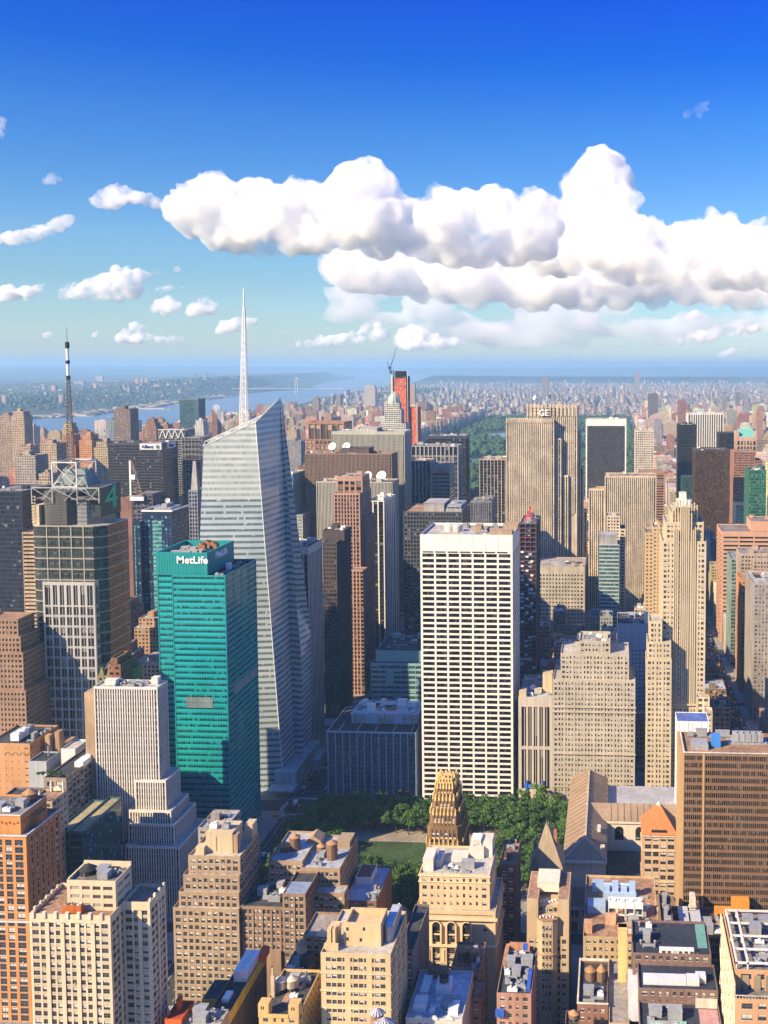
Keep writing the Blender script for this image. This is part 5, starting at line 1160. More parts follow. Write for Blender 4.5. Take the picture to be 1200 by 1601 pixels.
# right edge, east of the avenue
a, b_, z = 122.3,137.2,107.7
tower('orange_brick_tower', 'narrow orange brick tower with punched windows at the right edge', [(a, b_, z, 985, 1025)], dict(bay=2.5, fl=3.5, pw=1.3, sh=1.8, cw=1.1, top=2, rec=.35, win=True, sides='SW'), ORANGEB, None, DGLASS, TERRA, win=60)
a, b_, z = 122.8,148.5,121.5
tower('grey_stone_hotel', 'grey stone block with pale crown at the right edge before the orange brick tower', [(a, b_ + 6, z, 905, 962)], dict(bay=2.8, fl=3.5, pw=1.5, sh=1.8, cw=1.4, top=2, rec=.35, win=True, sides='SW', cross=7), wall((.30, .27, .25), .85, .2, name='grey_brown_stone'), wall((.25, .225, .21), .85, .2), DGLASS, PALEROOF, win=80, clutter=4)
a, b_, z = 122.8,137.1,111.8
tower('glassy_bay_block', 'blue-green glass bay block standing before the salmon banded tower', [(a, b_, z, 1075, 1118)], dict(bay=2.5, fl=3.8, pw=.2, sh=1, cw=.6, top=1.5, rec=.3), wall((.22, .30, .28), .5), None, glass((.03, .06, .065), .3, rough=.06), GRAVEL, clutter=3)
a, b_, z = 127.0,169.6,124.3
tower('stone_crowned_block', 'pale stone block with a green panelled top storey at the right edge', [(a, b_, z, 1036, 1070), (138.9, b_ + 4, 119.6, 1030, 1035.9)], dict(bay=3, fl=3.8, pw=1.4, sh=1.9, cw=1.4, top=3, rec=.35), wall((.36, .29, .23), .85), None, DGLASS, GRAVEL, clutter=4)
# red-netted dark block beside the white banded tower, cathedral spires, pale roof by the avenue
a, b_, z = -79.8,-65.4,172.8
t = tower('red_floored_block', 'dark glass block with a red hoist on top just right of the white banded tower', [(a, b_, 148.2, 900, 950), (a, b_, z, 900.2, 950, 148.2 - .5, dict(bay=5, fl=4.2, pw=.5, sh=1.0, cw=.5, top=1, rec=1.4, so=.1))], dict(bay=3.4, fl=3.9, pw=.25, sh=.9, cw=.4, top=1, so=.08, rec=.3), wall((.10, .10, .12), .5), wall((.15, .045, .04), .7, name='red_floor_edge'), glass((.018, .022, .034), .22, (.3, .33, .38), rough=.07), GRAVEL, clutter=9)
part(t, 'red_hoist', wall((.62, .03, .03), .6, name='red_paint'), lambda b: (b.bar((a + 3, 915, z - 1), (a + 8.5, 915, z + 13), .9, 4, .25), b.bar((a + 8.5, 915, z + 13), (a + 9, 915, z - 1), .8), b.bar((a + 4.5, 915, z + 4), (a + 9, 915, z + 4), .5)))
part(t, 'pale_panel', WHITEM, lambda b: [b.box(a + 1 + (k % 3) * 4.2, a + 3.4 + (k % 3) * 4.2, 899.8, 899.95, z - 26 - k * 4.1, z - 24.4 - k * 4.1) for k in range(16)])
t = thing('cathedral', 'pale stone cathedral with twin gothic spires peeking out right of the corner limestone tower', 'cathedral', (124.1, 1365, 0))
PSC = wall((.48, .45, .39), .85, name='pale_cathedral_stone')
for px, y in ((122.0, 1348), (126.5, 1362)):
    part(t, 'spire', PSC, lambda b: (b.prism([(px - 4, y - 4), (px + 4, y - 4), (px + 4, y + 4), (px - 4, y + 4)], 0, 48), b.lathe(px, y, [(4.2, 48), (3.0, 62), (.25, 101), (.02, 102)], 8), [b.lathe(px + sx * 3.4, y + sy * 3.4, [(.8, 46), (.7, 54), (.05, 61)], 6) for sx in (-1, 1) for sy in (-1, 1)]))
part(t, 'nave', PSC, lambda b: b.box(124.1 + 4, 124.1 + 70, 1348, 1364, 0, 26))
part(t, 'roof', TAR, lambda b: b.add([(124.1 + 4, 1347, 26), (124.1 + 70, 1347, 26), (124.1 + 70, 1365, 26), (124.1 + 4, 1365, 26), (124.1 + 4, 1356, 36), (124.1 + 70, 1356, 36)], ((0, 1, 5, 4), (1, 2, 5), (2, 3, 4, 5), (3, 0, 4))))
a, b_, z = -212.5,-198.1,71.5
t = tower('pale_roofed_block', 'low block with pale blue-grey roof left of the tan stepped tower', [(a, b_, z, 515, 537)], dict(bay=3, fl=3.7, pw=1.3, sh=1.8, cw=1.2, top=1.4, rec=.35, win=True, sides='S'), wall((.30, .27, .25), .85), None, DGLASS, wall((.34, .38, .45), .8, .3, name='blue_grey_roof'), win=30, clutter=6)
# ---------------------------------------------------------------- near buildings, bottom of the view
def W_(bay, fl, pw, sh, cw=1.2, top=1.6, **k): return dict(dict(bay=bay, fl=fl, pw=pw, sh=sh, cw=cw, top=top, so=.03, rec=.3, win=True, sides='SE'), **k)
def cornice(root, m, v0, v1, u0, u1, zs, out=.6, h=.8):
    part(root, 'cornice', m, lambda b: [(b.box(v0 - out, v1 + out, u0 - out, u0, z, z + h), b.box(v1, v1 + out, u0, u1, z, z + h), b.box(v0 - out, v0, u0, u1, z, z + h)) for z in zs])
# orange brick tower, bottom left
a, b_, z = -302.5,-271.7,90.9
a2, b2, z2 = -304.8,-275.9,99.2
t = tower('orange_tower', 'bright orange brick tower with a solid brick crown at the bottom left corner', [(a, b_, z, 460, 490), (a, b2, z2, 463, 486, z - 1, dict(blank, top=1.2, rec=.3))], W_(4.6, 3.55, 1.5, .75, 1.6, 2.2, sm=0), wall((.56, .25, .085), .85, .15, name='bright_orange_brick'), wall((.50, .22, .08), .85, .15), glass((.025, .035, .035), .3), GRAVEL, win=100)
cornice(t, wall((.55, .52, .55), .7, .1, name='pale_coping'), a, b_, 460, 490, (z - .5, z - 42), .5, .7)
cornice(t, wall((.55, .52, .55), .7, .1, name='pale_coping'), a, b2, 463, 486, (z2 - .3,), .35, .6)
part(t, 'brick_corbel', wall((.36, .14, .05), .85), lambda b: [b.box(a + 2 + k * 1.9, a + 2.9 + k * 1.9, 462.75, 463.05, z2 - 4 - (k % 2) * .5, z2 - 3.1 - (k % 2) * .5) for k in range(int((b2 - a) / 1.9) - 1)] + [b.box(b2 - .05, b2 + .25, 464 + k * 1.9, 464.9 + k * 1.9, z2 - 4 - (k % 2) * .5, z2 - 3.1 - (k % 2) * .5) for k in range(11)])
part(t, 'side_annex', wall((.42, .18, .07), .85), lambda b: (b.box(b2, b2 + 3.5, 472, 480, z - 1, z + 4.5),))
part(t, 'brick_pier', wall((.50, .22, .08), .85, .15), lambda b: [b.box(b_ - .05, b_ + .3, 462 + k * 4.4, 463.6 + k * 4.4, 0, z - 1.5) for k in range(7)])
roof_clutter(t, b2 - 26, b2 - 4, 465, 480, z2 - .9, 9, 2, STEEL)
water_tank(b2 - 5.5, 481, z2 - .9, 3.3, 2.6, 'squat round water tank with orange lid on the bright orange brick tower', 1.5)
# cream brick tower, bottom left
a, b_, z = -213.1,-182.5,108.4
CRM = wall((.58, .48, .33), .85, .12, name='cream_brick')
e0 = -172.0
st_c = W_(2.9, 3.05, .7, 1.35, 1.0, 3.2, so=.06, mk=2, mw=1.5, mp=.25, ph=1.4)
t = tower('cream_tower', 'cream brick tower with a terracotta roof terrace and a penthouse block, bottom left', [(a, b_, z, 361, 384), (b_ + .02, e0, z + .4, 370.5, 384.5)], st_c, CRM, wall((.46, .36, .24), .85, .15, name='cream_spandrel'), glass((.03, .033, .04), .3), TERRA, win=100)
p0, p1, pz = -201.7,-183.2,118.4
tier_M = newM(); tier(tier_M, p0, p1, 367, 380, z - 2, pz, W_(4.2, 3.6, 1.0, 1.9, 1.2, 2.2, sides='SE', sm=0)); 
part(t, 'penthouse', CRM, lambda b: (setattr(b, 'v', tier_M['wall'].v + tier_M['spandrel'].v), setattr(b, 'f', tier_M['wall'].f + [tuple(i + len(tier_M['wall'].v) for i in f) for f in tier_M['spandrel'].f]), setattr(b, 'uv', [None] * (len(tier_M['wall'].f) + len(tier_M['spandrel'].f))), setattr(b, 'mi', [0] * (len(tier_M['wall'].f) + len(tier_M['spandrel'].f)))))
tier_M['glazing'].build('penthouse_glazing', glass((.05, .05, .05), .5, (.3, .29, .25)), t); tier_M['roof'][0].build('penthouse_roof', GRAVEL, t)
part(t, 'penthouse_parapet', CRM, lambda b: (b.box(p0, p1, 379.6, 380.4, pz - 2, pz + 1.2), b.box(p0 - .1, p0 + .6, 368, 379.5, pz - 2, pz + .3)))
for k in range(3):
    cooling_unit(t, p0 + 1 + k * 2.4, 364.6, z - 1.2, 2.3, 2.2, 3.2).data.materials[0] = wall((.45, .13, .03), .7, .2, name='orange_plant')
part(t, 'parapet_post', wall((.62, .54, .42), .85), lambda b: [b.box(a + 1 + k * 4.3, a + 2.1 + k * 4.3, 360.5, 361.6, z - 1.4, z + .9) for k in range(7)] + [b.box(a - .1, a + .7, 364 + k * 4, 365 + k * 4, z - 1.4, z + .9) for k in range(5)] + [b.box(e0 - .7, e0 + .1, 371 + k * 4, 372 + k * 4, z - 1, z + 1.4) for k in range(4)])
roof_clutter(t, p0 + 7.5, p1 - 1, 369, 378, pz - 1.8, 6, 13, STEEL)
water_tank(p0 + 4.4, 374.5, pz - 1.8, 3.0, 2.0, 'dark round water tank on the penthouse of the cream brick tower', .6, lid=DARKM, wood=DARKM)
# stepped tan tower
TANB = wall((.35, .255, .165), .85, .18, name='tan_stepped_brick')
ST3 = W_(2.85, 3.45, 1.1, 1.45, 1.2, 1.8)
ts = []
for xl, xr, y, u in ((270, 373, 1420, 476), (279, 373, 1395, 479), (286, 374, 1368, 482), (294, 375, 1338, 485)):
    q = {270: (-209.6,-177.4,49.7), 279: (-207.9,-178.3,56.1), 286: (-206.8,-179.0,63.2), 294: (-205.3,-179.6,71.3)}[xl]
    ts.append((q[0], q[1], q[2], u, 512))
t = tower('tan_stepped_tower', 'tan brick tower stepping back in four terraces under a blank roof block', ts, ST3, TANB, None, DGLASS, PALEROOF, win=100)
a, b_, z = -198.4,-185.0,80.6
part(t, 'bulkhead', wall((.50, .40, .26), .85, .15, name='pale_tan_brick'), lambda b: (b.box(a, b_, 490, 504, ts[3][2] - 1, z), b.box(b_ + 1, b_ + 5, 504, 511, ts[3][2] - 1, z - 2), b.box(ts[3][0] + 3, ts[3][0] + 7, 487, 492, ts[3][2] - 1, ts[3][2] + 3)))
part(t, 'stair_tower', TANB, lambda b: (b.box(ts[3][1] - 5, ts[3][1] - 3, 490, 494, ts[3][2] - 1, z - 1), b.box(a + 5, a + 5.4, 489.8, 490.1, ts[3][2], z - 2)))
for k in range(2): cooling_unit(t, a + 2.5 + k * 6, 495, z, 3.6, 3.2, 2.6, 1)
roof_clutter(t, ts[3][0] + 8, ts[3][1] - 6, 505, 511, ts[3][2] - 1, 3, 31, STEEL)
# ribbed brown block with terraces
BR4 = wall((.27, .185, .125), .85, .18, name='brown_ribbed_brick')
a, b_, z = -176.9,-145.4,50.3
c0, c1, cz_ = -156.5,-145.9,54.3
ST4 = W_(2.25, 3.4, .7, 1.45, 1.0, 1.6, mk=2, mw=1.0, mp=.25)
t = tower('brown_ribbed_block', 'brown ribbed brick block with a dark roof pit and a blue-topped corner turret', [(a, b_ - .3, z, 478, 505), (c0, b_, 57.4, 477.4, 500, 0)], ST4, BR4, None, DGLASS, TAR, win=100)
part(t, 'terrace', BR4, lambda b: [b.box(a + 8 + k * 4.6, a + 15 + k * 4.6, 475.6 + k * .5, 477.2, 0, z - 14 - (2 - k) * 7) for k in range(2)])
part(t, 'turret_roof', wall((.24, .30, .42), .6, .3, name='blue_roof_coat'), lambda b: b.box(c0 + .5, b_ - .5, 478.2, 490, 57.4 - .7, 57.4 - .4))
cooling_unit(t, a + 14, 486, z - 1.3, 6, 4, 3, 2); cooling_unit(t, a + 16, 493, z - 1.3, 4, 3, 2.4, 2)
roof_clutter(t, a + 3, c0 - 2, 484, 503, z - 1.3, 5, 41, STEEL)
# water-tank block by the park
TN5 = wall((.34, .25, .165), .85, .18, name='tan_brick')
a, b_, z = -154.3,-134.6,59.2; d0, d1, dz_ = -171.9,-154.6,59.8
ST5 = W_(2.3, 3.6, .7, 1.55, 1.2, 2.2)
t = tower('water_tank_block', 'tan brick block crowned with four big timber water tanks beside the city park', [(a, b_, z, 500, 537), (d0, a - .05, dz_ + 1, 503, 537), (-146.4, -130.4, 50.8, 492, 499.8)], ST5, TN5, None, DGLASS, SILVER, win=100)
part(t, 'roof_shed', TN5, lambda b: (b.box(a - 5, a + 3, 525, 534, z - 2, z + 2), b.add([(a - 5, 525, z + 2), (a + 3, 525, z + 2), (a + 3, 534, z + 2), (a - 5, 534, z + 2), (a - 1, 525, z + 4.5), (a - 1, 534, z + 4.5)], ((0, 1, 4), (1, 2, 5, 4), (2, 3, 5), (3, 0, 4, 5))), b.box(b_ - 8, b_ - 1, 524, 535, z - 2, z + 2.4)))
part(t, 'fire_escape', DARKM, lambda b: [(b.box(b_ - 6, b_ - 1.5, 499, 500, zz, zz + .15), b.bar((b_ - 5.5, 499.2, zz - 3.4), (b_ - 2, 499.2, zz), .12)) for zz in [z - 6 - k * 3.6 for k in range(9)]])
roof_clutter(t, a + 4, b_ - 9, 503, 520, z - 1.8, 5, 51, STEEL)
for px, py, u, r, h, lg, l in ((0, 0, 516, 2.9, 3.4, 2, 'timber water tank at the left end of the tan water-tank block roof'), (1, 0, 518, 2.7, 7.5, 1.5, 'tall dark timber water tank second from left on the tan water-tank block'), (2, 0, 517, 2.3, 2.6, 2.5, 'low timber water tank behind a stair house on the tan water-tank block'), (3, 0, 512, 2.7, 8.5, .6, 'tall dark timber water tank at the right end of the tan water-tank block')):
    v = (-167.0, -162.7, -148.6, -141.7)[px]
    water_tank(v, u, (z - 1.8), r, h, l, lg)
zz = 37.8
for v, u, l in ((-165.0, 499, 'left one of three small timber water tanks huddled below the water-tank block'), (-158.9, 499, 'right one of three small timber water tanks huddled below the water-tank block'), (-159.9, 491, 'front one of three small timber water tanks huddled below the water-tank block'), (-173.5, 508, 'timber water tank half hidden behind the tan stepped tower')):
    water_tank(v, u, z - 17, 2.1, 3.3, l, 1.5)
part(t, 'lower_roof', TAR, lambda b: b.box(-172.0, a - .2, 486, 500, z - 18, z - 16.9))
# low brick house with a blue-grey roof
a, b_, z = -133.2,-116.4,42.9
BRK = wall((.22, .115, .085), .85, .2, name='dark_red_brick')
t = tower('blue_roofed_block', 'low dark red brick block with a pale blue-grey roof beside the park lawn', [(a, b_, z, 500, 537)], W_(3.2, 3.6, 1.7, 2.0, 1.4, 1.4), BRK, None, DGLASS, wall((.34, .40, .50), .7, .3, name='blue_grey_roof'), win=60)
part(t, 'roof_house', WHITEM, lambda b: (b.box(a + 2, a + 10, 518, 532, z - 1, z + 2.6), b.box(a + 1.8, a + 10.2, 517.8, 532.2, z + 2.6, z + 2.9)))
part(t, 'roof_house_top', wall((.20, .10, .09), .9, .3), lambda b: b.box(a + 2.3, a + 9.7, 518.3, 531.7, z + 2.9, z + 3.05))
roof_clutter(t, a + 10, b_ - 1, 503, 516, z - 1, 5, 61, STEEL)
# cream block with a blank roof block
a, b_, z = -110.2,-83.3,85.9
YEL = wall((.56, .42, .24), .85, .14, name='yellow_cream_brick')
t = tower('yellow_cream_block', 'yellow-cream brick block with grouped windows and a tall blank roof block', [(a, b_, z, 380, 412)], W_(2.05, 3.3, .35, 1.75, 2.0, 1.8, mk=4, mw=2.2, mp=.05), YEL, None, DGLASS, PALEROOF, win=100)
p0, p1, pz = -103.0,-88.5,93.9
part(t, 'roof_block', YEL, lambda b: (b.box(p0, p1, 387, 388, z - 1, pz), b.box(p0, p0 + 1, 388, 399, z - 1, pz), b.box(p1 - 1, p1, 388, 399, z - 1, pz), b.box(p0 + 1, p1 - 1, 398, 399, z - 1, pz), b.box(p0 + 1, p1 - 1, 388, 398, z - 1, pz - 2.2)))
part(t, 'chimney', YEL, lambda b: (b.box(a + 1.5, a + 3.0, 384, 387, z - 1, pz - 1), b.box(a + 3.6, a + 4.6, 384, 387, z - 1, pz - 1), b.box(a + 1.2, a + 4.9, 387, 392, z - 1, pz - 2), b.box(a + .5, a + 6, 383, 384, z - 1, z + 1.6)))
part(t, 'small_window', DARKM, lambda b: [b.box(x, x + .9, 386.95, 387.02, q, q + 1.3) for x, q in ((p0 + 1, z + 1), (p0 + 1, z + 5), (p0 + 7.5, z + 5.2), (p0 + 6.2, z + .8))])
q0, q1, qz = -89.5,-84.7,90.8
part(t, 'drum_wing', wall((.40, .38, .36), .8, .2, name='grey_render'), lambda b: (b.prism([(p1 + .2, 395), (p1 + .8, 391), (p1 + 2, 390), (q1, 392), (q1, 408), (p1 + .2, 408)], z - 1, qz), ))
part(t, 'drum_roof', wall((.45, .52, .62), .6, .2, name='pale_blue_roof'), lambda b: b.prism([(p1 + .6, 395.5), (p1 + 1.1, 391.8), (p1 + 2.1, 390.8), (q1 - .5, 392.8), (q1 - .5, 407.4), (p1 + .6, 407.4)], qz, qz + .05))
cornice(t, wall((.62, .50, .32), .8), a, b_, 380, 412, (z - 8.2, z - 15.2, z - 22), .3, .5)
# curved mansard house behind it
a, b_, z = -87.5,-81.3,67.7
t = tower('domed_corner_house', 'dark corner house with a black dome and white finial beside the yellow-cream block', [(a, b_, z, 415, 452)], W_(2.6, 3.5, 1.2, 1.8, 1.0, 1.4), wall((.20, .17, .15), .85), None, DGLASS, TAR, win=60)
dv, du_, dzz = (-91.9,438,63.7)
part(t, 'dome', wall((.05, .05, .06), .6, .2, name='black_slate'), lambda b: b.lathe(dv, du_, [(4.2, z - 1), (4.2, z + 2), (3.6, z + 4), (2.2, z + 5.5), (.6, z + 6.2), (.05, z + 7.5)], 16))
part(t, 'finial', WHITEM, lambda b: [b.bar((dv + 1.6 * math.cos(k * .785), du_ + 1.6 * math.sin(k * .785), z + 5.6), (dv, du_, z + 7.6), .16, 3) for k in range(8)])
# two striped cupolas at the bottom edge
for (v, u, q), l, r in (((-77.1,330,95.2), 'small round cupola with a blue and white striped lid at the bottom edge', 2.3), ((-73.6,325,94.6), 'broader striped cupola just below the small one at the bottom edge', 3.4)):
    t = thing('striped_cupola', l, 'cupola', (v, u, q - 12))
    part(t, 'drum', wall((.30, .17, .11), .85), lambda b: b.lathe(v, u, [(r, q - 12), (r, q), (.02, q)], 16))
    for j, mm in enumerate((wall((.10, .11, .20), .6, name='dark_stripe'), wall((.60, .58, .55), .6, name='pale_stripe_metal'))):
        part(t, 'stripe', mm, lambda b: [b.add([(v + r * 1.08 * math.cos(a_), u + r * 1.08 * math.sin(a_), q), (v + r * 1.08 * math.cos(a_ + .262), u + r * 1.08 * math.sin(a_ + .262), q), (v, u, q + r * .75)], ((0, 1, 2),)) for a_ in [(2 * k + j) * .262 for k in range(12)]])
# Renaissance fronted cream tower with arches
REN = wall((.60, .45, .27), .8, .12, name='warm_cream_stone')
a, b_, z = -91.3,-53.4,55.0
a1, b1, z1 = -89.8,-56.5,71.1
stE = W_(3.4, 3.5, 1.9, 1.7, 1.5, 1.4, sides='SE')
t = tower('arcaded_tower', 'warm cream stone tower with three tall arched windows under a heavy cornice', [(a, b_, z, 470, 504), (a1, b1, z1 - .1, 474, 503, z - 1, W_(3.1, 3.9, 1.9, 2.0, 1.5, 2.2))], dict(stE, win=False, pw=0, sh=0, bay=99, fl=99, top=1.5, cw=1, rec=.9), REN, None, wall((.60, .45, .27), .8, .12, name='warm_cream_stone'), PALEROOF, win=40)
cornice(t, wall((.66, .53, .35), .8, .1), a, b_, 470, 504, (z - 4, z - 17), .9, 1.0)
cornice(t, wall((.66, .53, .35), .8, .1), a1, b1, 474, 503, (z1 - 4.3, z1 - 1.4), .4, .5)
WD = b_ - a
part(t, 'tall_pier', REN, lambda b: [b.box(a + WD * f - w / 2, a + WD * f + w / 2, 469.7, 470.95, 0, z - 16.5) for f, w in ((.06, 3.6), (.175, 3.2), (.355, 3.1), (.545, 3.1), (.735, 3.1), (.80, 2.0), (.94, 3.6))])
def arch(b, cx, w, zb_, h):
    n = 10; r = w / 2
    b.quad((cx - r, 470.55, zb_), (cx + r, 470.55, zb_), (cx + r, 470.55, zb_ + h - r), (cx - r, 470.55, zb_ + h - r), ((0, 0), (3, 0), (3, 3), (0, 3)))
    b.add([(cx, 470.55, zb_ + h - r)] + [(cx + r * math.cos(k * math.pi / n), 470.55, zb_ + h - r + r * math.sin(k * math.pi / n)) for k in range(n + 1)], [(0, k + 1, k + 2) for k in range(n)])
for f in (.265, .45, .64):
    part(t, 'arched_window', glass((.02, .022, .026), .5, (.25, .22, .18)), lambda b: arch(b, a + WD * f, 3.5, z - 15.2, 9.6))
    part(t, 'arch_surround', wall((.66, .53, .35), .8, .1), lambda b: [b.box(a + WD * f + s * 2.2 - .35, a + WD * f + s * 2.2 + .35, 469.6, 470.9, z - 16, z - 6.8) for s in (-1, 1)] + [b.bar((a + WD * f + 2.1 * math.cos(k * .314), 470.3, z - 7.3 + 2.1 * math.sin(k * .314)), (a + WD * f + 2.1 * math.cos((k + 1) * .314), 470.3, z - 7.3 + 2.1 * math.sin((k + 1) * .314)), .35) for k in range(10)] + [b.box(a + WD * f - 1.75, a + WD * f + 1.75, 470.2, 470.5, z - 11.8, z - 11.2)])
ops = []
for f, w in ((.117, 1.9), (.265, 2.9), (.45, 2.9), (.64, 2.9), (.87, 1.9)):
    for k in range(14): ops.append(('S', 470.6, a + WD * f - w / 2, a + WD * f + w / 2, z - 20.9 - k * 3.6, z - 18.6 - k * 3.6, .08))
ops += [('S', 470.6, a + WD * f - .9, a + WD * f + .9, z - 9.6, z - 7.4, .08) for f in (.117, .87)]
place_windows(t, ops, FRAMEM, 100, seed=9)
boxes(t, 'medallion', wall((.66, .53, .35), .8, .1), [(a + WD * f - .45, a + WD * f + .45, 469.4, 469.72, z - 24, z - 18.5) for f in (.175, .355, .545, .735)])
boxes(t, 'roof_house', wall((.60, .55, .48), .8, .15, name='pale_render'), ((a1 + 1, a1 + 6, 478, 490, z1 - 2, z1 + 5), (a1 + 6.4, a1 + 9, 482, 494, z1 - 2, z1 + 2.4), (a1 + 13, a1 + 21, 488, 495, z1 - 2, z1 + 1.5), (b1 - 12, b1 - 5, 492, 502, z1 - 2, z1 + 4.5), (b1 - 6, b1 - 1, 494, 502.6, z1 - 2, z1 + 7)))
part(t, 'roof_frame', WHITEM, lambda b: [b.box(b1 - 11 + i * 4, b1 - 10.6 + i * 4, 493 + j * 6, 493.4 + j * 6, z1 + 4.5, z1 + 8) for i in (0, 1) for j in (0, 1)] + [b.box(b1 - 11.2, b1 - 6.4, 492.8, 499.6, z1 + 7.8, z1 + 8.2)])
roof_clutter(t, a1 + 10, b1 - 8, 477, 487, z1 - 2, 7, 71, STEEL)
# the black and gold crowned tower by the park
a, b_, z = -92.9,-74.4,65.9
BLK = wall((.20, .125, .06), .7, .2, name='dark_brown_brick'); GOLD = wall((.74, .53, .22), .5, .25, name='gilded_stone', metal=.15)
cx0 = (a + b_) / 2; hw = (b_ - a) / 2
ztop = 100.6
t = thing('gilded_tower', 'dark brown brick tower with a stepped gilded gothic crown rising before the park trees', 'tower', (cx0, 520, 0))
lev = [(hw, 508, 534, 0, 70), (hw * .92, 509, 532.5, 70, 78), (hw * .80, 510, 531, 78, 85), (hw * .66, 511.5, 529.5, 85, 92), (hw * .54, 513, 528, 92, 97.5), (hw * .44, 514.5, 526.5, 97.5, ztop - 1)]
def taper(b):
    for w, u0, u1, z0, z1 in lev:
        c = w * .22
        b.prism([(cx0 - w + c, u0), (cx0 + w - c, u0), (cx0 + w, u0 + c), (cx0 + w, u1 - c), (cx0 + w - c, u1), (cx0 - w + c, u1), (cx0 - w, u1 - c), (cx0 - w, u0 + c)], z0, z1)
part(t, 'wall', BLK, taper)
def piers(b, gold):
    for i, (w, u0, u1, z0, z1) in enumerate(lev):
        n = (6, 6, 6, 5, 5, 4)[i]
        P_ = [(cx0 - w * .76 + k * w * 1.52 / n, u0) for k in range(n + 1)] + [(cx0 + s * w, u0 + w * .3 + k * (u1 - u0 - w * .6) / 4) for s in (-1, 1) for k in range(5)]
        for x, y in P_:
            if not gold: b.box(x - .4, x + .4, y - .35, y + .35, z0 if i else 20, z1 - 1.6)
            elif i > 1 or i == 0: part(t, 'gilded_pinnacle', GOLD, lambda q: q.prism([(x - .45, y - .42), (x + .45, y - .42), (x + .45, y + .42), (x - .45, y + .42)], z1 - 1.7, z1 + 1.8, True, poly1=[(x - .18, y - .15), (x + .18, y - .15), (x + .18, y + .15), (x - .18, y + .15)]))
piers(None, True)
part(t, 'pier', BLK, lambda b: piers(b, False))
part(t, 'gilded_band', GOLD, lambda b: [b.box(cx0 - w * .76, cx0 + w * .76, u0 - .25, u0 + .05, z0 + q, z0 + q + .7) for (w, u0, u1, z0, z1), qs in zip(lev, ((52, 57), (1.5,), (1.5,), (1.5,), (1.5,), (2.5,))) for q in qs])
part(t, 'crown_drum', GOLD, lambda b: (b.lathe(cx0, 520, [(hw * .36, ztop - 6), (hw * .36, ztop - 2), (hw * .27, ztop), (.1, ztop)], 12), [b.box(cx0 + hw * .36 * math.cos(k * .63) - .35, cx0 + hw * .36 * math.cos(k * .63) + .35, 520 + hw * .36 * math.sin(k * .63) - .35, 520 + hw * .36 * math.sin(k * .63) + .35, ztop - 5, ztop + .8) for k in range(10)]))
ops = []
for (w, u0, u1, z0, z1), n, lim in zip(lev, (6, 6, 6, 5, 5, 4), (12, 2, 1, 1, 1, 1)):
    for k in range(n):
        x = cx0 - w * .76 + (k + .5) * w * 1.52 / n
        for j in range(lim): ops.append(('S', u0 - .02, x - w * .06 - .3, x + w * .06 + .3, z1 - 5.6 - j * 3.7, z1 - 3.4 - j * 3.7, 0))
place_windows(t, ops, FRAMEM, 100, seed=4)
# front row: white roofed house, tank house, messy corner house
a, b_, z = -80.1,-57.8,53.5
t = tower('white_roofed_house', 'low house with an ornate white parapet and blue-white roof in the front row', [(a, b_, z, 392, 425)], W_(3, 3.6, 1.4, 1.9, 1.2, 2.2), wall((.52, .50, .46), .8, .15, name='white_terracotta'), None, DGLASS, wall((.42, .47, .55), .7, .35, name='blue_white_roof'), win=40)
part(t, 'scroll_gable', wall((.58, .57, .54), .7, .1), lambda b: [b.add([(x + 1.7 * math.cos(k * .314), 391.6, z - .4 + 1.6 * math.sin(k * .314)) for k in range(11)] + [(x + 1.7 * math.cos(k * .314), 392.2, z - .4 + 1.6 * math.sin(k * .314)) for k in range(11)], [tuple(range(11))] + [(k, k + 11, k + 12, k + 1) for k in range(10)]) for x in (a + 5, (a + b_) / 2, b_ - 5)])
boxes(t, 'roof_house', WHITEM, ((a + 2, a + 7, 397, 404, z - 1.7, z + 2), (a + 9, a + 15, 409, 416, z - 1.7, z + 3), (a + 16, a + 20, 396, 402, z - 1.7, z + 1.6), (a + 2.5, a + 6, 408, 420, z - 1.7, z + .8)))
part(t, 'brick_wall', BRK, lambda b: b.box(a + 4, a + 12, 420, 424, z - 1.7, z + 2.6))
roof_clutter(t, a + 8, b_ - 2, 396, 408, z - 1.7, 6, 81, STEEL)
water_tank(a + 12, 412, z + 1.2, 1.9, 3.0, 'dark timber water tank on the blue-white roof of the front row house', 1.2, lid=DARKM, wood=wall((.12, .085, .06), .85, .3, name='dark_wood'))
a, b_, z = -69.2,-56.4,47.4
t = tower('tank_house', 'narrow brick house carrying two water tanks before the arched cream stone tower', [(a, b_, z, 432, 458), (-58.0, -53.5, 45.9, 418, 431.8)], W_(3, 3.5, 1.5, 1.9, 1.2, 1.2), wall((.30, .17, .10), .85, .2, name='rusty_brick'), None, DGLASS, TERRA, win=40)
roof_clutter(t, a + 8, b_ - 1, 436, 456, z - .9, 5, 91, STEEL)
water_tank(-65.0, 444, z - .9, 2.3, 3.0, 'left of two orange-lidded water tanks before the arched cream stone tower', 2)
water_tank(-60.6, 444, z - .9, 2.3, 3.0, 'right of two orange-lidded water tanks before the arched cream stone tower', 2)
a, b_, z = -44.5,-30.9,62.9
t = tower('cluttered_roof_house', 'low pinkish corner house whose roof is littered with blue and white junk', [(a, b_, z, 395, 428)], W_(3, 3.5, 1.6, 1.9, 1.3, 1.6), wall((.36, .20, .14), .85, .2, name='pink_brick'), None, DGLASS, TAR, win=60)
roof_clutter(t, a + 1, b_ - 1, 397, 426, z - 1.3, 22, 92, STEEL)
part(t, 'blue_tarp', wall((.04, .12, .50), .7, .3, name='blue_canvas'), lambda b: (b.box(b_ - 2.2, b_ - .7, 398, 412, z - 1.2, z + .5), b.box(a + 8, a + 10, 422, 424, z + 2, z + 4), b.prism([(a - .4, 393.4), (a + 3, 393.4), (a + 3, 395), (a - .4, 395)], z - 9, z - 6.5)))
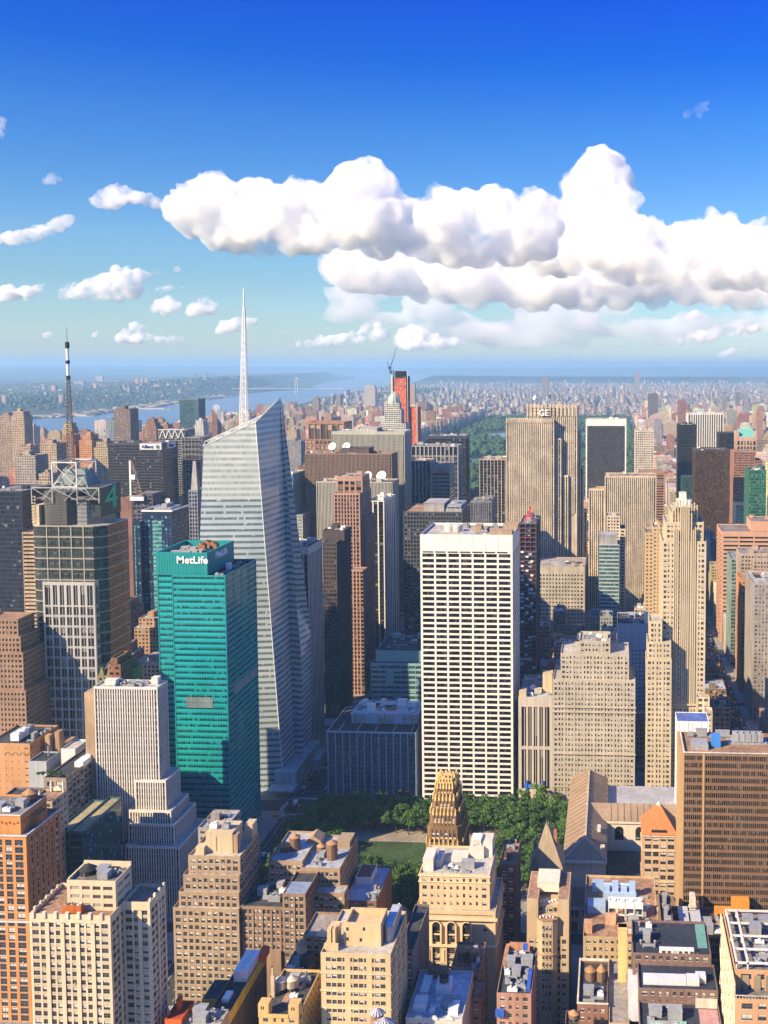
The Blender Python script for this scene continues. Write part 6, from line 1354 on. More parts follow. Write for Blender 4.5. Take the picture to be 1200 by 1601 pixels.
part(t, 'rear_wall', wall((.42, .22, .13), .85), lambda b: (b.box(a + 2, b_ - 3, 426.4, 427.6, z - 1.3, z + 2.4), b.box(a + .5, a + 2, 414, 427.6, z - 1.3, z + 1.6)))
part(t, 'entablature', wall((.45, .41, .32), .8), lambda b: [b.box(a - 1, b_ - 6, 392, 394.8, z - 17, z - 13)] + [b.box(a + k * 1.6, a + .5 + k * 1.6, 391.8, 392.2, z - 17, z - 13.6) for k in range(8)])
a, b_, z = -55.6,-47.3,59.9
tower('dark_brick_block', 'tall dark brown brick block squeezed right of the arched cream stone tower', [(a, b_, z, 507, 535)], W_(2.8, 3.5, 1.3, 1.7, 1.2, 1.6), wall((.16, .095, .07), .85), None, DGLASS, TERRA, win=60, clutter=5)
# tan tower with the curved bay
a, b_, z = -38.8,-19.2,61.5
TB = wall((.45, .345, .22), .85, .14, name='warm_tan_brick')
stB = W_(2.5, 3.45, .95, 1.5, 1.2, 1.5)
zl_, zm_ = 44.4, 53.4
t = tower('bay_fronted_tower', 'tan brick tower with a rounded bay between square shoulders', [(a, b_, zl_, 470, 500)], stB, TB, None, DGLASS, TERRA, win=100)
part(t, 'shoulder', TB, lambda b: (b.box(a, a + (b_ - a) * .27, 471, 498, zl_ - 1, z), b.box(b_ - (b_ - a) * .27, b_, 471, 498, zl_ - 1, z)))
part(t, 'shoulder_roof', TERRA, lambda b: (b.box(a + .5, a + (b_ - a) * .27 - .4, 471.5, 497.5, z, z + .05), b.box(b_ - (b_ - a) * .27 + .4, b_ - .5, 471.5, 497.5, z, z + .05)))
xb0, xb1 = a + (b_ - a) * .25, b_ - (b_ - a) * .25
bay_poly = [(xb0, 471), (xb0 + .6, 468.6), (xb0 + 2.4, 467.3), (xb1 - 2.4, 467.3), (xb1 - .6, 468.6), (xb1, 471)]
part(t, 'curved_bay', TB, lambda b: (b.prism(bay_poly + [(xb1, 474), (xb0, 474)], 40 * 0, zm_), b.box(xb0, xb1, 474, 496, zl_ - 1, zm_ + 3.6)))
part(t, 'bay_ledge', wall((.33, .20, .13), .85), lambda b: (b.prism([(x, u - .4) for x, u in bay_poly] + [(xb1, 470), (xb0, 470)], zl_ - 8, zl_ - 7.4), b.prism([(x, u - .3) for x, u in bay_poly] + [(xb1, 470), (xb0, 470)], zm_ - .4, zm_ + .15)))
ops = [('S', 467.3, xb0 + 2.5 + k * (xb1 - xb0 - 5) / 3, xb0 + 2.5 + (k + 1) * (xb1 - xb0 - 5) / 3 - .7, zm_ - 4.6 - j * 3.5, zm_ - 2.6 - j * 3.5, -.1) for k in range(3) for j in range(12)] + [('S', 474, xb0 + .8 + k * 2.2, xb0 + 2.3 + k * 2.2, zm_ + .8, zm_ + 2.8, -.1) for k in range(4)]
place_windows(t, ops, FRAMEM, 60, seed=22)
cA, cB, cZ = -34.6,-24.4,63.9
part(t, 'stair_block', wall((.62, .57, .46), .8, .12, name='cream_render'), lambda b: (b.box(cA, cB, 482, 495, z - 2, cZ), b.box(cA - .2, cB + .2, 481.8, 495.2, cZ, cZ + .4)))
boxes(t, 'terrace_table', WHITEM, [(xb0 + 1 + k * 1.3, xb0 + 1.8 + k * 1.3, 476 + (k % 3), 476.8 + (k % 3), zm_ + 3.6, zm_ + 4.5) for k in range(8)] + [(xb0 + 1 + k * 1.5, xb0 + 1.7 + k * 1.5, 469 + (k % 2), 469.7 + (k % 2), zm_, zm_ + .8) for k in range(5)])
# ---------------------------------------------------------------- the library and its neighbours
MARB = wall((.60, .54, .43), .8, .12, name='pale_marble'); ROOFB = wall((.30, .215, .145), .85, .18, name='brown_roof_tiles')
def gable(b, x0, x1, y0, y1, ze, zr, axis, hip0=0, hip1=0):
    if axis == 'y':
        m = (x0 + x1) / 2; A, B = (m, y0 + hip0, zr), (m, y1 - hip1, zr)
        b.add([(x0, y0, ze), (x1, y0, ze), (x1, y1, ze), (x0, y1, ze), A, B], ((0, 1, 4), (1, 2, 5, 4), (2, 3, 5), (3, 0, 4, 5)))
    else:
        m = (y0 + y1) / 2; A, B = (x0 + hip0, m, zr), (x1 - hip1, m, zr)
        b.add([(x0, y0, ze), (x1, y0, ze), (x1, y1, ze), (x0, y1, ze), A, B], ((0, 1, 5, 4), (1, 2, 5), (2, 3, 4, 5), (3, 0, 4)))
LW0, LW1 = -25.9, -2.8
lz = 32.0; lr = 38.8
LN = 690
t = thing('gabled_library', 'long marble library with brown hipped roof and arched windows beside the park trees', 'library', (0, 620, 0))
part(t, 'wall', MARB, lambda b: (b.box(LW0, LW1, 572, LN, 0, lz), b.box(LW1 + .02, 92, 622, 646, 0, lz + 1), b.box(LW0 + 1, 36, 556, 563, 0, 15.7), b.box(60, 92, 575, 690, 0, lz - 5)))
part(t, 'roof', ROOFB, lambda b: (gable(b, LW0 - .8, LW1 + .8, 571, LN + .5, lz, lr + 1, 'y', 12, 6), gable(b, (LW0 + LW1) / 2, 50, 621, 647, lz + 1.2, lr, 'x', 0, 0)))
part(t, 'ridge_cap', wall((.45, .40, .33), .8), lambda b: (b.box((LW0 + LW1) / 2 - .5, (LW0 + LW1) / 2 + .5, 584, LN - 6, lr + .8, lr + 1.35), b.bar((LW0 - .8, 571, lz + .1), ((LW0 + LW1) / 2, 583, lr + 1.1), .4), b.bar((LW1 + .8, 571, lz + .1), ((LW0 + LW1) / 2, 583, lr + 1.1), .4)))
part(t, 'cornice', MARB, lambda b: (b.box(LW0 - .9, LW1 + .9, 570.2, 571.9, lz - 1.6, lz - .05), b.box(LW0 - .9, LW0, 571.9, LN, lz - 1.6, lz - .05), b.box(LW1 + .1, 56, 621.1, 621.9, lz - .6, lz + .9)))
part(t, 'roof_rib', wall((.24, .17, .115), .85), lambda b: [b.bar((LW0 - .6, 586 + k * 6, lz + .25), ((LW0 + LW1) / 2 - .4, 586 + k * 6, lr + 1.05), .16) for k in range(17)] + [b.bar((LW1 + .6, 586 + k * 6, lz + .25), ((LW0 + LW1) / 2 + .4, 586 + k * 6, lr + 1.05), .16) for k in (0, 1, 2, 3, 4, 5, 11, 12, 13, 14, 15, 16)] + [b.bar((LW1 + 3 + k * 4, 620.6, lz + 1.4), (LW1 + 3 + k * 4, 634, lr + .15), .14) for k in range(8)])
for k in range(3):
    def ar(b, cx=LW1 + 8 + k * 12.5):
        n = 10; r = 2.6; yy = 621.85; zb_ = lz - 11; h = 8.5
        b.quad((cx - r, yy, zb_), (cx + r, yy, zb_), (cx + r, yy, zb_ + h - r), (cx - r, yy, zb_ + h - r), ((0, 0), (2, 0), (2, 3), (0, 3)))
        b.add([(cx, yy, zb_ + h - r)] + [(cx + r * math.cos(q * math.pi / n), yy, zb_ + h - r + r * math.sin(q * math.pi / n)) for q in range(n + 1)], [(0, q + 1, q + 2) for q in range(n)])
    part(t, 'arched_window', glass((.02, .022, .026), .1), ar)
part(t, 'skylight', wall((.55, .56, .55), .4), lambda b: b.bar((LW1 - 4, 600, lz + 4.5), (LW1 - 4, 606, lz + 4.5), 1.4))
part(t, 'chimney', MARB, lambda b: b.box(LW1 - 3, LW1 - .5, 576, 579, lz - 2, lz + 6))
part(t, 'court_roof', TAR, lambda b: (b.box(LW1 + .3, 48, 572, 620, 0, lz - 17), b.box(LW1 + 3, LW1 + 12, 580, 596, lz - 17, lz - 14), b.box(LW1 + 12, LW1 + 26, 580, 592, lz - 17, lz - 12.5)))
sr = 15.7
part(t, 'south_roof', wall((.17, .13, .11), .85, .2, name='dark_roof_tiles'), lambda b: gable(b, LW0 + .5, 36, 554.5, 572, sr, sr + 5, 'x', 3, 3))
part(t, 'south_ledge', wall((.45, .46, .50), .8), lambda b: b.box(LW0 + .6, 36.3, 553.6, 555.9, sr - 3.2, sr - 2.4))
ops = [('S', 555.9, LW0 + 4 + k * 7 + j * 2.6, LW0 + 5.9 + k * 7 + j * 2.6, sr - 8, sr - 4.6, -.05) for k in range(7) for j in range(2)] + [('S', 555.9, LW0 + 4.4 + k * 10, LW0 + 8 + k * 10, sr - 19, sr - 11, -.05) for k in range(5)]
place_windows(t, ops, FRAMEM, 60, .1, seed=3)
part(t, 'terrace', wall((.33, .34, .38), .85, .2), lambda b: b.box(LW1 + 1, 60, 646.5, 690, 0, lz - 5))
# pyramid roofed brick house
a, b_, z = 17.4,36.2,53.2
OB = wall((.48, .30, .17), .85, .15, name='orange_tan_brick')
t = tower('pyramid_roofed_house', 'orange-tan brick house with banded storeys under a steep terracotta pyramid roof', [(a, b_, z, 560, 582)], W_(3.7, 4.2, 1.0, 1.9, 1.4, 1.4, mk=0), OB, wall((.52, .38, .25), .85), DGLASS, TERRA, win=60)
zp = 65.4
part(t, 'pyramid_roof', wall((.46, .17, .06), .8, .18, name='terracotta_tiles'), lambda b: b.prism([(a - .5, 559.5), (b_ + .5, 559.5), (b_ + .5, 582.5), (a - .5, 582.5)], z, zp, True, poly1=[((a + b_) / 2 - 1, 570), ((a + b_) / 2 + 1, 570), ((a + b_) / 2 + 1, 572), ((a + b_) / 2 - 1, 572)]))
part(t, 'finial', MARB, lambda b: b.lathe((a + b_) / 2, 571, [(1.4, zp - 1.5), (1.3, zp + .5), (.4, zp + 1.6), (.02, zp + 2)], 10))
part(t, 'dormer', DARKM, lambda b: [b.box(a + 5 + k * 1.7, a + 6.1 + k * 1.7, 559.9, 561.5, z + 1.2, z + 2.2) for k in range(5)])
cornice(t, wall((.56, .42, .28), .8), a, b_, 560, 582, (z - 1.2, z - 9.5, z - 27), .5, .6)
# pointed roof house by the park
a, b_, z = -42.7,-25.4,46.2
t = tower('slate_spired_house', 'old stone house with steep slate roof and thin finial before the library', [(a, b_, z - 4, 540, 557)], W_(3.2, 3.8, 1.6, 2.1, 1.6, 1.6), wall((.36, .29, .20), .85, .2, name='worn_stone'), None, DGLASS, TERRA, win=60)
zp = 64.8
part(t, 'slate_roof', wall((.33, .27, .19), .8, .2, name='pale_slate'), lambda b: b.prism([(a - .3, 539.7), (b_ + .3, 539.7), (b_ + .3, 557.3), (a - .3, 557.3)], z - 4, zp - 2, True, poly1=[((a + b_) / 2 - .6, 546), ((a + b_) / 2 + .6, 546), ((a + b_) / 2 + .6, 551), ((a + b_) / 2 - .6, 551)]))
part(t, 'finial', DARKM, lambda b: b.bar(((a + b_) / 2, 548, zp - 2.5), ((a + b_) / 2, 548, zp + 5), .3, 6, .08))
part(t, 'chimney', wall((.33, .15, .08), .85), lambda b: (b.box(b_ - 5, b_ - 3.4, 545, 547.4, z - 3, zp - 4), b.box(a + 1, a + 2.4, 552, 554, z - 3, z + 5)))
part(t, 'shade_gable', wall((.36, .29, .20), .85, .2, name='worn_stone'), lambda b: b.add([(a + 1, 539.4, z - 4), (a + 6, 539.4, z - 4), (a + 3.5, 539.4, z + 2), (a + 1, 543, z - 4), (a + 6, 543, z - 4), (a + 3.5, 543, z + 2)], ((0, 1, 2), (1, 4, 5, 2), (3, 0, 2, 5))))
# brown gridded tower on the right and its podium
HB = wall((.235, .15, .095), .6, .12, name='bronze_brown_metal')
a, b_, z = 34.0,77.0,129.4
stH = dict(bay=.95, fl=3.6, pw=.17, sh=1.35, cw=.4, top=1.4, so=.08, rec=.3, ph=1.0)
t = tower('brown_gridded_tower', 'large brown office tower with a fine bronze grid of mullions filling the right edge', [(a, b_, z, 480, 508)], stH, HB, wall((.19, .115, .07), .6, .12, name='bronze_spandrel_panel'), glass((.02, .017, .015), .2, (.16, .11, .07)), TERRA)
part(t, 'corner_strip', wall((.42, .27, .13), .7, .1, name='sunlit_amber'), lambda b: (b.box(a - 1.6, a - .02, 480.5, 508, 0, z + .2), b.box(a + 8.6, a + 9.6, 479.7, 480, 0, z)))  # brighter amber puts the sun on the west side into the colour
q = (49.8,490,130.1)
part(t, 'blue_plant_box', wall((.05, .22, .62), .6, .15, name='blue_panel'), lambda b: b.box(q[0] - 2.2, q[0] + 2.2, 490, 494, z - 1, z + 4.5))
for k in range(5): cooling_unit(t, q[0] + 10 + k * 2.9, 498, z - .5, 2.6, 5, 4.2, 1)
part(t, 'plant_deck', STEEL, lambda b: (b.box(q[0] + 6, q[0] + 25, 494, 502, z - .9, z - .4), [b.box(q[0] + 6 + k * 3, q[0] + 6.2 + k * 3, 493.8, 494, z - .4, z + .8) for k in range(7)]))
part(t, 'plant_box', STEEL, lambda b: b.box(a + 4, q[0] - 4, 486, 495, z - 1, z + 1.6))
part(t, 'roof_edge', wall((.62, .58, .5), .7), lambda b: (b.box(a - .2, b_, 479.6, 480.2, z, z + .35), b.box(a - .2, a + .4, 480.2, 508, z, z + .35)))
part(t, 'whip_antenna', DARKM, lambda b: [b.bar((q[0] + x, 505, z - 1), (q[0] + x, 505, z + 9), .12, 4, .05) for x in (14, 17, 26)])
roof_clutter(t, a + 3, b_ - 6, 503, 507, z - 1, 5, 95, STEEL)
a1, b1, z1 = 22.4,67.2,55.6
t = tower('brown_podium', 'low brown gridded podium block below the large brown office tower, loaded with roof machinery', [(a1, b1, z1, 455, 479.6), (a1 - .02, 27.8, 63.5, 450, 476)], stH, HB, wall((.19, .115, .07), .6, .12, name='bronze_spandrel_panel'), glass((.02, .017, .015), .2, (.16, .11, .07)), TAR)
roof_clutter(t, a1 + 1, 27.3, 452, 474, 63.5 - 1, 16, 96, STEEL)
part(t, 'louvre_bank', wall((.42, .44, .48), .5, .1, name='grey_louvre_bank'), lambda b: [b.box(31.1 + i * 5.4, 31.1 + 4.6 + i * 5.4, 458 + j * 4, 461.6 + j * 4, z1 - 1, z1 + 3.2) for i in range(2) for j in range(4)])
ORP = wall((.62, .26, .045), .6, .15, name='orange_paint')
o0 = 48.3
part(t, 'orange_plant_house', ORP, lambda b: (b.box(o0, o0 + 16, 470, 476, z1 - 1, z1 + 2.6), b.box(o0 + 8, o0 + 16, 474, 478, z1 + 2.6, z1 + 6.5), b.box(o0 - 2, o0 + 16, 463, 464, z1 - 1, z1 + .8)))
part(t, 'plant_grille', DARKM, lambda b: [b.box(o0 + 1 + k * 1.6, o0 + 2.1 + k * 1.6, 469.8, 470.02, z1, z1 + 1.9) for k in range(9)] + [b.box(o0 + 2, o0 + 13, 465, 469.6, z1 - 1, z1 + .5)])
part(t, 'stacked_hut', wall((.55, .50, .42), .7), lambda b: (b.box(36.7, 39.2, 470, 476, z1 - 1, z1 + 9), b.box(35.8, 39.5, 469, 470, z1 + 2, z1 + 3), b.box(35.8, 39.5, 469, 470, z1 + 5, z1 + 6)))
roof_clutter(t, 38.9, b1 - 4, 456.5, 469, z1 - 1, 14, 97, STEEL)
# roof with the row of white fans
a, b_, z = -12.3,22.3,49.4
FANB = wall((.46, .34, .20), .85, .15, name='sandy_brick')
t = tower('fan_roof_block', 'sandy brick block carrying a white rack of four fans and blue ducts', [(a, b_, z, 462, 520)], W_(2.6, 3.6, 1.3, 1.9, 1.4, 1.4, sides='S'), FANB, None, DGLASS, TERRA, win=60)
f0 = -0.9
for k in range(4):
    part(t, 'fan_unit', WHITEM, lambda b: (b.box(f0 + k * 4.1, f0 + 3.9 + k * 4.1, 478, 485, z + 5, z + 7), b.lathe(f0 + 1.95 + k * 4.1, 481.5, [(1.7, z + 7), (1.8, z + 7.7), (1.4, z + 7.7), (1.35, z + 7.1), (.3, z + 7.1), (.02, z + 7.3)], 14), [b.box(f0 + i * 3.6 + k * 4.1, f0 + .25 + i * 3.6 + k * 4.1, 478 + j * 6.6, 478.3 + j * 6.6, z - 1, z + 5) for i in (0, 1) for j in (0, 1)], b.box(f0 + k * 4.1, f0 + 3.9 + k * 4.1, 478, 478.3, z + 1.6, z + 2.1)))
part(t, 'blue_plant_box', wall((.30, .42, .56), .5, .15, name='pale_blue_metal'), lambda b: (b.box(a + 1.5, a + 10, 484, 492, z - 1, z + 2.6), b.box(a + 3, a + 9, 505, 512, z - 1, z + 2)))
part(t, 'blue_duct', wall((.32, .45, .68), .4, .15, name='sky_blue_duct'), lambda b: (b.box(a + 9, a + 25, 498, 504, z - 1, z + 2), [b.box(a + 9 + k * 4.2, a + 12 + k * 4.2, 499, 503, z + 2, z + 4.6 + (k % 2) * 1.5) for k in range(4)], b.bar((a + 9, 501, z + 5), (a + 25, 501, z + 5), .8, 8)))
part(t, 'stair_house', wall((.55, .33, .20), .85), lambda b: (b.box(a + .5, a + 4, 466, 470, z - 1, z + 4), b.box(a + 10, a + 15, 474, 478, z - 1, z + 3)))
part(t, 'white_arches', wall((.62, .56, .5), .7), lambda b: [b.lathe(b_ - 6.5 + k * 1.5, 466, [(.55, z - 1), (.55, z + 1.2), (.4, z + 1.7), (.02, z + 1.8)], 8) for k in range(4)] + [b.box(b_ - 14, b_ - 8, 465, 468, z - 1, z + .8)])
part(t, 'red_rail', wall((.45, .04, .03), .6), lambda b: (b.box(b_ - 15, b_ - 8, 464.4, 464.7, z - .2, z + .2), b.box(a + 4, a + 9, 494, 494.3, z + .4, z + 1)))
roof_clutter(t, b_ - 14, b_ - 2, 470, 500, z - 1.1, 10, 98, STEEL)
# chimney house, tank roof, dark roofs
a, b_, z = -0.4,7.6,60.2
t = tower('chimney_house', 'narrow sandy house with a tall square bright yellow chimney stack', [(a, b_, z - 8, 395, 440)], W_(2.6, 3.5, 1.3, 1.9, 1.2, 1.2), FANB, None, DGLASS, wall((.30, .27, .24), .9, .3), win=40)
c0, c1, cz_ = 3.3,7.0,75.1
part(t, 'chimney', wall((.62, .43, .18), .85, .15, name='yellow_brick'), lambda b: (b.box(c0, c1, 424, 427, z - 9, cz_), b.box(c0 - .25, c1 + .25, 423.7, 427.3, cz_ - 1, cz_)))
part(t, 'white_stair_house', wall((.55, .56, .58), .8, .15), lambda b: (b.box(c1 + .3, c1 + 4.6, 408, 422, z - 9, z - 2), b.box(c1 + .5, c1 + 4.4, 398, 407.6, z - 9, z - 7)))
roof_clutter(t, a + 1, c0 - .5, 398, 436, z - 9, 6, 99, STEEL)
a, b_, z = -13.1,-0.8,53.3
t = tower('tank_roof_house', 'dark roofed brick house with two tall orange-lidded water tanks inside a pale parapet', [(a, b_, z, 405, 436)], W_(2.8, 3.5, 1.4, 1.9, 1.2, 2.0), BRK, None, DGLASS, TAR, win=40)
part(t, 'parapet_coping', wall((.60, .55, .45), .8), lambda b: (b.box(a - .2, b_ + .2, 404.8, 405.6, z, z + .3), b.box(a - .2, a + .5, 405.6, 436, z, z + .3), b.box(a - .2, b_ + .2, 435.4, 436.2, z, z + .9)))
water_tank(a + 5, 424, z - 1.6, 2.4, 3.8, 'left of two orange-lidded water tanks on the dark roof with pale parapet', .8, cone=.5)
water_tank(a + 9.5, 423, z - 1.6, 1.9, 4.4, 'narrower right one of two orange-lidded water tanks on the pale-parapeted dark roof', .8, cone=.9)
roof_clutter(t, a + 1, b_ - 1, 407, 418, z - 1.6, 5, 101, STEEL)
a, b_, z = -17.2,-11.7,56.0
t = tower('brick_bulkhead_house', 'small red brick roof hut with one water tank at the bottom edge', [(a, b_, z, 385, 396)], W_(2.6, 3.5, 1.3, 1.9, 1, 1), REDB, None, DGLASS, TAR, win=20)
water_tank(a + 3.2, 392, z - 1, 2.0, 1.6, 'squat water tank with a tan lid on the small red brick roof hut', 1.0)
a, b_, z = 11.3,42.5,64.7
NVY = wall((.035, .042, .065), .85, .35, name='blue_black_roofing')
t = tower('dark_terraced_roof', 'wide low building with blue-black roof terraces and a green skylight', [(a, b_, z - 6, 380, 400), (a, b_, z - 1, 400.1, 418), (a - 2, b_ - 1, z + 3, 418.1, 444)], W_(3.0, 3.6, 1.5, 2.0, 1.3, 1.2), wall((.20, .13, .11), .85, .2), None, DGLASS, NVY, win=40)
part(t, 'dormer_row', wall((.60, .60, .58), .8, .12, name='white_render'), lambda b: (b.box(a + 9, b_ - 8, 418.6, 421, z + 2, z + 4.4),))
ops = [('S', 418.6, a + 10 + k * 2.3, a + 11.4 + k * 2.3, z + 2.5, z + 4, -.05) for k in range(7)]
place_windows(t, ops, FRAMEM, 40, .1, seed=6)
part(t, 'green_skylight', wall((.13, .30, .27), .4, .15, name='green_glass_roof'), lambda b: b.add([(b_ - 6, 424, z + 2.4), (b_ - 2, 424, z + 2.4), (b_ - 2, 440, z + 4), (b_ - 6, 440, z + 4), (b_ - 6, 440, z + 2.2), (b_ - 2, 440, z + 2.2)], ((0, 1, 2, 3), (2, 5, 4, 3), (0, 3, 4), (1, 5, 2))))
part(t, 'white_vault', wall((.58, .60, .64), .6, .12), lambda b: (b.box(a + 2, a + 19, 404, 408, z - 2, z + .6), b.box(a + 23, a + 27, 406, 410, z - 2, z + .8), b.box(b_ - 12, b_ - 7, 404, 408, z - 2, z + 1.0)))
part(t, 'arch_wall', wall((.55, .50, .42), .8), lambda b: b.box(b_ - 9, b_ - .5, 397.6, 398.4, z - 7, z - 3.4))
part(t, 'pink_terrace', wall((.40, .24, .24), .9, .2, name='pink_paving'), lambda b: b.box(b_ - 8, b_ - .6, 382, 397, z - 7, z - 6.9))
part(t, 'small_skylight', wall((.25, .48, .44), .4), lambda b: [b.box(a + 4 + k * 9, a + 9 + k * 9, 383, 388, z - 7, z - 6.3) for k in range(2)])
roof_clutter(t, a + .5, a + 8, 422, 442, z + 2, 10, 103, STEEL)
roof_clutter(t, a + 2, b_ - 14, 386, 398, z - 7, 8, 104, STEEL)
# lattice sided tower, bottom right corner
a, b_, z = 44.1,63.1,93.3
OT = wall((.50, .29, .16), .8, .12, name='peach_stone')
t = tower('lattice_sided_tower', 'peach stone tower with open steel roof frame and pale lattice side', [(a, b_, 86.7, 358, 405), (a + .6, b_, z, 365, 405)], W_(4.6, 4.0, 2.0, 2.0, 2.2, 1.6, sides='S', sm=0), OT, None, DGLASS, GRAVEL, win=60)
part(t, 'tall_louvre', wall((.27, .22, .15), .7), lambda b: [b.box(a + 3.2 + k * 4.2, a + 5.6 + k * 4.2, 364.8, 365.0, z - 10.5, z - 2) for k in range(5)])
part(t, 'white_lattice', wall((.66, .58, .42), .7, .1, name='pale_lattice'), lambda b: [b.bar((a - .2, 359 + (k % 6) * 8, z - 2 - (k // 6) * 14), (a - .2, 367 + (k % 6) * 8, z - 16 - (k // 6) * 14), .3) for k in range(30)] + [b.bar((a - .2, 367 + (k % 6) * 8, z - 2 - (k // 6) * 14), (a - .2, 359 + (k % 6) * 8, z - 16 - (k // 6) * 14), .3) for k in range(30)])
part(t, 'lattice_backing', wall((.52, .44, .30), .8), lambda b: b.box(a - .08, a - .02, 358.2, 405, 0, z - 1))
part(t, 'steel_roof_frame', wall((.62, .60, .55), .5, .1, name='white_steel'), lambda b: ([b.box(a + x, a + x + .7, 366, 403, z + 1.5, z + 2.2) for x in (1, 5, 21)] + [b.box(a + 1, a + 21.7, u, u + .6, z + 1.5, z + 2.15) for u in (366, 375, 384, 393, 402.4)] + [b.box(a + x, a + x + .5, u, u + .5, z - 1, z + 1.5) for x in (1, 5, 21) for u in (366, 384, 402)]))
part(t, 'terrace_rail', wall((.50, .47, .38), .7), lambda b: [b.box(a + .3 + k * 1.1, a + .45 + k * 1.1, 358.3, 358.45, 86.7, 86.7 + 1.1) for k in range(26)] + [b.box(a, b_, 358.2, 358.5, 86.7 + 1.0, 86.7 + 1.15)])
roof_clutter(t, a + 7, b_ - 2, 368, 400, z - 1, 10, 105, STEEL)

# ---------------------------------------------------------------- lower left: brick blocks behind the orange tower
a, b_, z = -366.9,-341.3,87.3
t = tower('terracotta_block', 'terracotta brick block with blind arches and white roof plant at the left edge', [(a, b_, z, 585, 617)], W_(4, 4, 3.4, 3.4, 1, 2.6, win=False), wall((.46, .25, .12), .85, .15, name='terracotta_brick'), None, DGLASS, TAR)
part(t, 'blind_arch', wall((.36, .19, .09), .85), lambda b: [b.bar((a + 12 + k * 4.6 + 1.6 * math.cos(q * .4), 584.9, z - 7 + 1.6 * math.sin(q * .4)), (a + 12 + k * 4.6 + 1.6 * math.cos(q * .4 + .4), 584.9, z - 7 + 1.6 * math.sin(q * .4 + .4)), .2) for k in range(4) for q in range(8)])
for k in range(3): cooling_unit(t, a + 14, 592 + k * 6, z - .6, 5, 5.4, 4.6, 1)
part(t, 'side_fin', wall((.36, .23, .14), .85), lambda b: (b.box(b_ + 3, b_ + 6, 596, 600, 0, z + 1), b.box(b_ + 8, b_ + 11, 598, 603, 0, z + 2.5), b.box(b_ + .2, b_ + 11, 600, 617, 0, z - 7)))
roof_clutter(t, a + 20, b_ - 1, 590, 614, z - 1, 6, 111, STEEL)
a, b_, z = -327.8,-317.4,86.8
t = tower('roof_garden_house', 'small grey plastered penthouse block with green shrubs on its terrace, below the terracotta block', [(a, b_, z, 560, 575)], dict(blank), wall((.36, .38, .40), .85, .15, name='grey_plaster'), None, DGLASS, TAR)
part(t, 'flue', STEEL, lambda b: b.lathe((a + b_) / 2 + 1, 570, [(.5, z - 1), (.5, z + 5)], 8))
a, b_, z = -312.4,-300.7,82.4
t = tower('stone_fronted_block', 'old brown stone block with tall green windows and a garden roof', [(a, b_ + 1, z, 548, 600)], W_(4.4, 3.9, 1.5, 1.3, 1.8, 2.4, mk=0), wall((.30, .235, .18), .85, .2, name='soot_stone'), None, glass((.02, .04, .04), .3), TAR, win=60)
roof_clutter(t, a + 10, b_, 556, 596, z - 1, 8, 112, STEEL)
part(t, 'white_roof_house', WHITEM, lambda b: (b.box(a + 8, a + 13, 566, 576, z - 1, z + 2), b.box(b_ - 2, b_ + 1, 575, 590, z - 1, z + 3)))
a1, b1, z1 = -325.2,-316.6,82.8
t = tower('white_gabled_hut', 'white rendered roof house standing left of the striped white tower', [(a1, b1, z1, 590, 606)], dict(blank), wall((.58, .58, .58), .8, .1, name='white_render'), None, DGLASS, PALEROOF)
for k, (x, u) in enumerate(((-315.7, 549), (-313.2, 549), (-308.8, 549), (-307.4, 549), (-304.2, 549))):
    tt = tree(x, u, z - .5, .24 + .04 * (k % 3), ('dark potted shrub against the grey plastered penthouse', 'leafy potted shrub in the middle of the garden roof', 'bright potted shrub beside the roof duct', 'tall potted shrub near the stone parapet', 'last potted shrub at the right end of the garden roof')[k], 'shrubs on the roof terrace', LEAF2 if k % 2 else LEAF, 'potted_shrub')
    tt['category'] = 'shrub'
a, b_, z = -327.5,-310.1,77.5
t = tower('soot_block', 'soot-dark block at the left edge behind the bright orange brick tower', [(a, b_ + 5, z, 525, 546)], W_(3, 3.8, 1.3, 1.8, 1.2, 1.6), wall((.17, .15, .14), .85, .2), None, DGLASS, TAR, win=30)
g0 = (-293.0,500,92.4)
t = tower('pinnacled_house', 'cream terracotta house with scrolled gables and four white pinnacles', [(-293.4, -281.1, 90.0, 500, 515)], W_(3, 3.6, 1.4, 1.9, 1.2, 1.4), CREAMB, None, DGLASS, TERRA, win=20)
zz = 90.0
part(t, 'pinnacle', wall((.68, .62, .5), .75, .1, name='cream_terracotta'), lambda b: [b.lathe(-293.4 + x, u, [(.55, zz - 2), (.55, zz + 2.5), (.75, zz + 2.6), (.02, zz + 6)], 8) for x, u in ((.4, 500.5), (5.6, 500.5), (4.2, 514), (10.6, 514))])
part(t, 'scroll_gable', wall((.68, .62, .5), .75, .1, name='cream_terracotta'), lambda b: [b.add([(x + 2.1 * math.cos(k * .314), y, zz - .2 + 2.4 * math.sin(k * .314)) for y in (u, u + .8) for k in range(11)], [tuple(range(11))] + [(k, k + 11, k + 12, k + 1) for k in range(10)]) for x, u in ((-293.4 + 3, 500.2), (-293.4 + 7.6, 513.6))])
# teal glass low block between the orange and cream towers
a, b_, z = -287.2,-269.0,68.8
t = tower('teal_low_block', 'low dark teal glass block between orange tower and striped white tower', [(a, -272.5 + 0, z, 512, 552), (-271.4 + .1, b_ - 9, z + 1.5, 510, 553)], dict(bay=1.4, fl=3.6, pw=.12, sh=.5, cw=.4, top=1.6, so=.05, rec=.25), wall((.05, .13, .14), .4, .12, name='dark_teal_metal'), None, glass((.012, .045, .055), .2, (.05, .25, .28), rough=.06), wall((.34, .29, .16), .9, .3, name='dry_roof_garden'))
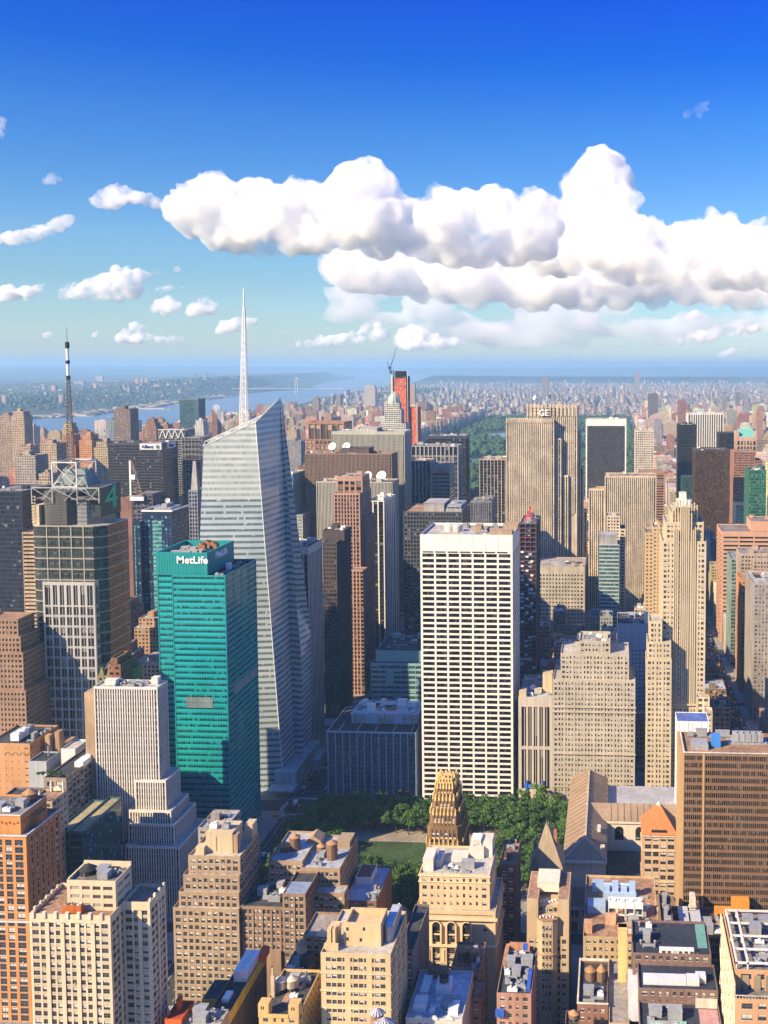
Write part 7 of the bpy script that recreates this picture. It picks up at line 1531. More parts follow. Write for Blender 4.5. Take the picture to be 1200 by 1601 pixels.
# yellow and orange structures on the brown wall, bottom
a, b_, z = -157.4,-149.7,55.5
YW = wall((.66, .46, .05), .7, .2, name='yellow_painted_brick')
t = tower('yellow_topped_house', 'long narrow house painted yellow at the top with white roof plant', [(a, b_ + .5, z, 378, 432)], dict(blank, top=2.6, ph=1.2), wall((.15, .11, .09), .85, .25, name='dark_party_wall'), None, DGLASS, TAR)
part(t, 'yellow_wall', YW, lambda b: (b.box(a - .12, b_ + .62, 377.8, 378, z - 6, z + .1), b.box(b_ + .5, b_ + .65, 378, 432, z - 4.5, z + .1)))
part(t, 'white_plant', WHITEM, lambda b: (b.box(a + 1.8, b_ - .2, 410, 426, z - 1, z + 3.6), [b.lathe((a + b_) / 2 + .6, 412 + k * 3, [(1.0, z + 3.6), (1.1, z + 4.2), (.8, z + 4.2), (.7, z + 3.7), (.02, z + 3.7)], 10) for k in range(5)], b.box(a + 2, a + 4.6, 396, 402, z - 1.2, z + .3)))
part(t, 'red_hut', wall((.60, .10, .03), .7, .15, name='red_orange_paint'), lambda b: (b.box(b_ - 1, b_ + 2, 424, 432, z - .8, z + 2.2),))
part(t, 'yellow_hut', YW, lambda b: (b.box(a - 7, a - .4, 398, 412, 0, z - 1.5), b.box(a - 2.4, a - .3, 380, 386, z - 4, z - 1)))
part(t, 'hut_roof', TAR, lambda b: b.box(a - 6.6, a - .8, 398.4, 411.6, z - 1.5, z - 1.4))
a, b_, z = -168.1,-161.7,62.5
t = tower('red_roof_hut', 'bright red-orange roof hut at the bottom edge left of the yellow-topped house', [(a, b_, z, 372, 384)], dict(blank, top=1.2), wall((.60, .12, .03), .7, .15, name='red_orange_paint'), None, DGLASS, wall((.40, .06, .03), .8), clutter=1)
part(t, 'deck', wall((.45, .40, .33), .9, .3), lambda b: b.box(b_ + .1, b_ + 14, 372, 384, 0, z - 3))
roof_clutter(t, b_ + .5, b_ + 13, 373, 383, z - 3, 10, 121, STEEL)
# yellow house with two pale water tanks, and the tank house behind
a, b_, z = -131.8,-116.7,68.7
t = tower('yellow_turreted_house', 'yellow brick house with two square corner turrets, bottom edge beside the dark gap', [(a, b_, z - 3, 372, 402)], W_(3.2, 3.5, 2.0, 2.2, 1.6, 1.4), wall((.56, .38, .16), .85, .14, name='deep_yellow_brick'), None, DGLASS, TAR, win=40)
part(t, 'turret', wall((.56, .38, .16), .85, .14, name='deep_yellow_brick'), lambda b: (b.box(a - .2, a + 3.8, 371.8, 376, z - 4, z + 1.2), b.box(b_ - 3.8, b_ + .2, 371.8, 376, z - 4, z + 1.2), b.box(a + 3.8, b_ - 3.8, 371.6, 372, z - 4, z - 2.6)))
part(t, 'turret_slot', DARKM, lambda b: [b.box(x, x + .35, 371.7, 371.78, z - .9, z + .3) for x in (a + .9, a + 1.7, b_ - 2.6, b_ - 1.8)])
part(t, 'chimney', CREAMB, lambda b: (b.box(a + .6, a + 2, 384, 386, z - 4, z + 4.5), b.box(a + .9, a + 1.4, 384.5, 385.2, z + 4.5, z + 7.5)))
PT = wall((.45, .36, .26), .85, .3, name='pale_timber')
water_tank(-128.5, 388, z - 3.8, 2.3, 3.2, 'left one of two pale timber water tanks on the yellow turreted house', 1.6, lid=wall((.55, .46, .36), .8, .2, name='pale_lid'), wood=PT)
water_tank(-124.4, 389, z - 3.8, 2.2, 3.0, 'right one of two pale timber water tanks on the yellow turreted house', 1.6, lid=wall((.55, .46, .36), .8, .2, name='pale_lid'), wood=PT)
roof_clutter(t, a + 5, b_ - 1, 378, 400, z - 4, 5, 131, STEEL)
a, b_, z = -136.9,-121.5,58.7
t = tower('dark_walled_house', 'deep narrow house with dark side wall, timber tank and small white pediment', [(a, b_ - 6, z - 3, 412, 432), (a + 4, b_, z + 4, 432.1, 452)], W_(2.6, 3.5, 1.3, 1.9, 1.2, 1.2), wall((.27, .17, .11), .85, .2), None, DGLASS, wall((.30, .26, .22), .9, .3), win=40)
part(t, 'pediment', wall((.62, .52, .38), .8), lambda b: b.add([(b_ - 6, 431.6, z + 4), (b_, 431.6, z + 4), (b_ - 3, 431.6, z + 7), (b_ - 6, 433, z + 4), (b_, 433, z + 4), (b_ - 3, 433, z + 7)], ((0, 1, 2), (1, 4, 5, 2), (3, 0, 2, 5))))
part(t, 'roof_house', DARKM, lambda b: b.box(a + 6, a + 10, 420, 426, z - 3.6, z + 1))
water_tank(-131.0, 424, z + .6, 2.0, 3.6, 'pale timber water tank on a dark roof house beside the yellow-cream block', .8, lid=wall((.25, .2, .16), .8), wood=PT, cone=.75)
roof_clutter(t, a + 1, b_ - 7, 413, 419, z - 4, 4, 132, STEEL)
# ---------------------------------------------------------------- single far towers that stand out
FM = far_masonry()
def faced(b, x0, x1, y0, y1, z0, z1, bay=3.2, fl=3.3):
    b.prism([(x0, y0), (x1, y0), (x1, y1), (x0, y1)], z0, z1, False, bay, fl, 0); b.quad((x0, y0, z1), (x1, y0, z1), (x1, y1, z1), (x0, y1, z1), None, 1)
def far_tower(name, label, cat, x0, x1, y0, y1, z, rgb, group=None, steps=0, seed=0, roofm=None, tank=False):
    r = random.Random(seed)
    def f(b):
        zz = z - (steps * 7 if steps else 0)
        faced(b, x0, x1, y0, y1, 0, zz)
        for k in range(steps):
            e = (k + 1) * min(3.5, (x1 - x0) * .12); faced(b, x0 + e, x1 - e, y0 + e, y1 - e, zz + k * 7, zz + (k + 1) * 7)
        e = steps * min(3.5, (x1 - x0) * .12); w, d = x1 - x0 - 2 * e, y1 - y0 - 2 * e; zt = z
        for (a0, a1) in ((0, 1),):                                 # parapet
            for bx in ((x0 + e, x1 - e, y0 + e, y0 + e + .5), (x0 + e, x1 - e, y1 - e - .5, y1 - e), (x0 + e, x0 + e + .5, y0 + e + .5, y1 - e - .5), (x1 - e - .5, x1 - e, y0 + e + .5, y1 - e - .5)): b.box(*bx, zt, zt + .9, 2)
        q = r.uniform(.15, .5); b.box(x0 + e + w * q, x0 + e + w * (q + .3), y0 + e + d * .35, y0 + e + d * .75, zt, zt + r.uniform(3, 6), 2)
        if w > 10:
            for k in range(r.randrange(1, 4)):
                cx, cy = x0 + e + w * r.uniform(.1, .85), y0 + e + d * r.uniform(.1, .8); s = r.uniform(1, 2.2); b.box(cx, cx + s * 1.6, cy, cy + s, zt + .01, zt + s * 1.2, 3)
        if tank:
            cx, cy = x0 + e + w * (.75 if q < .3 else .15), y0 + e + d * .5; b.lathe(cx, cy, [(1.6, zt + 2), (1.6, zt + 5.5), (1.75, zt + 5.5), (.02, zt + 7)], 10, 4); b.box(cx - 1.2, cx + 1.2, cy - 1.2, cy + 1.2, zt, zt + 2, 3)
    o = solo(name, [FM, roofm or GRAVEL, WALLT, STEEL, WOOD], f, label, cat, ((x0 + x1) / 2, (y0 + y1) / 2, 0), group)
    o.color = (*rgb, 1); HEROBOX.append((x0, x1, y0, y1, 0, z)); return o
WALLT = wall((.3, .3, .3), tint=True, name='tinted_masonry')
for i, (q, u, d, rgb, st_, lab) in enumerate((
    ((-1158.0,-1123.4,215.9), 1900, 30, (.30, .22, .16), 1, 'brown apartment tower cut by the left edge in front of the river'),
    ((-1093.6,-1068.4,225.4), 1850, 28, (.42, .31, .21), 1, 'tall tan apartment tower standing second from the left edge before the river'),
    ((-1212.5,-1193.4,183.7), 2100, 24, (.55, .52, .47), 0, 'slim white apartment tower left of the mast of the numeral tower'),
    ((-871.4,-842.5,199.7), 1600, 36, (.36, .15, .085), 2, 'red brick stepped tower right behind the dark lattice mast'),
    ((-885.1,-868.2,216.5), 1640, 20, (.40, .31, .17), 1, 'sandy tower with a peaked top peering over the red brick stepped tower'),
    ((-836.3,-815.6,199.8), 1600, 30, (.48, .22, .09), 1, 'orange brick tower right of the lattice mast'),
    ((-736.7,-716.1,200.1), 1450, 30, (.42, .33, .21), 1, 'tan grid-fronted apartment block beside the broad black tower'),
    ((-990.3,-973.6,202.8), 2000, 26, (.18, .24, .29), 0, 'narrow blue-grey tower just left of the dark banded tower'),
    ((-925.5,-893.9,228.4), 1900, 34, (.20, .145, .12), 0, 'dark brown banded tower rising above the broad black tower against the river'),
    ((-917.1,-889.0,204.3), 2000, 30, (.26, .145, .10), 2, 'reddish brown tower with a narrower raised top against the river'),
    ((-908.9,-886.6,191.5), 2050, 30, (.33, .21, .14), 1, 'brown rooftop block behind the zigzag truss tower'),
    ((-773.1,-755.0,207.4), 1900, 24, (.50, .50, .47), 1, 'white stepped block touching the slanting top of the crystal tower'),
    ((-895.8,-882.7,210.5), 2300, 26, (.22, .12, .09), 0, 'dark red slab behind the plume on the crystal tower'),
    ((-787.4,-763.8,201.7), 1400, 28, (.37, .28, .19), 0, 'tan apartment block left of the white steel cage'),
    ((-765.5,-737.6,193.7), 1300, 30, (.33, .28, .23), 0, 'grey-brown apartment block with pale ribs at the far left'),
    ((-833.8,-811.6,196.5), 1420, 26, (.36, .27, .19), 1, 'tan roof block just above the grey-brown apartment block'),
    ((-652.4,-636.0,186.0), 1150, 24, (.40, .30, .19), 1, 'small sunlit tan block below the steel cage on the left'),
    ((-817.9,-794.9,148.0), 2600, 30, (.46, .36, .24), 0, 'tan apartment tower in the brick rows right of the crystal tower'),
    ((-726.9,-693.5,140.9), 2300, 34, (.26, .25, .26), 0, 'grey apartment slab at the right shoulder of the crystal tower'),
    ((-1505.4,-1472.8,151.8), 5200, 36, (.26, .19, .15), 2, 'solitary pointed tower above the rows by the river'),
    ((-1491.2,-1466.7,150.3), 5600, 36, (.24, .22, .23), 0, 'thin grey tower above the rows near the river bend'),
    ((-1670.7,-1596.6,175.6), 7000, 60, (.48, .42, .34), 2, 'pale stepped church-like tower at the bend of the river'),
    ((-1167.1,-1137.3,194.9), 6000, 36, (.45, .30, .19), 0, 'lone tan tower right of the red netted tower'),
    ((156.7,201.2,186.4), 4600, 40, (.13, .12, .13), 0, 'dark twin slab at the far corner of the big park'),
    ((225.0,251.1,191.4), 3600, 34, (.24, .12, .09), 0, 'dark red tower right of the long avenue near the horizon'),
    ((540.7,562.5,180.4), 5200, 34, (.22, .22, .25), 0, 'thin grey tower, left of a group near the right horizon'),
    ((582.9,603.9,182.4), 5000, 34, (.17, .18, .22), 0, 'thin blue-black tower in the group near the right horizon'),
    ((621.8,642.8,182.4), 5000, 34, (.25, .26, .30), 0, 'rightmost thin tower in the group near the right horizon'),
    ((450.6,470.3,175.7), 3300, 30, (.36, .19, .14), 1, 'reddish tower by the right edge above the green roofed tower'),
    ((-636.2,-578.1,216.5), 9500, 60, (.25, .20, .18), 0, 'brown slab far beyond the big park left of the long avenues'),
    ((254.7,312.8,243.6), 12000, 60, (.30, .26, .25), 0, 'tallest far slab on the horizon above the long avenue'),
    ((-5302.6,-5258.9,167.1), 11400, 30, (.50, .30, .22), 0, 'left slab of the tower trio on the wooded far bank'),
    ((-5244.4,-5208.0,167.2), 11400, 30, (.50, .30, .22), 0, 'middle slab of the tower trio on the wooded far bank'),
    ((-5193.4,-5149.8,167.2), 11400, 30, (.50, .30, .22), 0, 'right slab of the tower trio on the wooded far bank'),
    ((-5384.7,-5340.5,119.0), 9800, 40, (.55, .28, .18), 0, 'small orange block alone on the far bank left of the mast'),
    ((-4684.7,-4624.4,113.1), 10500, 40, (.50, .30, .22), 0, 'low reddish block right of the tower trio on the far bank'),
    ((-6050.4,-5939.5,136.7), 11500, 40, (.36, .32, .29), 0, 'grey apartment slab on the far bank right of the mast'),
    ((-6553.6,-6461.9,179.3), 13000, 40, (.46, .42, .38), 0, 'pale apartment slab on the far plateau between mast and river trio'),
)):
    far_tower('far_tower', lab, 'tower', q[0], q[1], u, u + d, q[2], rgb, None, st_, i)
a, b_, z = -863.1,-824.6,244.0
tower('teal_glass_tower', 'tall plain teal glass tower rising into the river behind the scaffolded tower', [(a, b_, z, 2050, 2086)], dict(bay=2.4, fl=3.8, pw=.2, sh=.5, cw=.5, top=3, so=.05, rec=.3), wall((.11, .19, .22), .35, .1, name='slate_teal_metal'), None, glass((.05, .10, .125), .15, (.1, .16, .18), rough=.06), GRAVEL)
# far suspension bridge towers
q = (-3429.7,11248,156.3)
part_b = thing('suspension_bridge', 'pale suspension bridge tower standing in the river far upstream', 'bridge', (q[0], 11248, 0))
BR = wall((.42, .44, .46), .7)
part(part_b, 'bridge_tower', BR, lambda b: [b.box(q[0] + s, q[0] + s + 9, 11240, 11256, 0, 184) for s in (-17, 8)] + [b.box(q[0] - 8, q[0] + 8, 11243, 11253, zz, zz + 8) for zz in (60, 130, 174)])
part(part_b, 'deck', BR, lambda b: b.box(q[0] - 720, q[0] + 520, 11240, 11256, 60, 66))
part(part_b, 'main_cable', BR, lambda b: [b.bar((q[0] + s * k * 45, 11248, 184 - 118 * (1 - (1 - k / 12) ** 2)), (q[0] + s * (k + 1) * 45, 11248, 184 - 118 * (1 - (1 - (k + 1) / 12) ** 2)), 1.2, 4) for s in (-1, 1) for k in range(11)])

# ---------------------------------------------------------------- the ordinary blocks: lots on the street grid
rg = random.Random(21)
TONES = {'red brick': (.28, .125, .075), 'brown brick': (.22, .145, .10), 'tan brick': (.38, .27, .17), 'cream brick': (.48, .40, .29), 'grey stone': (.31, .30, .29), 'white brick': (.56, .54, .50), 'orange brick': (.44, .22, .11), 'dark glass': (.10, .12, .14)}
def free(x0, x1, y0, y1): return not any(x0 < h[1] and x1 > h[0] and y0 < h[3] and y1 > h[2] for h in HERO0)
HERO0 = list(HEROBOX)
CAND = []
def lots(v0, v1, n0, n1, wmin, wmax, hfun, tones, region, near=False, dfull=.2):
    for n in range(n0, n1):
        ua, ub = st_u(n) + 9, st_u(n + 1) - 9
        for (y0, y1) in ((ua, (ua + ub) / 2 - .6), ((ua + ub) / 2 + .6, ub)):
            x = v0
            while x < v1 - wmin * .7:
                w = min(rg.uniform(wmin, wmax), v1 - x)
                if v1 - x - w < wmin: w = v1 - x
                h = hfun((x + w / 2), y0); ins = rg.uniform(0, 3)
                c = rg.choice(tones)
                if h > 0 and free(x - .3, x + w + .3, y0 - .3, y1 + .3): CAND.append((x, x + w - .15, y0 + ins, y1 - rg.uniform(0, 6), h, c, region, near))
                x += w
mid = lambda x, y: rg.choice((18, 22, 26, 34, 42, 55)) * rg.uniform(.85, 1.15)
lots(-200, 92, 43, 52, 11, 26, mid, ['grey stone', 'tan brick', 'brown brick', 'cream brick', 'white brick', 'red brick', 'dark glass'], 'mid', True)
east = lambda x, y: rg.choice((24, 34, 45, 60, 75)) * rg.uniform(.85, 1.15)
lots(122, 245, 42, 56, 13, 30, east, ['grey stone', 'tan brick', 'brown brick', 'orange brick', 'cream brick', 'dark glass'], 'east', True)
lots(122, 190, 39, 42, 14, 30, lambda x, y: rg.uniform(25, 50), ['grey stone', 'tan brick', 'brown brick'], 'east', True)
lots(275, 720, 44, 58, 18, 45, lambda x, y: rg.choice((40, 60, 90, 120, 140)) * rg.uniform(.8, 1.1), ['grey stone', 'tan brick', 'dark glass', 'cream brick'], 'far east')
hk = lambda x, y: (rg.choice((16, 18, 20, 24, 30, 45)) if rg.random() < .8 else rg.uniform(60, 125)) * rg.uniform(.85, 1.15)
for a0, a1 in ((-1820, -1690), (-1660, -1420), (-1380, -1130), (-1090, -835), (-795, -535)): lots(a0, a1, 44, 59, 16, 42, hk, ['red brick', 'tan brick', 'tan brick', 'brown brick', 'orange brick', 'cream brick', 'grey stone'], 'west')
lots(-500, -240, 43, 59, 20, 50, lambda x, y: rg.choice((25, 40, 60, 90)) * rg.uniform(.8, 1.1), ['tan brick', 'brown brick', 'grey stone', 'dark glass'], 'west')
lots(-200, 92, 52, 59, 18, 40, lambda x, y: rg.choice((30, 45, 60, 80)) * rg.uniform(.8, 1.1), ['grey stone', 'tan brick', 'cream brick', 'brown brick'], 'by the park')
uws = lambda x, y: (rg.uniform(48, 78) if x > -790 or x < -1890 else rg.choice((17, 19, 22, 40, 52)) if rg.random() < .88 else rg.uniform(70, 110))
for a0, a1 in ((-1920, -1750), (-1720, -1480), (-1450, -1200), (-1170, -985), (-955, -728)): lots(a0, a1, 60, 108, 20, 52, uws, ['red brick', 'tan brick', 'tan brick', 'brown brick', 'cream brick', 'orange brick', 'white brick'], 'river rows')
ues = lambda x, y: (rg.uniform(42, 62) if x < 150 else rg.choice((18, 22, 30, 45, 55)) if rg.random() < .8 else rg.uniform(75, 130))
for a0, a1 in ((121, 245), (275, 400), (430, 545), (575, 730), (760, 930), (960, 1130), (1160, 1400)): lots(a0, a1, 60, 104, 20, 50, ues, ['tan brick', 'cream brick', 'white brick', 'red brick', 'brown brick', 'grey stone', 'cream brick'], 'park side')
# which of them the camera sees, and how large
camv = Vector((0, 0, 309)); YW_, PT_ = R(3.203), R(3.907)
def project(v, u, z):
    z -= 309; x = v * math.cos(YW_) + u * math.sin(YW_); d = u * math.cos(YW_) - v * math.sin(YW_)
    dd = d * math.cos(PT_) - z * math.sin(PT_); zz = d * math.sin(PT_) + z * math.cos(PT_)
    return 865 + 1640 * x / dd, 684 - 1640 * zz / dd
bv, bf = [], []
for bx in HERO0 + [(c[0], c[1], c[2], c[3], 0, c[4]) for c in CAND]:
    n = len(bv); x0, x1, y0, y1, z0, z1 = bx; e = .05
    bv += [(x0 + e, y0 + e, z0), (x1 - e, y0 + e, z0), (x1 - e, y1 - e, z0), (x0 + e, y1 - e, z0), (x0 + e, y0 + e, z1 - e), (x1 - e, y0 + e, z1 - e), (x1 - e, y1 - e, z1 - e), (x0 + e, y1 - e, z1 - e)]
    bf += [(n + a, n + b, n + c, n + d) for a, b, c, d in ((0, 1, 5, 4), (1, 2, 6, 5), (2, 3, 7, 6), (3, 0, 4, 7), (4, 5, 6, 7))]
bvh = BVHTree.FromPolygons(bv, bf)
scored = []
for i, c in enumerate(CAND):
    x0, x1, y0, y1, z = c[:5]; s = 0
    for fx in (.1, .5, .9):
        for fz in (.99, .8, .5, .25):
            p = Vector((x0 + (x1 - x0) * fx, y0 - .1, z * fz)); px, py = project(*p)
            if not (0 < px < 1200 and py < 1601): continue
            d = p - camv
            if bvh.ray_cast(camv, d.normalized(), d.length - .3)[0] is None: s += 1
    a_, b__ = project(x0, y0, z), project(x1, y0, 0)
    scored.append((s / 12 * abs(b__[0] - a_[0]) * abs(b__[1] - a_[1]), i))
scored.sort(reverse=True)
SINGLE = {i for s, i in scored[:235] if s > 0}
REG = {'mid': 'in the shaded blocks behind the buff office block', 'east': 'lining the avenue at the right edge', 'far east': 'behind the towers at the right edge', 'west': 'in the blocks between left towers and river', 'by the park': 'between the tall towers below the big park', 'river rows': 'in the rows between river and big park', 'park side': 'in the rows right of the big park'}
WALLS = {}
for i in sorted(SINGLE):
    x0, x1, y0, y1, z, tone, region, near = CAND[i]
    rgb = tuple(k * rg.uniform(.82, 1.18) for k in TONES[tone])
    kind = 'building' if z < 60 else 'tower'
    label = f"{'low' if z < 30 else 'mid-height' if z < 60 else 'tall'} {tone} {kind} {REG[region]}"
    group = f"{tone} {kind}s {REG[region]}"
    if near and tone != 'dark glass':
        q = tuple(round(k, 2) for k in rgb)
        o = tower('masonry_building', label, [(x0, x1, z, y0, y1)], dict(bay=rg.uniform(2.2, 3.2), fl=rg.uniform(3.3, 3.9), pw=rg.uniform(1.1, 1.5), sh=1.8, cw=1.0, top=rg.uniform(1.4, 2.6), so=.03, rec=.3), wall(q, .85, .22), None, glass((.022, .024, .03), .35), rg.choice((GRAVEL, TAR, SILVER, PALEROOF, TERRA, TAR)), cat=kind, group=group, clutter=rg.randrange(3, 7), seed=i)
        if rg.random() < .35 and x1 - x0 > 9: water_tank(x0 + 3, y1 - 5, z - 1, 1.7, 2.8, 'small timber water tank among the shaded low roofs', 2)
    else: far_tower('city_building', label, kind, x0, x1, y0, y1, z, rgb, group, 1 if z > 70 and rg.random() < .5 else 0, i, rg.choice((GRAVEL, TAR, SILVER, PALEROOF)), rg.random() < .4)

# the rest of the city as one mass: beyond counting
FMA = far_masonry(True, 'city_masonry')
def mass(name, boxes, seed):
    n = len(boxes); B = np.array([b[:5] for b in boxes], float); Cc = np.array([b[5] for b in boxes], float)
    z0 = np.array([b[6] if len(b) > 6 else 0 for b in boxes], float)
    x0, x1, y0, y1, z = B.T; z = z + z0
    V = np.stack([np.stack(t, 1) for t in ((x0, y0, z0), (x1, y0, z0), (x1, y1, z0), (x0, y1, z0), (x0, y0, z), (x1, y0, z), (x1, y1, z), (x0, y1, z))], 1).reshape(-1, 3)
    F = (np.array(((0, 1, 5, 4), (1, 2, 6, 5), (2, 3, 7, 6), (3, 0, 4, 7), (4, 5, 6, 7)))[None] + (np.arange(n) * 8)[:, None, None]).reshape(-1, 4)
    w, d, h = (x1 - x0) / 3.4, (y1 - y0) / 3.4, (z - z0) / 3.3; o = np.zeros(n)
    def q(a): return np.stack([np.stack((o, o), 1), np.stack((a, o), 1), np.stack((a, h), 1), np.stack((o, h), 1)], 1)
    top = np.full((n, 4, 2), .02)
    UV = np.stack([q(w), q(d), q(w), q(d), top], 1).reshape(-1, 2)
    return np_mesh(name, V, F, np.repeat(Cc, 8, 0), FMA, 'stuff', UV)
rest = [(c[0], c[1], c[2], c[3], c[4], tuple(k * rg.uniform(.8, 1.2) for k in TONES[c[5]])) for i, c in enumerate(CAND) if i not in SINGLE]
mass('city_blocks', rest, 1)
boxes = []
pal = [(.20, .135, .105), (.27, .205, .145), (.30, .25, .19), (.34, .30, .24), (.18, .13, .10), (.27, .195, .14), (.23, .22, .20), (.40, .36, .30)]
def scatter(v0, v1, n0, n1, hfun, avs=260, dens=.92, skip=None):
    for n in range(n0, n1):
        ua, ub = st_u(n) + 9, st_u(n + 1) - 9
        a0 = v0
        while a0 < v1:
            a1 = min(a0 + avs - 30, v1); x = a0
            while x < a1 - 10:
                w = min(rg.uniform(14, 44), a1 - x)
                if rg.random() < dens and not (skip and skip(x, ua)):
                    sp_ = rg.random() < .5; h = hfun(x, ua)
                    c = rg.choice(pal); k = rg.uniform(.8, 1.25); c = tuple(min(.8, j * k) for j in c)
                    if sp_: boxes.append((x, x + w - 2, ua, (ua + ub) / 2 - 2, h * rg.uniform(.7, 1), c)); boxes.append((x, x + w - 2, (ua + ub) / 2 + 2, ub, h, c))
                    else: boxes.append((x, x + w - 2, ua, ub, h, c))
                    if h > 35 and rg.random() < .7: boxes.append((x + w * .3, x + w * .6, ua + 15, ua + 35, rg.uniform(3, 6), c, h))
                x += w
            a0 += avs
har = lambda x, y: (rg.uniform(10, 19) if rg.random() < .94 else rg.uniform(32, 50) if rg.random() < .75 else rg.uniform(55, 80))
shore = lambda x, y: x < np.interp(y, [q[1] for q in EAST], [q[0] for q in EAST]) + 170
scatter(-2250, -1240, 108, 128, har, skip=shore); scatter(-1040, 110, 111, 128, har); scatter(121, 1500, 104, 128, har, 150)
scatter(-2700, 1700, 128, 160, har, skip=shore); scatter(1500, 3200, 92, 165, har, dens=.75)
scatter(-2950, 3800, 160, 215, lambda x, y: har(x, y) * 1.0, 300, .5, skip=shore)
scatter(-3000, 6500, 215, 290, lambda x, y: har(x, y) * 1.0, 420, .2, skip=shore)
mass('uptown_blocks', boxes, 2)
boxes = []
rj = random.Random(5)
for _ in range(620):
    y = rj.uniform(3500, 13500); wx = np.interp(y, [q[1] for q in WEST], [q[0] for q in WEST])
    d = abs(rj.gauss(0, 1)) * 1500 + 430; x = wx - d; c = rj.choice(pal); w = rj.uniform(14, 40)
    h = rj.uniform(7, 13) if rj.random() < .93 else rj.uniform(25, 70)
    boxes.append((x, x + w, y, y + rj.uniform(14, 30), h, c, terrain_z(x, y) - 1))
for _ in range(330):
    y = rj.uniform(4500, 10500); wx = np.interp(y, [q[1] for q in WEST], [q[0] for q in WEST]); x = wx - rj.uniform(25, 220); w = rj.uniform(20, 90); c = rj.choice(pal[2:])
    boxes.append((x, x + w, y, y + rj.uniform(20, 60), rj.uniform(5, 16), tuple(k * .8 for k in c), 1.2))
mass('far_bank_town', boxes, 3)
PIER = wall((.40, .37, .33), .85, .25, name='pier_deck')
for k, (px, y0_, L) in enumerate((((-3466.1,6158.9), 5900, 210), ((-3314.3,6248.1), 6050, 260), ((-3282.2,7294.0), 7400, 260), ((-3522.1,8141.1), 8000, 220))):
    wx = px[0]
    solo('river_pier', PIER, lambda b: (b.box(wx - 130, wx + L - 110, px[1] - 22, px[1] + 22, .3, 4), b.box(wx - 110, wx + L - 150, px[1] - 16, px[1] + 16, 4, 11)), ('long pale pier shed at the left end of the far bank', 'longest pale pier shed right of the mast on the far bank', 'pale wharf jutting into the river at its first bend', 'small pale wharf beside the teal glass tower')[k], 'pier', (wx, px[1], 0), 'piers on the far bank')
# ---------------------------------------------------------------- cars and people on the avenue
def car_mesh(body, roof=None, van=False):
    b = MB(); L, W, H = (4.7, 1.85, 1.45) if not van else (6.2, 2.2, 2.7)
    if van: b.prism([(-W / 2, -L / 2), (W / 2, -L / 2), (W / 2, L / 2 - 1.4), (-W / 2, L / 2 - 1.4)], .45, H); b.prism([(-W / 2 + .05, L / 2 - 1.4), (W / 2 - .05, L / 2 - 1.4), (W / 2 - .05, L / 2), (-W / 2 + .05, L / 2)], .45, 2.0)
    else: b.prism([(-W / 2, -L / 2), (W / 2, -L / 2), (W / 2, L / 2), (-W / 2, L / 2)], .32, .88); b.prism([(-W / 2 + .08, -L / 2 + .5), (W / 2 - .08, -L / 2 + .5), (W / 2 - .08, L / 2 - 1.2), (-W / 2 + .08, L / 2 - 1.2)], 1.34, H, True, poly1=[(-W / 2 + .3, -L / 2 + 1.0), (W / 2 - .3, -L / 2 + 1.0), (W / 2 - .3, L / 2 - 1.9), (-W / 2 + .3, L / 2 - 1.9)])
    g = MB()
    if van: g.prism([(-W / 2 + .1, L / 2 - 1.45), (W / 2 - .1, L / 2 - 1.45), (W / 2 - .1, L / 2 - .5), (-W / 2 + .1, L / 2 - .5)], 2.0, 2.5)
    else: g.prism([(-W / 2 + .06, -L / 2 + .45), (W / 2 - .06, -L / 2 + .45), (W / 2 - .06, L / 2 - 1.1), (-W / 2 + .06, L / 2 - 1.1)], .88, 1.34, True, poly1=[(-W / 2 + .2, -L / 2 + .8), (W / 2 - .2, -L / 2 + .8), (W / 2 - .2, L / 2 - 1.7), (-W / 2 + .2, L / 2 - 1.7)])
    w = MB(); n = 10; w.v = []
    for k in range(n): w.v += [(0, .34 * math.cos(2 * math.pi * k / n), .34 * math.sin(2 * math.pi * k / n)), (.22, .34 * math.cos(2 * math.pi * k / n), .34 * math.sin(2 * math.pi * k / n))]
    w.f = [(2 * k, 2 * k + 1, (2 * k + 3) % (2 * n), (2 * k + 2) % (2 * n)) for k in range(n)] + [tuple(range(0, 2 * n, 2)), tuple(range(1, 2 * n, 2))]
    def me(m, name, mt):
        x = bpy.data.meshes.new(name); x.from_pydata(m.v, [], m.f); x.materials.append(mt); x.update(); return x
    return me(b, 'body', body), me(g, 'windows', glass((.02, .022, .026), 0, rough=.06)), me(w, 'wheel', DARKM), W, L
CARP = {n: wall(c, .35, .05, name=n + '_paint') for n, c in (('yellow', (.66, .36, .02)), ('black', (.02, .02, .022)), ('white', (.72, .72, .70)), ('silver', (.40, .41, .43)), ('orange', (.70, .20, .03)), ('dark blue', (.03, .05, .12)), ('red', (.40, .03, .03)))}
CARS = {n: car_mesh(m) for n, m in CARP.items()}; VANS = {n: car_mesh(CARP[n], van=True) for n in ('white', 'yellow')}
def car(v, u, col, label, rz=0, van=False, z=.07, group=None):
    B_, G_, W_m, W, L = (VANS if van else CARS)[col]
    t = thing('delivery_van' if van else 'car', label, 'van' if van else 'car', (v, u, z), group or ('vans on the avenue' if van else 'cars on the streets'), R(rz))
    for nm, me, loc in (('body', B_, (0, 0, 0)), ('glazing', G_, (0, 0, 0)), ('wheel', W_m, (-W / 2, -L * .3, .34)), ('wheel', W_m, (W / 2 - .22, -L * .3, .34)), ('wheel', W_m, (-W / 2, L * .3, .34)), ('wheel', W_m, (W / 2 - .22, L * .3, .34))):
        o = bpy.data.objects.new(nm, me); COL.objects.link(o); o.parent = t; o.location = loc
    return t
rc = random.Random(9)
(cv1, cu1), (cv2, cu2), (cv3, cu3) = (-222.3,710.8), (-219.1,707.8), (-230.0,689.3)
car(cv1, cu1, 'white', 'white van halted at the crossing beside the park corner', 0, True)
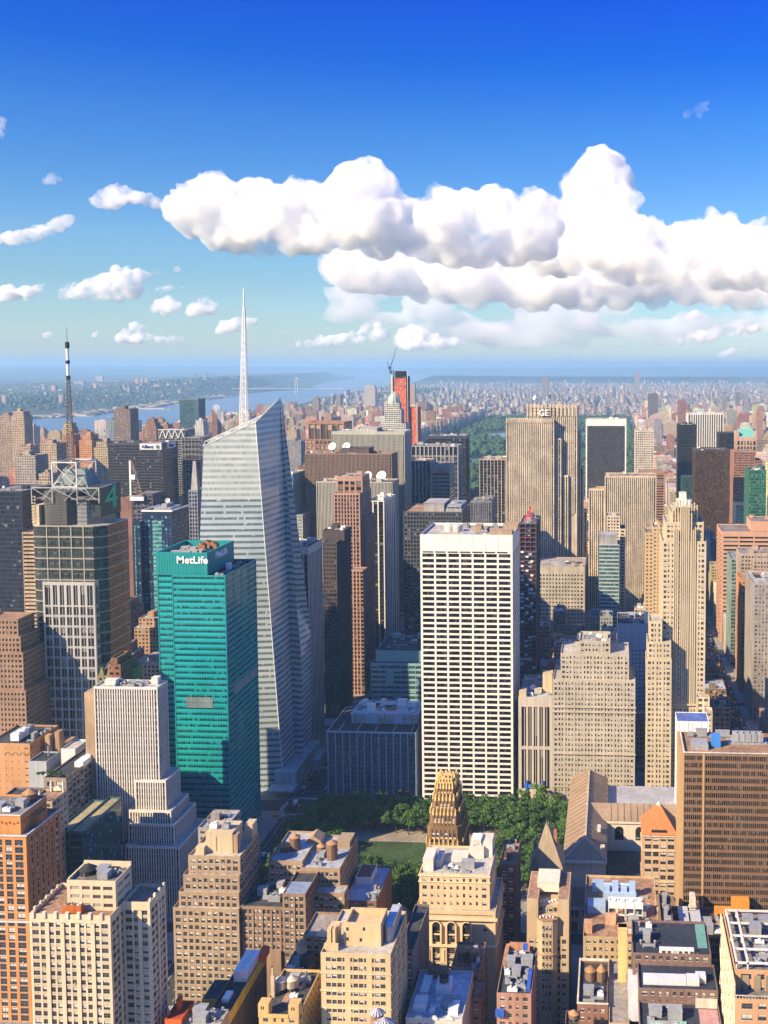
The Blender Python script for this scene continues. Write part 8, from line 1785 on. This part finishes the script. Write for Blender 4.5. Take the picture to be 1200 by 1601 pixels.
car(cv2 + 1, cu2 - 2, 'orange', 'orange taxi halted beside the white van at the crossing', 12)
car(cv3, cu3, 'orange', 'orange taxi crossing the avenue below the crystal tower', 70)
for lane, v in enumerate((-224.3, -207.8, -219, -214)):
    u = 560 + lane * 11
    while u < 1000:
        if not (690 < u < 726) and rc.random() < (.7 if lane < 2 else .42):
            col = rc.choice(('yellow', 'black', 'white', 'silver', 'black', 'dark blue', 'red', 'yellow'))
            side = ('parked along the left kerb of the avenue', 'parked along the right kerb of the avenue', 'driving in the left lane of the avenue', 'driving in the middle lane of the avenue')[lane]
            car(v, u, col, f'{col} car {side} by the small park', rc.uniform(-2, 2), group=f'{col} cars {side}')
        u += rc.uniform(6, 9 if lane < 2 else 22)
for lane, v in enumerate((98.2, 113.8, 102, 107, 110)):
    u = 860 + lane * 7
    while u < 1560:
        if rc.random() < (.75 if lane < 2 else .5):
            col = rc.choice(('yellow', 'black', 'white', 'silver', 'black', 'yellow'))
            car(v, u, col, f'{col} car on the shaded avenue at the right edge', rc.uniform(-2, 2), group=f'{col} cars on the right avenue')
        u += rc.uniform(6.5, 13 if lane < 2 else 24)
for k, (p, col, van, l) in enumerate((((-222.8,492.6), 'white', False, 'silvery white car parked in the street gap beside the tan stepped tower'), ((-232.8,517.1), 'black', False, 'black car parked in the street gap behind the cream brick tower'), ((-237.8,522.2), 'orange', False, 'orange taxi deep in the street gap left of the tan stepped tower'), ((-228.4,510.9), 'dark blue', False, 'dark blue car in the street gap beside the tan stepped tower wall'))):
    car(p[0], p[1], col, l, -8)
# people crossing: hundreds of figures a pixel wide, one crowd
def crowd(b):
    r = random.Random(2)
    spots = [(r.gauss(-212, 9), r.gauss(697, 7)) for _ in range(150)] + [(r.uniform(-231, -226.5), r.uniform(690, 800)) for _ in range(90)] + [(r.uniform(-205, -200), r.uniform(650, 760)) for _ in range(60)]
    for v, u in spots:
        mi = r.randrange(4); z = .1; s = r.uniform(.92, 1.06)
        for dx in (-.11, .11): b.bar((v + dx, u + r.uniform(-.2, .2), z), (v + dx * .8, u, z + .85 * s), .07, 5, .1, 3)
        b.lathe(v, u, [(.14, z + .8 * s), (.19, z + 1.0 * s), (.23, z + 1.38 * s), (.08, z + 1.48 * s), (.07, z + 1.52 * s)], 7, mi)
        for sx in (-1, 1): b.bar((v + sx * .23, u, z + 1.36 * s), (v + sx * .3, u - .08, z + .8 * s), .06, 4, .04, mi)
        b.lathe(v, u, [(.02, z + 1.5 * s), (.1, z + 1.56 * s), (.115, z + 1.65 * s), (.02, z + 1.77 * s)], 7, 4)
m = MB(); crowd(m)
o = m.build('crowd', [wall((.55, .54, .52), name='pale_cloth'), wall((.06, .07, .12), name='navy_cloth'), wall((.35, .05, .05), name='red_cloth'), wall((.05, .05, .06), name='dark_cloth'), wall((.42, .27, .2), name='skin')]); o['kind'] = 'stuff'
# street lamps by the crossing
for k, (v, u) in enumerate([(-228.5, 640 + 28 * i) for i in range(7)] + [(-203.5, 600 + 28 * i) for i in range(9)]):
    t = thing('street_lamp', 'grey street lamp along the kerb of the avenue beside the small park', 'street lamp', (v, u, .14), 'street lamps on the avenue')
    s = 1 if v < -216 else -1
    part(t, 'pole', STEEL, lambda b: (b.bar((v, u, .14), (v, u, 8.5), .11, 6, .07), b.bar((v, u, 8.4), (v + s * 2.2, u, 9.1), .06, 5)))
    part(t, 'lamp_head', STEEL, lambda b: b.box(v + s * 1.8, v + s * 2.7, u - .16, u + .16, 8.98, 9.16))
# steam from the roof of the crystal tower
SM, nt, p = mat_new('steam'); nt.nodes.remove(p)
vs_ = nd(nt, 'ShaderNodeVolumePrincipled'); vs_.inputs['Color'].default_value = (1, 1, 1, 1); vs_.inputs['Density'].default_value = .10
nt.links.new(vs_.outputs[0], [n for n in nt.nodes if n.type == 'OUTPUT_MATERIAL'][0].inputs['Volume'])
sp0 = (-286.4,762,263.6)
def steam(b):
    r = random.Random(3)
    for k in range(9):
        f = k / 8; b.lathe(sp0[0] - 7 * f + r.uniform(-.6, .6), 762 + r.uniform(-1, 1), [(.02, sp0[2] + 14.5 * f - 2.4), (1.2 + 1.3 * f, sp0[2] + 14.5 * f - 1), (1.5 + 1.8 * f, sp0[2] + 14.5 * f + .8), (.9 + f, sp0[2] + 14.5 * f + 2.2), (.02, sp0[2] + 14.5 * f + 2.9)], 10)
m = MB(); steam(m); o = m.build('steam', SM); o['kind'] = 'stuff'
rm_ = o.modifiers.new('weld', 'REMESH'); rm_.mode = 'VOXEL'; rm_.voxel_size = .5
# ---------------------------------------------------------------- haze and clouds
HM, nt, p = mat_new('haze_air'); nt.nodes.remove(p)
hv = nd(nt, 'ShaderNodeVolumePrincipled'); hv.inputs['Color'].default_value = (.40, .70, 1.0, 1); hv.inputs['Density'].default_value = 5.2e-5; hv.inputs['Anisotropy'].default_value = .1
nt.links.new(hv.outputs[0], [n for n in nt.nodes if n.type == 'OUTPUT_MATERIAL'][0].inputs['Volume'])
m = MB(); m.box(-69000, 69000, -2900, 61000, -2, 480); HZ = m.build('haze', HM); HZ['kind'] = 'stuff'

def cloud_mat(name, dens, scale=900.0, lo=.385, hi=.56):
    """droplets thinned by torn, fractal gaps so that rims fray and thin parts let the sky through"""
    m, nt, p = mat_new(name); nt.nodes.remove(p)
    v = nd(nt, 'ShaderNodeVolumePrincipled'); v.inputs['Color'].default_value = (1, 1, 1, 1); v.inputs['Anisotropy'].default_value = .15
    n = noise_tex(nt, 1 / scale, 7, pos(nt), .62)
    k = nd(nt, 'ShaderNodeMapRange'); nt.links.new(n, k.inputs[0]); k.inputs[1].default_value = lo; k.inputs[2].default_value = hi; k.inputs[3].default_value = 0; k.inputs[4].default_value = dens
    nt.links.new(k.outputs[0], v.inputs['Density'])
    nt.links.new(v.outputs[0], [q for q in nt.nodes if q.type == 'OUTPUT_MATERIAL'][0].inputs['Volume'])
    try: m.cycles.volume_step_rate = STEP
    except Exception: pass
    return m
STEP = .06
def at(u, *puffs): return [(v, u, z, q) for v, z, q in puffs]      # puffs of one cloud, all about u metres north
def cloud(name, label, puffs, mat, seed, voxel, flat=None, kids=22, depth=1.4, kr=.46, squash=1.0, group=None):
    """cumulus: large puffs budding smaller ones, welded into one closed skin filled with droplets"""
    r = np.random.default_rng(seed)
    S = []
    def bud(c, q, lev):
        S.append((*c, q))
        if lev == 0 or q < voxel * 1.2: return
        for k in range((kids, 10, 8)[3 - lev] if lev < 4 else kids):
            d = r.normal(0, 1, 3); d /= np.linalg.norm(d); d[2] = abs(d[2]) * .8 + d[2] * .2
            if d[1] > .5: continue
            bud(np.array(c) + d * q * r.uniform(.8, 1.0) * np.array((1, 1, squash)), q * kr * r.uniform(.5, 1.2), lev - 1)
    for (v, u, z, rad) in puffs: bud(np.array((v, u + r.uniform(-.5, .5) * rad * depth, z)), rad * .86, 3)
    bm = bmesh.new(); bmesh.ops.create_icosphere(bm, subdivisions=1, radius=1.04); B1_ = np.array([v.co[:] for v in bm.verts]); F1_ = np.array([[v.index for v in f.verts] for f in bm.faces]); bm.free()
    bm = bmesh.new(); bmesh.ops.create_icosphere(bm, subdivisions=3, radius=1); B2_ = np.array([v.co[:] for v in bm.verts]); F2_ = np.array([[v.index for v in f.verts] for f in bm.faces]); bm.free()
    S = np.array(S); big = S[:, 3] > voxel * 3
    VV, FF, n0 = [], [], 0
    for sel, BV, BF in ((big, B2_, F2_), (~big, B1_, F1_)):
        Q = S[sel]
        if not len(Q): continue
        VV.append((BV[None] * Q[:, 3, None, None] * np.array((1, 1, squash)) + Q[:, None, :3]).reshape(-1, 3)); FF.append((BF[None] + (np.arange(len(Q)) * len(BV))[:, None, None]).reshape(-1, 3) + n0); n0 += len(VV[-1])
    V, F = np.concatenate(VV), np.concatenate(FF)
    if flat is not None: V[:, 2] = np.where(V[:, 2] < flat, flat - (flat - V[:, 2]) * .15, V[:, 2])
    c = V.mean(0); o = np_mesh(name, V - c, F, None, mat); o.location = c
    rm = o.modifiers.new('weld', 'REMESH'); rm.mode = 'VOXEL'; rm.voxel_size = voxel
    for sc_, st_ in ((24, 8.0), (8, 4.6), (3, 2.2)):
        tx = bpy.data.textures.new(name + '_billow', 'CLOUDS'); tx.noise_scale = voxel * sc_; tx.noise_depth = 3
        dm = o.modifiers.new('billow', 'DISPLACE'); dm.texture = tx; dm.texture_coords = 'LOCAL'; dm.strength = voxel * st_; dm.mid_level = .5
    rm = o.modifiers.new('clean', 'REMESH'); rm.mode = 'VOXEL'; rm.voxel_size = voxel
    setp(o, label, 'cloud', group); o['kind'] = 'thing'
    return o
CM = cloud_mat('cloud_droplets', .0085, 620.0); CT_ = cloud_mat('thin_cloud', .004, 300.0); CS_ = cloud_mat('small_cloud', .009, 420.0, .39, .6)
A = at(17000,(-5592,2598,409),(-2728,2577,409),(-3738,2585,414),(-4474,2770,410),(-1361,2388,413),(-6612,2969,410),(-2089,2393,409),(-6246,2603,411),(-4008,3127,401),(-5128,2504,410),(-1814,2839,371),(-3280,2401,407),(-5864,2963,397),(-5027,2956,353),(-3367,2852,341),(-2639,2217,385),(-1270,2656,391),(-4293,2498,398),(-6804,2789,387),(-5688,2418,409),(-2360,2933,225),(-1634,2210,345),(-2909,2848,349),(-4758,2411,349),(-3741,2314,343),(-6437,2423,298),(-2182,2214,395),(-5213,2957,347),(-1090,2207,237),(-4100,3127,410),(-6894,2972,297),(-6328,3148,244),(-1180,2744,290),(-1361,2924,210),(-3006,2219,334),(-6811,2516,225),(-3824,3125,326),(-6158,2330,262),(-1180,2744,290),(-4657,2952,308),(-1180,2744,290),(-1089,2476,286),(-5224,2324,299),(-5026,3046,298),(-1905,3018,222),(-2633,3024,138),(-3927,2225,217),(-1180,2744,290),(-4100,3127,410),(-5492,2960,301),(-1180,2744,290),(-4100,3127,410),(-4100,3127,410),(-4100,3127,410),(-1180,2744,290),(-4100,3127,410),(-1180,2744,290),(-4100,3127,410),(-1180,2744,290),(-1180,2744,290),(-4100,3127,410),(-4100,3127,410),(-4100,3127,410),(-4100,3127,410),(-1180,2744,290),(-4100,3127,410),(-1180,2744,290),(-1180,2744,290),(-1180,2744,290),(-1180,2744,290),(-4100,3127,410),(-4100,3127,410),(-4100,3127,410),(-4100,3127,410),(-1180,2744,290),(-4100,3127,410),(-4100,3127,410),(-4100,3127,410),(-4100,3127,410),(-1180,2744,290))
cloud('cumulus_cloud', 'broad white heaped cloud filling the middle of the sky', A, CM, 1, 34)
B = at(21000,(-577,3266,431),(-12,3728,431),(-1146,2802,433),(-8,2794,423),(-765,2423,420),(-484,4012,370),(273,3166,350),(-1527,2522,355),(-202,4102,411),(-386,2421,304),(-1051,3270,305),(-767,3642,305),(-1336,2332,316),(180,2886,414),(80,4284,221),(-102,2607,386),(-481,2516,401),(-1241,2990,327),(-1051,2331,349),(178,3447,366),(-202,4194,349),(180,2886,414),(81,3913,322),(180,2886,414),(-578,3826,411),(180,2886,414),(180,2886,414),(180,2886,414),(180,2886,414),(180,2886,414),(180,2886,414),(180,2886,414),(-1527,2522,355),(180,2886,414),(180,2886,414),(180,2886,414),(180,2886,414),(180,2886,414),(180,2886,414),(180,2886,414),(180,2886,414),(180,2886,414),(180,2886,414),(180,2886,414),(180,2886,414),(180,2886,414),(180,2886,414),(180,2886,414),(180,2886,414),(180,2886,414))
cloud('cumulus_cloud', 'tallest white cloud tower right of the middle of the sky', B, CM, 2, 40)
D = at(19000,(2760,2301,417),(246,2226,397),(2047,2216,414),(1239,2221,393),(606,2493,380),(-298,2319,347),(2944,1943,393),(1683,2754,306),(3024,2567,385),(2320,1857,327),(1510,2040,409),(154,2676,302),(699,2134,402),(1236,2579,308),(2401,2482,352),(1953,2574,337),(-298,2499,314),(3125,1764,278),(-206,2139,335),(247,2046,334),(1870,1948,377),(695,2761,215),(3026,2389,412),(2665,2747,231),(1151,1952,271),(3111,2655,316),(425,2674,343),(2766,1855,348),(966,2670,220),(3121,2032,306),(3125,1764,278),(3125,1764,278),(3125,1764,278),(1505,2577,290),(3125,1764,278),(-479,2050,169),(3125,1764,278),(-24,1868,135),(609,2044,331),(3125,1764,278),(3125,1764,278),(3125,1764,278),(3125,1764,278),(3125,1764,278),(3125,1764,278),(3125,1764,278),(3125,1764,278),(3125,1764,278),(3125,1764,278),(3125,1764,278),(3125,1764,278),(3125,1764,278),(3125,1764,278),(3125,1764,278),(3125,1764,278),(3125,1764,278),(3125,1764,278),(3125,1764,278),(3125,1764,278),(3125,1764,278),(3125,1764,278),(3125,1764,278))
cloud('cumulus_cloud', 'heaped white cloud with a bluish shaded flank at the right edge of the sky', D, CM, 3, 36)
E_ = at(27000,(1772,2584,654),(-3546,2896,656),(-1809,2601,658),(-5443,2762,651),(-514,2453,626),(4041,2291,644),(776,2447,651),(2907,2579,624),(-6471,2768,620),(-4277,2470,626),(-2967,2464,657),(-945,2740,653),(-84,2736,616),(-2531,3034,543),(-7060,2771,462),(-4711,2902,621),(2627,2297,624),(-1810,2316,622),(205,2165,536),(4318,2572,532),(3474,2435,607),(-657,2168,597),(-3695,2323,607),(-5591,2619,653),(4470,1865,343),(-1521,3028,522),(-5008,2329,486),(-6769,2480,459),(-4127,3042,590),(-2534,2032,326),(1063,2161,474),(-1088,2170,587),(1202,2729,534),(4035,2715,529),(-6032,2621,646),(2197,2724,548),(3195,2153,478),(-7060,2771,462),(1917,2300,574),(-7060,2771,462),(-7060,2771,462),(-7060,2771,462),(-7060,2771,462),(-7060,2771,462),(-7060,2771,462),(-7060,2771,462),(-7060,2771,462),(-7062,2626,458),(-7060,2771,462),(4593,2994,222),(-1953,3030,572),(3467,3000,207),(-7060,2771,462),(-1810,2172,534),(-7205,2916,352),(-2965,3179,408),(-84,2736,616),(-84,2736,616),(-84,2736,616),(-84,2736,616),(-6175,2910,531),(-5440,3050,493),(-84,2736,616),(-84,2736,616),(-84,2736,616),(-84,2736,616),(-228,2878,502),(3621,2010,404),(630,3016,256),(-6616,2912,501),(-2099,2030,415),(-3550,2179,476),(4470,1865,343),(4470,1865,343),(4470,1865,343),(4470,1865,343),(4470,1865,343),(4470,1865,343),(4470,1865,343),(4470,1865,343))
cloud('cloud_bank', 'long pale cloud bank lying below the heaped clouds', E_, cloud_mat('bank_droplets', .0045, 1300.0, .34, .6), 4, 46)
V_ = at(38000,(1018,1717,921),(-1005,1923,914),(3218,2914,913),(-6522,2343,916),(5807,2904,919),(-4466,2944,924),(-2631,2129,924),(1010,3123,922),(-9417,2351,925),(-4472,1526,904),(4030,1711,880),(5824,1707,885),(-7971,1940,924),(-401,3129,899),(2828,1713,916),(-1818,3134,881),(4610,3307,751),(-5692,3353,831),(-7752,3159,819),(-3037,3140,874),(1814,3119,921),(-193,1518,884),(-5088,1527,861),(-2836,1320,739),(-9825,2964,815),(-6941,1530,766),(6210,2504,922),(-1817,1318,656),(2027,1514,850),(6396,3299,682),(4826,1909,811),(-6718,3560,501),(-8580,2959,854),(6423,1506,689),(-5702,1934,841),(2414,3317,829),(-4260,3346,818),(-9836,2148,755),(4014,3110,921),(-3653,1321,677),(-1210,3333,816),(5801,3302,766),(203,3527,608),(-1206,1115,496),(5030,1509,651),(616,1516,888),(-6116,1528,649),(-3037,3341,812),(6,2323,834),(-3242,2535,785),(-8802,1738,470),(5201,3702,412),(3212,3513,624),(1828,1112,459),(1425,1112,463),(6396,3299,682),(-9199,3165,700),(6423,1506,689),(2828,1713,916),(6625,1306,499))
cloud('cloud_veil', 'thin warm grey veil of cloud hanging between the cloud bank and the horizon', V_, cloud_mat('veil_droplets', .0017, 4200.0, .20, .75), 5, 100, None, 12, 1.2, .46, .45)
for k, (lab, pf, md, vx) in enumerate((
    ('long thin white cloud trailing left from the broad heaped cloud', at(18000,(-8228,3191,142),(-8813,3227,142),(-8517,3319,136),(-7970,3126,117),(-8653,3132,140),(-8913,3166,138),(-8646,3382,103),(-8422,3224,135),(-8098,3190,132),(-8876,3291,114),(-8323,3286,126),(-8751,3133,134),(-9010,3198,89),(-8745,3321,130),(-8457,3162,117),(-8162,3253,100),(-7905,3126,90),(-8032,3252,72),(-8068,3096,74),(-7776,3124,32),(-8328,3129,78),(-8451,3349,99)), 0, 16),
    ('flat white cloud at the left edge level with the heaped cloud', at(18000,(-9747,2769,130),(-10025,2625,128),(-10484,2570,124),(-10241,2539,123),(-9533,2825,127),(-10636,2571,127),(-9872,2653,126),(-9688,2710,129),(-10821,2513,65),(-10362,2569,125),(-10147,2626,123),(-10028,2537,97),(-9962,2712,105),(-10547,2512,105),(-10730,2513,87),(-9472,2854,104),(-10396,2481,76),(-9906,2566,87),(-9783,2594,69),(-10059,2538,106),(-10821,2513,65),(-9654,2826,100)), 0, 16),
    ('pale heaped cloud with a long streak on its right, left part of the sky', at(22000,(-10781,1896,291),(-10302,2091,286),(-11121,1898,235),(-10774,2159,214),(-11597,1899,156),(-10307,1894,247),(-9893,2220,134),(-11461,1899,186),(-11736,1834,130),(-10981,2028,263),(-10582,1764,186),(-10503,2157,258),(-10028,2221,174),(-9621,2284,84),(-11121,1898,235),(-9216,2347,73),(-11121,1898,235),(-11121,1898,235),(-11121,1898,235),(-11121,1898,235),(-11121,1898,235),(-11121,1898,235),(-11121,1898,235),(-11121,1898,235),(-11121,1898,235),(-11121,1898,235)), 0, 20),
    ('low pale cloud touching the left edge above the numeral tower', at(22000,(-13026,1847,188),(-12511,1890,184),(-12744,1891,186),(-12323,1934,148),(-13217,1758,127),(-13026,1847,188),(-12839,1846,187),(-13026,1847,188),(-12228,1979,104),(-13026,1847,188),(-12562,1756,102),(-13026,1847,188),(-13026,1847,188),(-13026,1847,188),(-13026,1847,188),(-13026,1847,188)), 0, 20),
    ('small round cloud just left of the spire', at(24000,(-10170,1657,171),(-10490,1697,165),(-10247,1774,169),(-10652,1658,98),(-10413,1541,90),(-10087,1735,130),(-10326,1814,131),(-10211,1618,146),(-10487,1814,87),(-10090,1618,121),(-10568,1775,97),(-10413,1541,90)), 0, 20),
    ('small bright cloud between the round cloud and the spire', at(24000,(-9520,1655,164),(-9279,1693,169),(-9762,1578,125),(-9322,1576,160),(-9680,1656,174),(-9478,1772,146),(-9602,1577,168),(-9159,1732,88),(-9396,1849,93),(-9563,1538,144),(-9159,1732,88),(-9322,1576,160),(-9322,1576,160),(-9322,1576,160)), 0, 20),
    ('flat warm cloud behind the spire', at(30000,(-10930,1419,164),(-10550,1529,160),(-11308,1420,162),(-10360,1602,146),(-11117,1494,160),(-10738,1566,163),(-10552,1455,158),(-10743,1345,90),(-10926,1604,116),(-10363,1455,117),(-11119,1420,151),(-10548,1603,148),(-11230,1531,137),(-11423,1346,84)), 0, 26),
    ('warm little heap of cloud low over the far bank', at(32000,(-14727,1183,176),(-14880,1539,175),(-15135,1183,175),(-14359,1222,170),(-14077,1102,154),(-14640,1380,171),(-13752,1102,136),(-15089,1342,170),(-13386,1141,118),(-14403,1103,161),(-15257,1183,171),(-13590,1102,125),(-14932,1143,161),(-15422,1144,100),(-13914,1142,124),(-14647,1103,157),(-15170,1382,133),(-14238,1182,157),(-14436,1380,88),(-13346,1101,94)), 0, 28),
    ('tiny warm cloud right above the mast', at(34000,(-18689,1390,70),(-18558,1390,65),(-18778,1348,72),(-18604,1305,67),(-18472,1347,42),(-18692,1305,66)), 0, 28),
    ('tiny warm cloud right of the mast', at(34000,(-17033,1345,64),(-16945,1387,62),(-17120,1345,59),(-17030,1429,50),(-17034,1303,65),(-16946,1345,62)), 0, 28),
    ('grey-white cloud scrap at the far left edge high up', at(15000,(-8910,3713,68),(-8816,3658,67),(-8850,3785,72),(-8847,3858,57),(-8757,3693,54),(-8925,3823,47),(-8932,3641,42),(-8811,3785,58),(-8855,3640,62)), 1, 14),
    ('faint white wisp below the high left scrap', at(16000,(-8551,3209,56),(-8492,3150,56),(-8672,3250,56),(-8675,3152,44),(-8594,3132,47),(-8756,3172,45),(-8430,3169,45),(-8612,3230,56),(-8713,3230,46)), 1, 14),
    ('lonely white wisp high in the blue at the upper right', at(14000,(1077,3608,63),(1193,3623,66),(1208,3704,55),(1144,3558,54),(1142,3673,61),(1027,3609,59),(1061,3559,55),(961,3577,38),(1093,3657,64),(1242,3622,40),(1208,3704,55),(1127,3542,52),(995,3544,18),(1208,3704,55)), 1, 12),
    ('warm cloud heap low on the horizon left of the red netted tower', at(36000,(-8648,1430,241),(-9519,1164,239),(-8107,1429,226),(-8868,1164,228),(-10117,1165,213),(-8374,1642,234),(-9084,1217,227),(-8379,1270,220),(-9791,1165,225),(-10390,1112,196),(-7892,1322,171),(-10827,1059,127),(-8919,1430,170),(-8104,1642,193),(-10609,1059,131),(-9355,1218,221),(-8596,1216,236),(-8108,1269,177),(-11156,1006,84),(-10882,1059,135),(-7943,1535,159),(-9140,1057,128),(-8645,1643,126),(-8264,1802,121),(-9791,1165,225),(-9791,1165,225)), 0, 34),
    ('warm cloud heap low on the horizon right of the red netted tower', at(36000,(-6982,1087,261),(-6042,1028,263),(-6569,1260,251),(-6978,1493,261),(-5573,1085,224),(-7333,1261,217),(-6336,1028,254),(-6216,1318,189),(-5807,1143,258),(-6747,1028,209),(-6508,1434,219),(-5456,1085,190),(-7213,1435,244),(-7452,1145,171),(-6040,1317,187),(-6801,1492,238),(-5808,1027,245),(-5164,1085,85),(-6512,970,190),(-6274,1434,138),(-7158,1087,205),(-5456,1085,190)), 0, 34),
    ('slanting warm cloud streak above the right horizon', at(36000,(4416,893,130),(4202,807,131),(4030,764,127),(3858,721,103),(3772,677,92),(4501,936,103),(4546,850,73),(4115,850,101),(3686,678,66),(4330,893,106)), 0, 30),
    ('ragged warm cloud below the bank at the right', at(34000,(3513,1454,179),(2457,1169,186),(4041,1493,186),(3067,1291,178),(4407,1452,185),(2783,1169,174),(3715,1575,177),(3271,1291,183),(3800,1290,131),(2253,1129,173),(4080,1656,175),(2822,1332,173),(3596,1290,173),(4568,1492,152),(4043,1330,134),(3310,1495,139),(3069,1168,154),(4242,1656,132),(2456,1251,173),(3917,1697,142)), 0, 30),
    ('small warm scrap tucked under the bank at the right', at(34000,(2593,1884,165),(2878,1883,157),(3000,1923,136),(2633,1965,154),(2430,1843,93),(3001,1801,111),(2837,1924,163),(2756,1842,135)), 0, 30),
    ('pale flat scrap above the small round cloud', at(23000,(-9710,2027,66),(-9884,2027,68),(-10060,2000,64),(-9592,2054,66),(-9796,2055,64),(-10001,2000,63),(-9534,2054,62),(-10147,2000,42),(-9709,2055,65)), 0, 18),
)): cloud('cloud', lab, pf, CT_ if md else CS_, 20 + k, vx, None, 14, .9, .45, .85)
